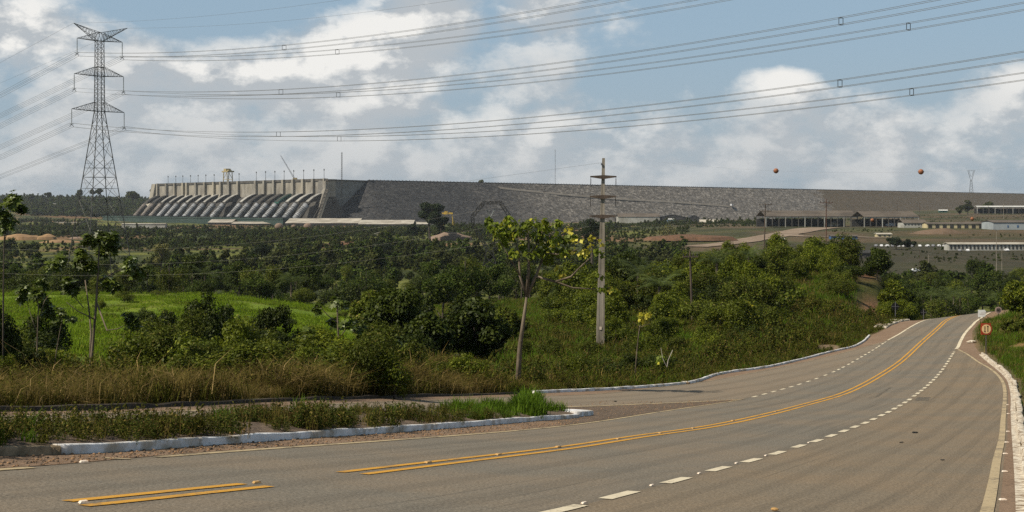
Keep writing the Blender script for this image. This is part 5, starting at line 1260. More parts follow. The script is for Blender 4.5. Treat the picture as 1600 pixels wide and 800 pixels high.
# cars parked in a row at the right and a few others
def car(x, z, y, rz, mat, label, group):
    t = thing('parked_car', label, 'car', (x, z, y), rz, group)
    m = MB(); prof = [(-2.2, .35), (-2.25, .85), (-1.9, 1.0), (-1.2, 1.05), (-.7, 1.5), (.8, 1.52), (1.5, 1.0), (2.15, .85), (2.2, .35)]
    n = len(prof); V = [(a, -.85, b) for a, b in prof] + [(a, .85, b) for a, b in prof]; m.add(V, [tuple(reversed(range(n))), tuple(range(n, 2 * n))] + [(i, (i + 1) % n, (i + 1) % n + n, i + n) for i in range(n)]); m.build('body', M[mat], t)
    m = MB(); m.box((.05, 0, 1.27), (1.7, 1.73, .3)); m.build('windows', M['car_glass'], t)
    for a in (-1.35, 1.35):
        for b in (-.8, .8): m = MB(); m.disc((a, b, .33), .33, .2, 12); m.build('wheel', M['tyre'], t)
for i, px in enumerate([1369, 1377, 1386, 1395, 1404, 1413, 1425, 1437, 1449, 1458, 1467, 1476, 1488, 1500, 1560]):
    z = 845 if px > 1480 else 900; x = (px - 800) / F * z; car(x, z - (14 if px > 1480 else 0), g1(x, z) + .0, 1.2 + .2 * (i % 3), 'car_white' if i % 3 else 'car_grey', '%s car from the left in the parked row, %s' % (ORD[i], 'white' if i % 3 else 'grey'), 'cars parked in a row in the yard')
z = 600; x = (1429.5 - 800) / F * z; car(x, z, g1(x, z), .2, 'car_white', 'lone white car on the dark strip above the wood', None)
for i, (px, yt, yb, z) in enumerate([(1323, 380, 404, 640), (1265, 384, 398, 640), (1437, 391, 410, 620), (1451, 395, 416, 600), (1537, 394, 414, 600), (1557, 359, 416, 590), (1565.5, 388, 416, 590), (1568, 318, 335, 1880), (1402, 312, 332, 1850), (1437, 316, 333, 1850), (1334, 309, 331, 1700), (1544, 322, 334, 1880)]):
    near = z < 1000
    wood_pole(px, yt, yb, z, ['thin grey pole among the dark roofs by the hilltop bushes', 'short thin pole on the brown slope above the bushes', 'short dark pole beside the lone dark building', 'pole before the long white building, left one of the group', 'short pole on the dark strip right of the lone car', 'tall thin pole rising past the white building', 'thin pole just right of the tall one', 'far pole beside the canopy building', 'far thin pole before the smooth end of the dam', 'far lamp pole left of the green tank houses', 'far thin pole above the long hangar', 'far pole in front of the canopy building'][i], [1] if near and i % 2 else [], .14 if near else .35, 'concrete_pole' if i in (5, 6, 3, 7) else 'wood_pole', wid=6)

# ================================================================== vegetation
def leaves_mesh(C, N, D, Ls, Ws, bend=.15):
    """rhombus leaves: centres C, normals N, directions D, lengths, widths -> V, F"""
    D = D - N * (D * N).sum(1)[:, None]; D /= np.linalg.norm(D, axis=1)[:, None] + 1e-9
    S = np.cross(D, N); Ls = Ls[:, None]; Ws = Ws[:, None]
    v = np.stack([C - D * Ls / 2, C + S * Ws / 2 + N * Ls * bend, C + D * Ls / 2, C - S * Ws / 2 + N * Ls * bend], 1)
    n = len(C); return v.reshape(-1, 3), np.arange(4 * n).reshape(n, 4)
def unitv(a): return a / (np.linalg.norm(a, axis=1)[:, None] + 1e-9)
def crown(seed, n, R, H, leaf, base=0.0, nl=12, lob=(.28, .5), flat=1.0, aspect=.6, droop=.2, fill=.35, top=1.0):
    """uneven crown made of leafy lobes in an ellipsoid between z = base and H"""
    r = np.random.default_rng(seed); cz = (base + H) / 2; hz = (H - base) / 2
    cs, rs = [], []
    for i in range(nl):
        rad = r.uniform(*lob) * min(R, hz * 1.3)
        d = unitv(r.normal(size=(1, 3)))[0]; q = r.uniform(.35, 1) ** .6
        c = np.array([d[0] * (R - rad * .8) * q, d[1] * (R - rad * .8) * q, cz + d[2] * (hz - rad * .8) * q])
        cs.append(c); rs.append(rad)
    cs = np.array(cs); rs = np.array(rs); w_ = rs ** 2 / (rs ** 2).sum(); li = r.choice(nl, n, p=w_)
    d = unitv(r.normal(size=(n, 3))); d[:, 2] = np.abs(d[:, 2]) * top - (1 - top) * .2 + r.normal(0, .3, n) * .5 if top != 1.0 else d[:, 2]
    q = 1 - np.abs(r.normal(0, fill, n)); q = np.clip(q, 0, 1.12) + r.normal(0, .05, n)
    C = cs[li] + d * (rs[li] * q)[:, None] * np.array([1, 1, .85 * flat])
    C[:, 2] = np.maximum(C[:, 2], base + r.uniform(0, .12, n) * H)
    N = unitv(d * .7 + r.normal(0, .55, (n, 3)) + np.array([0, 0, .55])); D = unitv(d + r.normal(0, .8, (n, 3)) + np.array([0, 0, -droop]))
    L = leaf * r.uniform(.6, 1.35, n); return leaves_mesh(C, N, D, L, L * aspect)
def mesh_leaf(name, VF, mat, smooth=False): return mesh_np(name, VF[0], VF[1], mat, smooth)
def trunk_mesh(seed, H, r0, crown_base, R, n_limbs=5, lean=.1, mat='bark_dark'):
    r = random.Random(seed); m = MB(); top = (r.uniform(-lean, lean) * H, r.uniform(-lean, lean) * H, H * .8)
    m.tube([(0, 0, -.3), (top[0] * .2, top[1] * .2, H * .3), (top[0] * .7, top[1] * .7, H * .6), top], [r0, r0 * .8, r0 * .55, r0 * .2], 7)
    for i in range(n_limbs):
        a = 2 * math.pi * (i + r.random() * .6) / n_limbs; f = r.uniform(.35, .7); z0 = H * .8 * f; k = r.uniform(.5, .8)
        m.tube([(top[0] * f, top[1] * f, z0), (top[0] * f + math.cos(a) * R * k * .5, top[1] * f + math.sin(a) * R * k * .5, z0 + H * .14), (math.cos(a) * R * k, math.sin(a) * R * k, z0 + H * .22)], [r0 * .4, r0 * .28, r0 * .1], 5)
    return mesh_np('trunk', m.v, m.f, M[mat])

# prototype meshes shared by the copies
BUSH = {}
for kname, mk, n, leaf, cnt in (('bush', 'bush', 4600, .125, 6), ('dark', 'dark', 6000, .135, 5), ('mid', 'mid', 4400, .115, 4)):
    BUSH[kname] = [(mesh_leaf('foliage', crown(100 + 7 * i + len(kname), n, (1.5, 2.1, 1.7, 1.3, 1.9, 1.6)[i], (2.8, 2.0, 2.6, 3.3, 2.3, 2.9)[i], leaf, .05, (15, 22, 11, 18, 26, 13)[i], (.18, .5), fill=.34), L_[mk]), trunk_mesh(40 + i, 1.9, .06, .2, 1.0, 6, .1)) for i in range(cnt)]
TREE = {}
for kname, mk, n, leaf, cnt, aspect in (('forest', 'forest', 3400, .30, 6, .7), ('fdark', 'dark', 3600, .30, 3, .7), ('fmid', 'mid', 3000, .28, 3, .7)):
    TREE[kname] = [(mesh_leaf('crown', crown(300 + 11 * i + len(kname), n, (3.0, 4.0, 3.4, 2.4, 3.8, 3.1)[i], (8.4, 6.2, 7.4, 9.4, 6.8, 7.8)[i], leaf, (2.2, .6, 1.6, 1.0, .4, 2.6)[i], (12, 20, 9, 15, 24, 11)[i], (.2, .55), flat=(.9, .7, 1, 1, .8, .6)[i], fill=.34), L_[mk]), trunk_mesh(60 + i, 7, .17, 2, 2.4, 5)) for i in range(cnt)]
counts = {}
def plant(name, proto, x, z, sc, label, cat, group, part='crown', sz=None, sink=.1, stem='trunk', rz=None):
    t = thing(name, label, cat, (x, z, g1(x, z) - sink), random.uniform(0, 6.28) if rz is None else rz, group); s = (sc, sc, sz or sc)
    a = obj(part, proto[0], t); a.scale = s; b = obj(stem, proto[1], t); b.scale = s
    return t
def pick(kinds): return random.choice(random.choice(kinds))

# --- bushes on the slope left of the crest
def jitter_field(px0, px1, z0, z1, sp, seed, test=None, jit=.45):
    r = np.random.default_rng(seed); out = []; z = z0
    while z < z1:
        k = z / F; xs = np.arange((px0 - 800) * k, (px1 - 800) * k, sp)
        for x in xs:
            X = x + r.uniform(-jit, jit) * sp; Z = z + r.uniform(-jit, jit) * sp; px = X / Z * F + 800
            if test is None or test(X, Z, px): out.append((X, Z, px))
        z += sp
    return out
def clear_of_road(pts, d):
    P = np.array([(p[0], p[1]) for p in pts]); ds = np.abs(seg_dist(P, corr_c, False)); ins = inside(P, corr)
    return [p for p, a, b in zip(pts, ds, ins) if a > d and not b]
def hill(X, Z, px):
    y0 = np.interp(Z, [95, 105, 115, 125, 135, 155, 240], [1075, 1165, 1245, 1305, 1345, 1425, 1460]); lo = np.interp(Z, [95, 130, 240], [905, 870, 850])
    if not (lo < px < y0): return False
    if 1333 < px < 1364 and Z > 165: return False
    if 1333 < px < 1364 and Z > 138 and vnoise(X, Z, 5, 4) > .35: return False
    if abs(px - 1081) < 22 and Z < 133: return False
    if abs(px - 939) < 16 and Z < 104: return False
    return vnoise(X, Z, 11, 77) > .12 and not (px > 1290 and Z < 150 and vnoise(X, Z, 5, 4) > .5)
hb = clear_of_road(jitter_field(850, 1460, 98, 232, 4.5, 5, hill), 3.5)
hb.sort(key=lambda p: p[1]); print('hill bushes', len(hb))
HL = {'bush': 'leafy green bush in the thicket on the slope left of the road crest', 'dark': 'dark dense bush in the thicket on the slope left of the road crest', 'mid': 'dull green bush in the thicket on the slope left of the road crest'}
for i, (x, z, px) in enumerate(hb[:270]):
    kd = random.choices(['bush', 'dark', 'mid'], [6, 1.8, 2.4])[0]; sc = random.uniform(.8, 1.6) * (.95 if z < 125 else 1.2)
    if px > 1385: sc *= .8
    if 1215 < px < 1345 and z < 165: sc *= .62; kd = random.choice(['mid', 'mid', 'bush'])
    zone = ('in the row nearest the far kerb' if z < 118 else 'on the ridge top of the slope' if z > 205 else 'half way up the slope' if z < 160 else 'high on the slope')
    side_ = 'right of the concrete pole' if px < 1000 else 'behind the thin wooden pole' if px < 1110 else 'under the dirt road bend' if px < 1200 else 'below the long hangar' if px < 1290 else 'beside the red cut bank' if px < 1345 else 'by the road crest'
    lab = ('small' if sc < 1.1 else 'big' if sc > 1.55 else 'middling') + {'bush': ' leafy green', 'dark': ' dark dense', 'mid': ' dull green'}[kd] + ' bush ' + zone + ' ' + side_
    plant('bush', random.choice(BUSH[kd]), x, z, sc, lab, 'bush', 'bushes on the slope by the road', 'foliage', sc * random.uniform(.75, 1.1), .15, 'stem')

# --- dark shrubs between the verge and the meadow : (column, distance, half width in photo px, top row, kind)
shr = [(-20, 44, 60, 470, 'dark'), (28, 60, 40, 480, 'dark'), (70, 64, 45, 482, 'dark'), (95, 50, 28, 548, 'bush'), (50, 46, 40, 535, 'dark'), (5, 42, 30, 545, 'bush'), (185, 50, 22, 560, 'dark'),
       (228, 60, 42, 523, 'dark'), (250, 78, 38, 480, 'dark'), (295, 66, 45, 488, 'mid'), (330, 74, 50, 458, 'dark'), (362, 62, 45, 505, 'mid'), (350, 50, 48, 540, 'mid'), (405, 68, 45, 478, 'mid'), (430, 80, 45, 470, 'dark'), (445, 58, 45, 515, 'dark'),
       (405, 48, 45, 545, 'bush'), (480, 52, 40, 535, 'bush'), (505, 62, 40, 512, 'mid'), (545, 56, 45, 525, 'bush'), (585, 64, 42, 505, 'dark'), (600, 52, 40, 545, 'bush'), (640, 56, 45, 540, 'bush'), (690, 58, 45, 545, 'bush'), (735, 58, 42, 550, 'bush'), (650, 70, 40, 518, 'dark'), (765, 66, 32, 560, 'dark'),
       (875, 78, 24, 545, 'mid'), (905, 74, 30, 540, 'bush'), (945, 76, 34, 552, 'dark'), (985, 80, 26, 556, 'dark'), (1025, 82, 34, 540, 'dark'), (860, 90, 26, 525, 'mid'), (925, 96, 26, 528, 'mid'), (820, 88, 24, 530, 'mid'), (975, 98, 26, 530, 'mid'), (1060, 100, 26, 525, 'mid'), (1105, 108, 26, 510, 'bush')]
sl_names = {'dark': 'dark dense shrub', 'mid': 'dull olive shrub', 'bush': 'green leafy shrub'}
def where(px): return 'left of the forked pale tree' if px < 110 else 'just right of the pale forked tree' if px < 300 else 'below the bright meadow' if px < 520 else 'under the big dark trees' if px < 800 else 'at the foot of the concrete pole'
for (px, z, hwp, ytop, kd) in shr:
    x = (px - 800) / F * z; g = g1(x, z); h = (HY - ytop) / F * z - g; h = max(.6, h); R_ = hwp / F * z
    p = random.choice(BUSH[kd]); plant('shrub', p, x, z, R_ / 1.65, '%s%s %s%s' % ('low ' if h < 1.6 else 'tall ' if h > 3 else '', sl_names[kd], where(px), '' if z < 60 else ', set further back' if z < 76 else ', farthest of its patch'), 'shrub', 'shrubs between verge and meadow', 'foliage', h / 2.5, .1, 'stem')

rs = random.Random(77)
for i in range(58):
    px = rs.uniform(205, 640) if i < 44 else rs.uniform(-20, 80); z = rs.uniform(43, 60) if i < 44 else rs.uniform(46, 58); x = (px - 800) / F * z; h = rs.uniform(1.0, 2.3) * (1.15 if z > 52 else .85); sc = rs.uniform(.75, 1.5)
    if abs(px - 137) < 25: continue
    kd = rs.choice(['mid', 'mid', 'bush', 'dark', 'bush'])
    plant('shrub', rs.choice(BUSH[kd]), x, z, sc * .8, '%s %s %s%s' % ('low' if h < 1.6 else 'waist high' if h < 2 else 'taller', {'mid': 'olive bush', 'bush': 'green bush', 'dark': 'dark bush'}[kd], 'behind the brown verge grass ' + ('below the left meadow' if px < 300 else 'below the gravel heaps' if px < 420 else 'by the pale glossy leaved tree' if px < 560 else 'before the dark clump'), '' if sc < 1.1 else ', wide'), 'shrub', 'tangled scrub behind the verge grass', 'foliage', h / 2.5, .15, 'stem')

for i in range(34):
    z = rs.uniform(130, 226) if i < 26 else rs.uniform(75, 120); px = rs.uniform(-10, 640) if i < 26 else rs.choice([rs.uniform(205, 330), rs.uniform(380, 560)]); x = (px - 800) / F * z; sc = rs.uniform(.5, 1.3) * (1.2 if z > 200 else .8); kd = rs.choice(['mid', 'dark', 'bush'])
    plant('shrub', rs.choice(BUSH[kd]), x, z, sc, '%s %s on the bright meadow, %s, %s' % ('small' if sc < .8 else 'large', {'mid': 'olive bush', 'bush': 'green bush', 'dark': 'dark bush'}[kd], 'at its far rim' if z > 190 else 'on its upper half' if z > 125 else 'on its near half', 'under the lattice tower' if px < 200 else 'below the penstocks' if px < 420 else 'towards the dark clump'), 'shrub', 'bushes dotted over the meadow', 'foliage', sc * rs.uniform(.6, 1.0), .15, 'stem')

# --- the big dark trees in the middle : built for their own outline
def big_dark(px, z, hwp, ytop, seed, label, n=9000, mk='dark', leaf=.24, base=.4):
    x = (px - 800) / F * z; g = g1(x, z); h = (HY - ytop) / F * z - g; R_ = hwp / F * z
    t = thing('tree', label, 'tree', (x, z, g - .1), random.uniform(0, 6), None)
    obj('crown', mesh_leaf('crown', crown(seed, n, R_, h, leaf, base, 26, (.22, .42), fill=.22), L_[mk]), t); obj('trunk', trunk_mesh(seed, h * .8, .16, 1, R_ * .7, 6), t)
big_dark(625, 84, 62, 426, 501, 'large dark round tree, left one of the dark clump in the middle')
big_dark(690, 92, 55, 432, 502, 'large dark tree in the middle of the dark clump')
big_dark(738, 78, 62, 458, 503, 'wide dark shrubby tree, right end of the dark clump', 11000)
big_dark(665, 74, 45, 482, 504, 'lower dark tree in front of the dark clump', 7000)
big_dark(575, 96, 40, 448, 505, 'dull bushy tree at the right edge of the meadow', 6000, 'mid')
big_dark(790, 110, 38, 470, 506, 'olive bushy tree behind the right end of the dark clump', 5000, 'mid')
big_dark(1369, 200, 17, 383, 507, 'small dark upright tree beside the red cut bank', 3000, 'dark', .30, .2)
big_dark(978, 185, 46, 385, 508, 'dark tree behind the concrete pole, left part of the thicket', 5000, 'dark', .34)
big_dark(908, 200, 34, 400, 509, 'dark tree just left of the concrete pole, in the valley', 4500, 'dark', .34)
big_dark(1035, 170, 40, 402, 510, 'dense tree standing above the thicket right of the pole', 5000, 'bush', .30)
big_dark(1395, 158, 26, 432, 511, 'bushy tree on the bank left of the crest, below the red cut', 4500, 'bush', .26)
big_dark(1420, 176, 24, 450, 512, 'dark bushy tree overhanging the left side of the crest', 4500, 'dark', .26)
big_dark(1600, 120, 38, 432, 513, 'bright leafy tree at the right edge beyond the round sign', 6500, 'bush', .22)
big_dark(1590, 150, 22, 440, 514, 'dull leafy tree behind the dim speed sign', 5000, 'mid', .26)
big_dark(1640, 100, 40, 440, 515, 'leafy tree at the right frame edge above the dirt lane', 5000, 'bush', .22)
big_dark(1590, 108, 26, 492, 516, 'low brown green shrub on the bank right of the round sign', 4500, 'mid', .16, .05)
big_dark(1572, 122, 12, 503, 517, 'low leafy shrub behind the round sign', 2500, 'bush', .16, .05)

# --- the wood: single trees in the valley, nearest first
def wood(X, Z, px):
    if px < 860: return Z > np.interp(px, [-60, 330, 560, 640, 860], [222, 225, 235, 170, 215]) and vnoise(X, Z, 38, 12) > .20
    if px > 1400: return Z > 250 and vnoise(X, Z, 30, 12) > .05
    return False
wt = jitter_field(-60, 860, 170, 460, 12.5, 15, wood); wr = jitter_field(1385, 1680, 235, 480, 10.5, 16, wood)
wt = sorted(wt, key=lambda p: p[1])[:165]; wr = sorted(wr, key=lambda p: p[1])[:110]; print('wood', len(wt), len(wr))
for (x, z, px), side in [(p, 'l') for p in wt] + [(p, 'r') for p in wr]:
    kd = random.choices(['forest', 'fdark', 'fmid'], [5, 2.5, 2])[0]; sc = random.uniform(.65, 1.15)
    if side == 'r': sc *= random.uniform(.9, 1.2)
    lab = {'forest': 'green', 'fdark': 'dark', 'fmid': 'dull olive'}[kd] + (' tree in the wood behind the bright meadow' if side == 'l' else ' tree in the wood in the dip beyond the road crest')
    lab = ('small ' if sc < .78 else 'large ' if sc > 1.02 else '') + {'forest': 'green', 'fdark': 'dark', 'fmid': 'dull olive'}[kd] + ' tree ' + ('at the front of the wood ' if z < (262 if side == 'l' else 290) else 'deep in the wood ' if z > 330 else 'inside the wood ')
    lab += ('under the lattice tower' if px < 220 else 'below the penstocks' if px < 420 else 'behind the dark clump' if px < 640 else 'by the leafy yellowing tree' if px < 860 else 'left of the road crest' if px < 1450 else 'over the road crest' if px < 1530 else 'behind the round signs')
    plant('forest_tree', random.choice(TREE[kd]), x, z, sc, lab, 'tree', 'trees of the wood behind the meadow' if side == 'l' else 'trees of the wood beyond the crest', sz=sc * random.uniform(.7, 1.3), sink=.3)
far_edge_l = max(p[1] for p in wt); far_edge_r = max(p[1] for p in wr)

# --- scatter through geometry nodes, for what nobody could count
def protos(name, meshes):
    c = bpy.data.collections.new(name)
    for i, me in enumerate(meshes): o = bpy.data.objects.new('%s_%02d' % (name, i), me); c.objects.link(o)
    return c
def scatter(name, P, S, col, n_pick, label, seed=1, tilt=.12, rz=None):
    r = np.random.default_rng(seed); n = len(P); me = bpy.data.meshes.new(name); me.vertices.add(n); me.vertices.foreach_set('co', np.asarray(P, np.float32).ravel())
    rot = np.column_stack([r.normal(0, tilt, n), r.normal(0, tilt, n), r.uniform(0, 6.283, n)]); S = np.asarray(S, float); S = np.column_stack([S, S, S * r.uniform(.8, 1.2, n)]) if S.ndim == 1 else S
    for nm, tp, dat in (('rot', 'FLOAT_VECTOR', rot), ('scl', 'FLOAT_VECTOR', S)):
        a = me.attributes.new(nm, tp, 'POINT'); a.data.foreach_set('vector', dat.astype(np.float32).ravel())
    a = me.attributes.new('pick', 'INT', 'POINT'); a.data.foreach_set('value', r.integers(0, n_pick, n).astype(np.int32))
    me.update(); o = obj(name, me); tag(o, label, None, None, 'stuff')
    ng = bpy.data.node_groups.new(name, 'GeometryNodeTree'); ng.interface.new_socket('Geometry', in_out='INPUT', socket_type='NodeSocketGeometry'); ng.interface.new_socket('Geometry', in_out='OUTPUT', socket_type='NodeSocketGeometry')
    gi = ng.nodes.new('NodeGroupInput'); go = ng.nodes.new('NodeGroupOutput'); ip = ng.nodes.new('GeometryNodeInstanceOnPoints'); ci = ng.nodes.new('GeometryNodeCollectionInfo')
    ci.inputs['Collection'].default_value = col; ci.inputs['Separate Children'].default_value = True; ci.inputs['Reset Children'].default_value = True
    ip.inputs['Pick Instance'].default_value = True
    def na(nm, tp): q = ng.nodes.new('GeometryNodeInputNamedAttribute'); q.data_type = tp; q.inputs['Name'].default_value = nm; return q.outputs['Attribute']
    ng.links.new(gi.outputs[0], ip.inputs['Points']); ng.links.new(ci.outputs[0], ip.inputs['Instance']); ng.links.new(na('pick', 'INT'), ip.inputs['Instance Index'])
    ng.links.new(na('rot', 'FLOAT_VECTOR'), ip.inputs['Rotation']); ng.links.new(na('scl', 'FLOAT_VECTOR'), ip.inputs['Scale']); ng.links.new(ip.outputs[0], go.inputs[0])
    md = o.modifiers.new('scatter', 'NODES'); md.node_group = ng; return o
def onground(X, Z, dz=0.0): return np.column_stack([X, Z, G(X, Z) + dz])
def field(px0, px1, z0, z1, n, seed, power=1.0):
    """uniform over the ground between two bearings"""
    r = np.random.default_rng(seed); z = np.sqrt(r.uniform(z0 ** 2, z1 ** 2, n)) if power == 1 else z0 * (z1 / z0) ** r.uniform(0, 1, n); px = r.uniform(px0, px1, n); return (px - 800) / F * z, z, px

far_col = protos('far_tree', [mesh_leaf('far_tree', crown(700 + i, 460, (3.6, 5.0, 4.4, 3.0, 5.4, 4.0)[i], (9.5, 6.5, 8, 11, 5.5, 8.5)[i], 1.1, .2, (9, 15, 11, 8, 18, 12)[i], (.2, .55), fill=.38, aspect=.8), L_['far' if i % 2 else 'forest']) for i in range(6)])
X1, Z1, p1 = field(-140, 1750, 300, 2650, 42000, 41)
keep = np.where(p1 < 900, Z1 > far_edge_l - 15, np.where(p1 > 1390, Z1 > far_edge_r - 10, Z1 > 235))
nz = fbm(X1, Z1, 110, 66); thr = np.where(p1 < 900, .43, .52) + np.where((p1 > 960) & (Z1 > 520), .08, 0)
thr = thr + np.where((p1 < 900) & (Z1 > 700), .10, 0)
keep &= nz > thr
keep &= ~((p1 > 1180) & (Z1 > 560) & (Z1 < 1750)); keep &= ~((p1 > 1075) & (p1 < 1300) & (Z1 > 480) & (Z1 < 1500))
keep &= ~((Z1 > 1650) & (p1 > 180) & (p1 < 700)); keep &= ~((Z1 > 950) & (Z1 < 1350) & (p1 < 150))
# a strip of forest along the back rim keeps under the dam
keep &= ~((Z1 > 2150) & (p1 > 150))
keep &= ~((p1 > 1370) & (Z1 > 520))
X1, Z1 = X1[keep], Z1[keep]; print('far trees', len(X1)); S1 = (.3 + .85 * rng.uniform(0, 1, len(X1)) ** 1.6) * (.75 + .5 * fbm(X1, Z1, 60, 9)) * np.where(Z1 > 1000, .8, 1.05)
scatter('far_wood', onground(X1, Z1, -.5), S1, far_col, 6, 'dense dark green wood covering the valley floor', 4)
# scrub between
X2, Z2, p2 = field(-140, 1750, 240, 2100, 26000, 43); keep = np.where(p2 < 900, Z2 > 260, np.where(p2 > 1390, Z2 > far_edge_r, Z2 > 232)) & ~((p2 > 1085) & (p2 < 1290) & (Z2 > 560) & (Z2 < 1500) & (fbm(X2, Z2, 50, 3) < .56)) & ~((p2 > 1290) & (Z2 > 560) & (fbm(X2, Z2, 60, 8) < .60)) & ~((Z2 > 1100) & (Z2 < 1330) & (p2 < 130))
keep &= fbm(X2, Z2, 60, 19) > .44
keep &= ~((p2 > 1075) & (p2 < 1300) & (Z2 > 600) & (Z2 < 1500))
X2, Z2 = X2[keep], Z2[keep]; S2 = rng.uniform(.10, .42, len(X2)) * np.where(X2 / Z2 * F + 800 > 1290, .6, 1); scatter('valley_scrub', onground(X2, Z2, -.3), S2, far_col, 6, 'low scrub between the woods and yards of the valley', 5)
# hills at the left skyline
X3, Z3, p3 = field(-200, 300, 2900, 4500, 9000, 47); keep = (fbm(X3, Z3, 200, 71) > .43) & (p3 < 236 + (Z3 - 2900) * .05); X3, Z3 = X3[keep], Z3[keep]
scatter('hill_wood', onground(X3, Z3, -1), rng.uniform(.9, 2.1, len(X3)), far_col, 6, 'bluish distant wood along the hills left of the dam', 6)
# umbrella trees one can tell apart on the skyline, and the lone trees of the plain
def lone(px, ytop, ybase, z, hwp, label, mk='far', umbrella=True, seed=1, n=1400, trunk='bark_dark', cb=.5, leaf=None):
    k = z / F; x = (px - 800) * k; g = (HY - ybase) * k; g = min(g, g1(x, z) if ybase > 300 and z < 2600 else g); H = (HY - ytop) * k - g; R_ = hwp * k
    t = thing('tree', label, 'tree', (x, z, g), seed, None); leaf = leaf or max(.3, .0011 * z)
    obj('crown', mesh_leaf('crown', crown(seed, n, R_, H, leaf, H * (cb + (.12 if umbrella else 0)), 12, (.3, .5), flat=.8, fill=.3, aspect=.8), L_[mk]), t)
    m = MB(); m.tube([(0, 0, -1), (R_ * .1, 0, H * .45), (0, 0, H * .82)], [H * .028, H * .020, H * .008], 6)
    for a in (0.5, 2.2, 3.9, 5.4): m.tube([(R_ * .08, 0, H * .45), (R_ * .5 * math.cos(a), R_ * .5 * math.sin(a), H * .75)], [H * .012, H * .005], 5)
    m.build('trunk', M[trunk], t)
lone(240, 292, 310, 3000, 7, 'flat crowned tree on the skyline just left of the dam', seed=21, cb=.35)
lone(208, 297, 318, 3100, 14, 'broad tree on the skyline between the tower and the dam', seed=22, umbrella=False, cb=.2)
lone(155, 293, 316, 3100, 6, 'slim tree on the skyline seen through the tower, left one', seed=23, cb=.4)
lone(146, 294, 316, 3150, 5, 'second slim tree on the skyline seen through the tower', seed=24, cb=.4)
lone(124, 295, 316, 3200, 6, 'bushy tree on the skyline behind the left tower leg', seed=25, umbrella=False, cb=.3)
lone(75, 300, 318, 3200, 6, 'umbrella tree on the skyline left of the tower', seed=26, cb=.4)
lone(50, 302, 318, 3250, 6, 'round tree on the skyline near the left edge tree', seed=27, cb=.3)
lone(672, 311, 376, 1130, 23, 'lone tall dark tree standing before the rockfill, wide uneven crown', 'fdarkleaf', False, 28, 7500, cb=.36, leaf=1.2)
lone(690, 332, 372, 1150, 13, 'smaller dark tree leaning on the right of the lone tall tree', 'fdarkleaf', False, 29, 3500, cb=.25, leaf=1.2)
lone(645, 344, 374, 1120, 13, 'low dark tree at the left foot of the lone tall tree', 'fdarkleaf', False, 30, 1600, cb=.1, leaf=1.0)
lone(752, 280, 290, 2700, 5, 'small round tree alone on the crest of the rockfill dam', 'far', False, 31, 400, cb=.1)
lone(251, 371, 430, 560, 17, 'pale olive tree with drooping crown in the valley right of the tower', 'olive', False, 32, 2600, cb=.25, leaf=.5)
lone(925, 334, 400, 640, 20, 'dark tree left of the concrete pole top, in the valley', 'fdarkleaf', False, 33, 2400, cb=.3, leaf=.6)
lone(600, 372, 400, 700, 24, 'dark round tree in the scrub under the pale tent', 'fdarkleaf', False, 34, 2400, cb=.15, leaf=.6)
lone(410, 376, 410, 700, 20, 'dark round tree in the wood below the gravel heaps', 'fdarkleaf', False, 35, 2200, cb=.15, leaf=.6)
lone(1400, 366, 392, 860, 16, 'dark spreading tree beside the yellow kiosk', 'fdarkleaf', False, 36, 2000, cb=.2, leaf=.7)
lone(1420, 372, 392, 850, 14, 'dark tree beside the car row, right of the spreading tree', 'fdarkleaf', False, 37, 1500, cb=.2, leaf=.7)
lone(1512, 311, 334, 2100, 10, 'dark tree before the grassy end of the dam, near the tanks', 'far', False, 38, 900, cb=.1)
lone(1545, 313, 334, 2250, 13, 'round dark tree behind the white canopy building', 'far', False, 39, 900, cb=.1)
lone(1500, 318, 335, 2080, 8, 'smaller dark tree left of the one by the tanks', 'far', False, 40, 700, cb=.1)
lone(1045, 348, 372, 1000, 16, 'grey leafless looking bush tree below the dark warehouse', 'olive', False, 51, 900, cb=.1, leaf=.6)

# --- palms
def palm(x, z, H, label, seed, fr=2.6):
    r = random.Random(seed); t = thing('palm_tree', label, 'palm', (x, z, g1(x, z) - .1), 0, None); m = MB(); m.tube([(0, 0, 0), (0, 0, H * .55)], [.18, .14], 7); m.build('trunk', M['bark'], t)
    V = []; Fq = []
    for i in range(17):
        a = 2 * math.pi * i / 17 + r.uniform(-.2, .2); el = r.uniform(.5, 1.4); L = fr * r.uniform(.8, 1.15); P = []
        for k in range(9):
            f = k / 8; e = el - f * f * 1.5; P.append(Vector((math.cos(a) * L * f * math.cos(el * .55), math.sin(a) * L * f * math.cos(el * .55), H * .55 + L * (math.sin(el) * f - .75 * f * f * (1.2 - .4 * el)))))
        for k in range(1, 9):
            d = (P[k] - P[k - 1]).normalized(); s = d.cross(Vector((0, 0, 1))).normalized(); ll = fr * .28 * (1 - abs(k / 8 - .45))
            for q in (-1, 1):
                for w_ in (0, .5):
                    b0 = P[k - 1].lerp(P[k], w_); tip = b0 + s * q * ll + d * ll * .6 - Vector((0, 0, ll * .35)); n0 = len(V); V += [tuple(b0), tuple(b0 + d * .08), tuple(tip)]; Fq.append((n0, n0 + 1, n0 + 2))
            n0 = len(V); V += [tuple(P[k - 1] + s * .025), tuple(P[k - 1] - s * .025), tuple(P[k])]; Fq.append((n0, n0 + 1, n0 + 2))
    obj('crown', mesh_np('crown', V, Fq, L_['palm']), t)
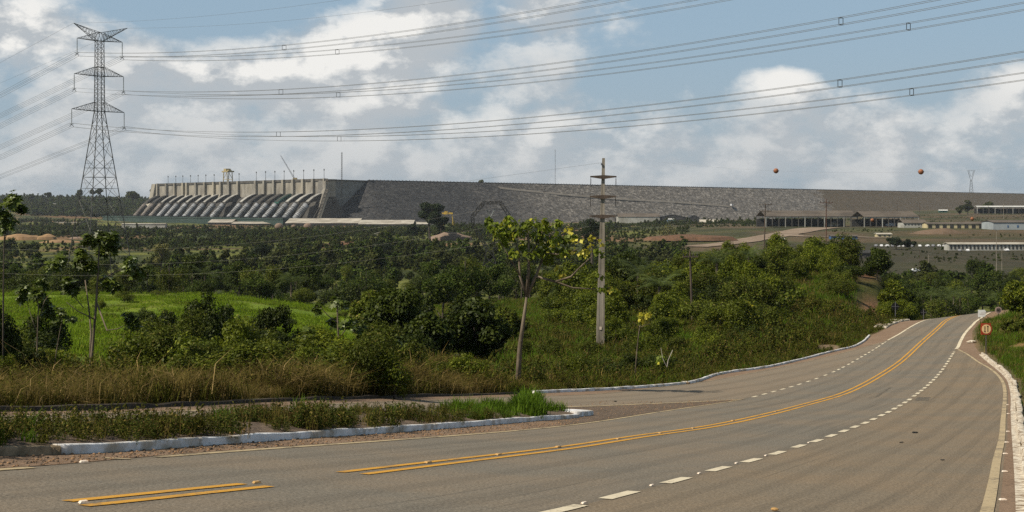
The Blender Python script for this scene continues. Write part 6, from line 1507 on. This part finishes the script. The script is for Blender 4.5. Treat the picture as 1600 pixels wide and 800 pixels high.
for i, (px, z, H, fr, l) in enumerate([(1478, 262, 12, 4.6, 'big palm rising from the wood beyond the crest'), (1490, 285, 13, 4.4, 'second palm right of the big one beyond the crest'), (1455, 300, 12, 3.8, 'small palm in the wood left of the big one'),
        (1010, 150, 6.5, 3.6, 'palm with upright fronds in the thicket right of the concrete pole'), (1030, 142, 5.5, 3.2, 'lower palm beside the upright one in the thicket'), (997, 162, 7, 3.4, 'palm nearest the concrete pole in the thicket'), (1560, 290, 10, 3.6, 'palm in the wood behind the speed sign'),
        (320, 250, 9, 3.4, 'palm at the edge of the wood behind the meadow'), (1120, 170, 6, 3.2, 'palm in the thicket right of the thin wooden pole'), (1170, 185, 6, 3.2, 'palm high in the thicket under the dirt road bend'), (455, 232, 8, 3.2, 'palm left of the dark clump at the wood edge'), (1500, 300, 11, 3.6, 'palm in the wood straight above the road crest'), (880, 165, 5, 2.6, 'small palm left of the concrete pole')]): palm((px - 800) / F * z, z, H, l, 900 + i, fr)

# --- slender trees of the verge, built limb by limb
def lobed(seed, C, R_, n, size, drop=.5, cec=True):
    """clusters of large leaves round branch tips: C list of centres, R radius list"""
    r = np.random.default_rng(seed); VV, FF = [], []; b = 0
    for c, rad in zip(C, R_):
        m_ = max(4, int(n)); d = unitv(r.normal(size=(m_, 3)) * np.array([1, 1, .6]) + np.array([0, 0, .12])); q = rad * r.uniform(.25, 1.0, m_) ** .7
        cen = np.array(c) + d * q[:, None]; cen[:, 2] -= (d[:, 0] ** 2 + d[:, 1] ** 2) * q * drop * .4
        if cec:
            for i in range(m_):
                nrm = unitv((d[i] * .6 + np.array([0, 0, .8]) + r.normal(0, .35, 3))[None])[0]; t1 = unitv(np.cross(nrm, r.normal(size=3))[None])[0]; t2 = np.cross(nrm, t1); k = 7; a = np.arange(k) * 2 * math.pi / k * .9
                dirs = np.cos(a)[:, None] * t1 + np.sin(a)[:, None] * t2 - nrm * .45; L = size * r.uniform(.7, 1.2) * np.ones(k)
                V, Fq = leaves_mesh(cen[i] + unitv(dirs) * L[:, None] * .5, np.tile(nrm, (k, 1)), dirs, L, L * .42, .06); VV.append(V); FF.append(Fq + b); b += len(V)
        else:
            N = unitv(d * .5 + np.array([0, 0, .4]) + r.normal(0, .6, (m_, 3))); D = unitv(d * .5 + np.array([0, 0, -.8]) + r.normal(0, .4, (m_, 3))); L = size * r.uniform(.6, 1.3, m_)
            V, Fq = leaves_mesh(cen, N, D, L, L * .8, .10); VV.append(V); FF.append(Fq + b); b += len(V)
    return np.concatenate(VV), np.concatenate(FF)
def limb_tree(name, label, px, ybase, z, limbs, clusters, bark='bark', seed=1, group=None):
    k = z / F; x0 = (px - 800) * k; g = min((HY - ybase) * k, g1(x0, z)); t = thing(name, label, 'tree', (x0, z, g), 0, group); r = random.Random(seed)
    q = lambda a, b, dy: ((a - px) * k, dy, (HY - b) * k - g)
    for i, (rad, pts) in enumerate(limbs):
        dy1 = 0 if i == 0 else r.uniform(-1.0, 1.0); n = len(pts); m = MB()
        P = [q(a, b, dy1 * j / max(1, n - 1)) for j, (a, b) in enumerate(pts)]
        if i == 0: P[0] = (P[0][0], 0, -.2)
        m.tube(P, [rad * (.85 if z > 55 else .55) * (1 - .6 * j / (n - 1)) for j in range(n)], 7); m.build('trunk' if i == 0 else 'branch', M[bark], t, smooth=True)
    for j, (mat, cec, n, size, cl) in enumerate(clusters):
        C = [q(a, b, r.uniform(-.6, .6)) for a, b, c in cl]
        if j == 0: obj('crown', mesh_leaf('crown', lobed(seed * 10 + j, C, [c * k for a, b, c in cl], n, size, .5, cec), L_[mat]), t); continue
        for jj, (C_1, cc) in enumerate(zip(C, cl)): obj('leaf_cluster', mesh_leaf('leaf_cluster', lobed(seed * 1000 + j * 50 + jj, [C_1], [cc[2] * k], n, size, .5, cec), L_[mat]), t)
limb_tree('tree', 'slender leafy tree with yellowing right side leaning over the verge', 808, 586, 62,
    [(.16, [(808, 590), (812, 545), (818, 500), (823, 463)]), (.10, [(823, 463), (826, 420), (826, 380), (822, 350)]), (.08, [(823, 463), (812, 430), (811, 395), (800, 362)]), (.09, [(823, 463), (838, 430), (852, 395), (862, 365)]), (.07, [(838, 432), (868, 440), (892, 432), (905, 418), (930, 395)]), (.05, [(852, 395), (880, 398), (905, 388)]), (.05, [(868, 440), (895, 450), (925, 452), (955, 450)]), (.04, [(826, 400), (845, 370), (850, 350)]), (.04, [(812, 430), (795, 400), (780, 375)])],
    [('yellow', False, 52, .215, [(772, 356, 14), (795, 347, 13), (812, 362, 14), (832, 349, 13), (822, 384, 15), (786, 382, 11), (850, 358, 12), (868, 376, 14), (846, 394, 14), (803, 396, 9), (872, 350, 9), (881, 394, 11), (800, 368, 12), (858, 408, 8), (780, 368, 10), (764, 345, 7), (838, 368, 12), (895, 372, 9)]),
     ('yellow', False, 36, .24, [(842, 374, 17), (815, 354, 15), (864, 392, 14), (790, 362, 13), (884, 376, 9), (828, 398, 10), (850, 350, 11)]),
     ('gold', False, 14, .20, [(888, 360, 9), (902, 378, 11), (918, 388, 10), (925, 372, 6), (872, 420, 6), (895, 392, 9), (910, 395, 10), (955, 452, 9), (878, 430, 5), (938, 382, 7), (793, 343, 6), (850, 346, 6)]),
     ('yellow', False, 26, .215, [(935, 395, 10), (920, 418, 11), (935, 432, 10), (912, 400, 10), (960, 456, 9), (940, 452, 8), (905, 430, 7)])], 'bark', 61)
limb_tree('cecropia_tree', 'forked pale stemmed tree with umbrella leaf clusters on the left verge', 137, 592, 44,
    [(.10, [(137, 594), (144, 550), (150, 480), (153, 430), (155, 385)]), (.07, [(141, 560), (138, 520), (130, 480), (120, 440)]), (.05, [(150, 470), (170, 515), (190, 512), (205, 505)]), (.05, [(152, 440), (175, 425), (195, 418)]), (.04, [(150, 500), (125, 485), (112, 470)]), (.04, [(153, 430), (145, 420), (138, 410)]), (.03, [(130, 480), (105, 460), (98, 440)])],
    [('cecropia', True, 42, .20, [(140, 375, 12), (160, 370, 14), (180, 370, 11), (165, 382, 14), (150, 392, 10)]), ('cecropia', True, 30, .19, [(92, 412, 13), (100, 405, 10), (128, 410, 14), (140, 415, 12), (122, 396, 10)]), ('cecropia', True, 28, .19, [(205, 415, 12), (215, 425, 12), (210, 405, 9), (208, 493, 12), (215, 502, 8), (112, 448, 13), (165, 440, 12), (178, 448, 9), (98, 440, 10)])], 'bark', 62)
limb_tree('cecropia_tree', 'tall thin tree with drooping leaf tiers at the left frame edge', 5, 600, 42,
    [(.06, [(5, 604), (5, 500), (6, 400), (8, 330)]), (.03, [(6, 380), (16, 350), (26, 335)]), (.03, [(7, 360), (-6, 345), (-14, 335)])],
    [('cecropia', True, 30, .17, [(10, 308, 12), (22, 318, 12), (2, 322, 12), (30, 326, 9), (14, 335, 13), (-8, 330, 12)]), ('cecropia', True, 18, .15, [(22, 350, 10), (5, 355, 9), (12, 346, 9)])], 'bark_dark', 63)
limb_tree('cecropia_tree', 'small dark umbrella leaved tree between the edge tree and the forked one', 58, 600, 46,
    [(.05, [(58, 600), (58, 540), (60, 480), (56, 450)]), (.03, [(60, 500), (70, 470), (82, 455)]), (.03, [(58, 520), (45, 490), (38, 470)])],
    [('cecropia', True, 24, .19, [(40, 450, 14), (55, 445, 14), (68, 455, 12), (48, 462, 13), (30, 465, 10), (65, 475, 13), (70, 490, 12)])], 'bark', 64)
limb_tree('cecropia_tree', 'thin leaning sapling with pale leaves beside the forked tree', 80, 592, 48,
    [(.04, [(80, 592), (88, 550), (95, 510), (100, 490)])], [('cecropia', True, 14, .16, [(100, 492, 11), (92, 500, 9), (106, 500, 9), (96, 484, 8)])], 'bark', 65)
limb_tree('cecropia_tree', 'pale glossy leaved small tree in front of the meadow edge', 532, 580, 56,
    [(.06, [(532, 582), (530, 545), (528, 510), (527, 480), (528, 468)]), (.04, [(530, 550), (515, 540), (498, 530)]), (.03, [(528, 505), (512, 492), (502, 480)]), (.04, [(532, 555), (548, 540), (575, 530)]), (.03, [(529, 530), (540, 515), (546, 500)])],
    [('cecropia', True, 18, .20, [(528, 470, 13), (535, 476, 9), (500, 478, 10), (492, 484, 9), (520, 505, 13), (482, 515, 11), (480, 528, 12), (546, 505, 11), (560, 512, 12), (580, 528, 12), (600, 522, 14), (620, 530, 11)])], 'bark', 66)
limb_tree('sapling', 'thin bare sapling with a tuft of yellow leaves on the green verge', 991, 582, 74,
    [(.045, [(991, 584), (995, 550), (998, 520), (1000, 508)]), (.025, [(999, 512), (992, 506), (986, 502)]), (.025, [(999, 512), (1010, 508), (1020, 507)])], [('gold', False, 40, .20, [(1006, 496, 8), (1012, 492, 6), (1004, 502, 6)])], 'bark', 67)
limb_tree('sapling', 'leaning pale stick with a few bright leaves near the far kerb', 1038, 577, 78, [(.045, [(1038, 578), (1044, 563), (1051, 547)]), (.02, [(1041, 572), (1036, 560), (1034, 545)])], [('yellow', False, 30, .20, [(1034, 562, 8), (1030, 568, 5)])], 'bark_pale', 68)
limb_tree('sapling', 'bent pale branch with whitish leaves on the bushy slope', 1140, 505, 120, [(.06, [(1140, 506), (1155, 496), (1170, 485)])], [('gold', False, 22, .26, [(1174, 478, 8), (1168, 487, 6), (1120, 498, 8), (1112, 502, 6)])], 'bark_pale', 69)
limb_tree('sapling', 'pale leaved branch above the bent one on the bushy slope', 1148, 478, 135, [(.05, [(1148, 480), (1150, 470), (1166, 465)])], [('yellow', False, 30, .30, [(1150, 462, 9), (1165, 462, 8), (1170, 468, 6), (1136, 460, 7)])], 'bark_pale', 70)
limb_tree('sapling', 'bright yellow green shrub in the middle of the bushy slope', 1228, 478, 135, [(.05, [(1228, 480), (1230, 468)])], [('yellow', False, 60, .30, [(1225, 462, 13), (1240, 458, 12), (1250, 455, 9), (1216, 470, 12), (1232, 472, 12)])], 'bark', 71)

# ================================================================== grass and weeds
def tuft(seed, n, h, spread, lean, wdt, heads=0.0):
    r = np.random.default_rng(seed); b = np.column_stack([r.normal(0, spread, (n, 2)), np.zeros(n)]); a = r.uniform(0, 6.283, n); d = np.column_stack([np.cos(a), np.sin(a), np.zeros(n)])
    H = h * r.uniform(.45, 1.1, n); ln = lean * H * r.uniform(.3, 1.3, n); s = np.column_stack([-np.sin(a), np.cos(a), np.zeros(n)]) * wdt / 2
    mid = b + d * (ln * .3)[:, None] + np.array([0, 0, 1]) * (H * .6)[:, None]; tip = b + d * ln[:, None] + np.array([0, 0, 1]) * (H * (1 - lean * .25))[:, None]
    V = np.stack([b - s, b + s, mid + s * .8, mid - s * .8, tip + s * .15, tip - s * .15], 1).reshape(-1, 3); k = np.arange(n)[:, None] * 6
    Fq = np.concatenate([k + np.array([0, 1, 2, 3]), k + np.array([3, 2, 4, 5])]); return V, Fq
def weed(seed, h, nst=7, leaf=.06):
    r = np.random.default_rng(seed); C, N, D, L = [], [], [], []; VV, FF = [], []
    for i in range(nst):
        a = r.uniform(0, 6.28); H = h * r.uniform(.5, 1.1); ln = H * r.uniform(.05, .35); o = r.normal(0, .09, 2); m_ = int(26 * H / h)
        f = r.uniform(.1, 1, m_); p = np.column_stack([o[0] + math.cos(a) * ln * f ** 1.5, o[1] + math.sin(a) * ln * f ** 1.5, H * f]); q = unitv(r.normal(size=(m_, 3))); w_ = .10 * (1.15 - f)
        C.append(p + q * w_[:, None]); N.append(unitv(q * .4 + r.normal(0, .5, (m_, 3)) + np.array([0, 0, .7]))); D.append(q); L.append(leaf * r.uniform(.6, 1.5, m_))
    V, Fq = leaves_mesh(np.concatenate(C), np.concatenate(N), np.concatenate(D), np.concatenate(L), np.concatenate(L) * .5); return V, Fq
dry_col = protos('dry_tuft', [mesh_leaf('dry_tuft', tuft(800 + i, 60, .80, .22, 1.0, .016), L_['grass_dry']) for i in range(3)] + [mesh_leaf('dry_tuft', tuft(820 + i, 60, .6, .22, .8, .018), L_['grass_olive']) for i in range(2)] + [mesh_leaf('dry_tuft', weed(825, .75, 9), L_['grass_olive']), mesh_leaf('dry_tuft', tuft(828, 60, .7, .25, 1.3, .014), L_['grass_dry'])])
mix_col = protos('grass_tuft', [mesh_leaf('grass_tuft', tuft(830 + i, 46, .45, .26, .45, .024), L_['grass_mid' if i % 2 else 'grass_green']) for i in range(5)] + [mesh_leaf('grass_tuft', tuft(845, 40, .5, .26, .5, .024), L_['grass_dry'])])
slope_col = protos('slope_tuft', [mesh_leaf('slope_tuft', tuft(930 + i, 46, .45, .26, .6, .024), L_[k_]) for i, k_ in enumerate(('grass_mid', 'grass_olive', 'grass_green', 'grass_dry', 'grass_olive'))] + [mesh_leaf('slope_tuft', weed(940 + i, .6, 9, .08), L_[k_]) for i, k_ in enumerate(('weed', 'grass_olive', 'grass_mid'))])
mead_col = protos('meadow_tuft', [mesh_leaf('meadow_tuft', tuft(850 + i, 64, .22, .50, .6, .035), L_['meadow']) for i in range(5)] + [mesh_leaf('meadow_tuft', tuft(856, 50, .28, .4, .6, .035), L_['grass_mid'])])
green_col = protos('green_tuft', [mesh_leaf('green_tuft', tuft(860 + i, 70, .42, .10, .5, .018), L_['grass_green']) for i in range(3)])
weed_col = protos('weed', [mesh_leaf('weed', weed(870 + i, .55, 8), L_['weed' if i % 3 else 'grass_olive']) for i in range(5)] + [mesh_leaf('weed', tuft(879, 14, .8, .12, .35, .012), L_['grass_dry'])])
def along(Pl, d0, d1, n, seed, s0=0, s1=None, power=1.0):
    r = np.random.default_rng(seed); L = length(Pl); s1 = s1 or L; d = np.r_[0, np.cumsum(np.linalg.norm(np.diff(Pl, axis=0), axis=1))]; s = r.uniform(s0, s1, n)
    T = np.gradient(Pl, axis=0); T /= np.linalg.norm(T, axis=1)[:, None] + 1e-9; i = np.clip(np.searchsorted(d, s), 0, len(Pl) - 1)
    x = np.interp(s, d, Pl[:, 0]); y = np.interp(s, d, Pl[:, 1]); o = d0 + (d1 - d0) * r.uniform(0, 1, n) ** power; return x - T[i, 1] * o, y + T[i, 0] * o, s
sW = d_at(KF, (836, 614.7))
X, Z, s = along(KF, .55, 7.5, 11000, 91, 0, sW + 2); sc = rng.uniform(.4, 1.15, len(X)) * (.45 + 1.1 * vnoise(X, Z, 2.2, 5))
px_ = X / Z * F + 800; sc *= np.where(px_ > 760, np.interp(px_, [760, 850], [1, .45]), 1)
scatter('dry_verge_grass', onground(X, Z, -.03), sc, dry_col, 7, 'tall straw brown grass tangling along the far side of the slip road', 7)
X, Z, s = along(KF, .3, 30, 15000, 93, sW - 3, None, 1.35); k_ = (Z < 175); X, Z = X[k_], Z[k_]
P = np.column_stack([X, Z]); ds = np.abs(seg_dist(P, corr_c, False)); ins = inside(P, corr); k_ = (ds > .3) & ~ins; px_ = X / Z * F + 800
k_ &= ~(np.exp(-((px_ - 1285) / 34) ** 2 - ((Z - 111) / 4.5) ** 2) > .45); X, Z, ds = X[k_], Z[k_], ds[k_]
scatter('slope_grass', onground(X, Z, -.03), rng.uniform(.5, 1.3, len(X)) * np.clip(.5 + ds * .3, .5, 1.1) * np.where((X / Z * F + 800 > 1100) & (ds > 3), 1.6, 1.0) * (.6 + .8 * vnoise(X, Z, 4, 6)), slope_col, 8, 'mixed green and straw grass on the slope beyond the far kerb', 8)
X, Z, p = field(640, 1330, 60, 235, 15000, 95); P = np.column_stack([X, Z]); ds = np.abs(seg_dist(P, corr_c, False)); ins = inside(P, corr); k_ = (ds > 5) & ~ins; X, Z = X[k_], Z[k_]
scatter('hillside_grass', onground(X, Z, -.03), rng.uniform(.8, 2.0, len(X)), mix_col, 6, 'green grass between the bushes of the hillside', 9)
X, Z, p = field(-60, 720, 38, 232, 17000, 97); P = np.column_stack([X, Z]); ds = np.abs(seg_dist(P, corr_c, False)); k_ = (ds > 8) & (fbm(X, Z, 13, 88) < .56 + .1 * vnoise(X, Z, 3, 4)); X, Z = X[k_], Z[k_]
scatter('meadow_grass', onground(X, Z, -.05), rng.uniform(.6, 1.6, len(X)) * (.4 + 1.1 * fbm(X, Z, 8, 2)), mead_col, 6, 'bright green short meadow grass', 10)
# median weeds
r = np.random.default_rng(99); n = 3600; t_ = r.uniform(0, 1, n); w_ = r.uniform(.0, 1, n); ia = np.clip((t_ * 139).astype(int), 0, 139); Pm = MED_A[ia] * (1 - w_)[:, None] + MED_B[ia] * w_[:, None] + r.normal(0, .12, (n, 2))
pxm = Pm[:, 0] / Pm[:, 1] * F + 800; dens_ = vnoise(Pm[:, 0], Pm[:, 1], 1.3, 7); k_ = (dens_ > np.where(pxm < 330, .28, .22) + .26 * w_) & (pxm < 800) & (w_ < .93); Pm2 = Pm[k_]; pm2 = pxm[k_]
sc = r.uniform(.45, 1.1, len(Pm2)) * np.interp(pm2, [-50, 100, 330, 600, 800], [.95, .66, .72, .70, .5]) * (1 - .62 * w_[k_]) * (.5 + .9 * vnoise(Pm2[:, 0], Pm2[:, 1], .9, 31))
scatter('median_weeds', np.column_stack([Pm2, road_z(Pm2, .10)]), sc, weed_col, 6, 'dark leafy weeds filling the median behind the white kerb', 11, .1)
n = 900; t_ = r.uniform(0, 1, n); w_ = r.uniform(.02, 1, n); ia = np.clip((t_ * 139).astype(int), 0, 139); Pm = MED_A[ia] * (1 - w_)[:, None] + MED_B[ia] * w_[:, None]; pxm = Pm[:, 0] / Pm[:, 1] * F + 800
k_ = r.uniform(0, 1, n) < np.exp(-((pxm - 820) / 30) ** 2) * .9 + np.exp(-((pxm - 880) / 22) ** 2) * .5 + np.exp(-((pxm - 750) / 35) ** 2) * .5 + .05; Pm2 = Pm[k_]; pm2 = pxm[k_]
scatter('median_grass', np.column_stack([Pm2, road_z(Pm2, .08)]), r.uniform(.5, 1.0, len(Pm2)) * (1 + .9 * np.exp(-((pm2 - 826) / 16) ** 2)), green_col, 3, 'fresh green grass tufts near the end of the median', 12, .12)
# right verge
Kr = np.vstack([KR, RM]); X, Z, s = along(Kr, -.75, -14, 6500, 101, 0, None, 1.4); k_ = (Z > 10) & ~((np.abs(Z - 97 - .1 * (X - 33)) < 1.6) & (X > 34.5)); X, Z = X[k_], Z[k_]
scatter('right_verge_grass', onground(X, Z, -.03), rng.uniform(.4, 1.0, len(X)), mix_col, 6, 'green grass on the verge right of the white kerb', 13)
X, Z, p = field(1530, 1720, 100, 180, 2600, 103); P = np.column_stack([X, Z]); k_ = ~inside(P, corr) & (np.abs(seg_dist(P, corr_c, False)) > 1) & ~((np.abs(Z - 97 - .1 * (X - 33)) < 1.6)); X, Z = X[k_], Z[k_]
scatter('bank_grass', onground(X, Z, -.03), rng.uniform(.7, 1.6, len(X)), mix_col, 6, 'rough grass on the bank behind the round sign', 14)
# loose stones of the gravel strip
peb = protos('pebble', [mesh_np('pebble', *(lambda m: (np.array(m.v) * np.array([1, .8, .6]), m.f))(MB().sphere((0, 0, 0), .03, 6, 4)), M['gravel_dark' if i else 'dirt']) for i in range(2)])
n = 3600; r = np.random.default_rng(5); A = resample(ga, 300); Bq = resample(gb, 300); ia = r.integers(0, 300, n); w_ = r.uniform(0, 1, n); Pg = A[ia] * (1 - w_)[:, None] + Bq[ia] * w_[:, None]
A = resample(SN[i0:], 200); Bq = resample(Lout[i1:i2 + 1], 200); ia = r.integers(0, 200, 1500); w_ = r.uniform(-.5, 1, 1500); Pg = np.vstack([Pg, A[ia] * (1 - w_)[:, None] + Bq[ia] * w_[:, None]])
scatter('loose_gravel', np.column_stack([Pg, road_z(Pg, .012)]), r.uniform(.2, 1.0, len(Pg)) ** 3 * .8 + .12, peb, 2, 'loose stones strewn over the brown gravel strip', 15)

# ================================================================== air
def haze():
    m = bpy.data.materials.new('haze'); m.use_nodes = True; t = NT(m.node_tree); t.n.clear()
    v = t.node('ShaderNodeVolumePrincipled'); v.inputs['Color'].default_value = (.80, .86, .95, 1); v.inputs['Density'].default_value = HAZE; v.inputs['Anisotropy'].default_value = .2
    o = t.n.new('ShaderNodeOutputMaterial'); t.l.new(v.outputs[0], o.inputs['Volume'])
    b = MB(); b.box((0, 19000, 18), (140000, 60000, 132)); o_ = b.build('haze', m); tag(o_, 'thin pale haze filling the valley air', None, None, 'stuff')
HAZE = 3.7e-5
haze()
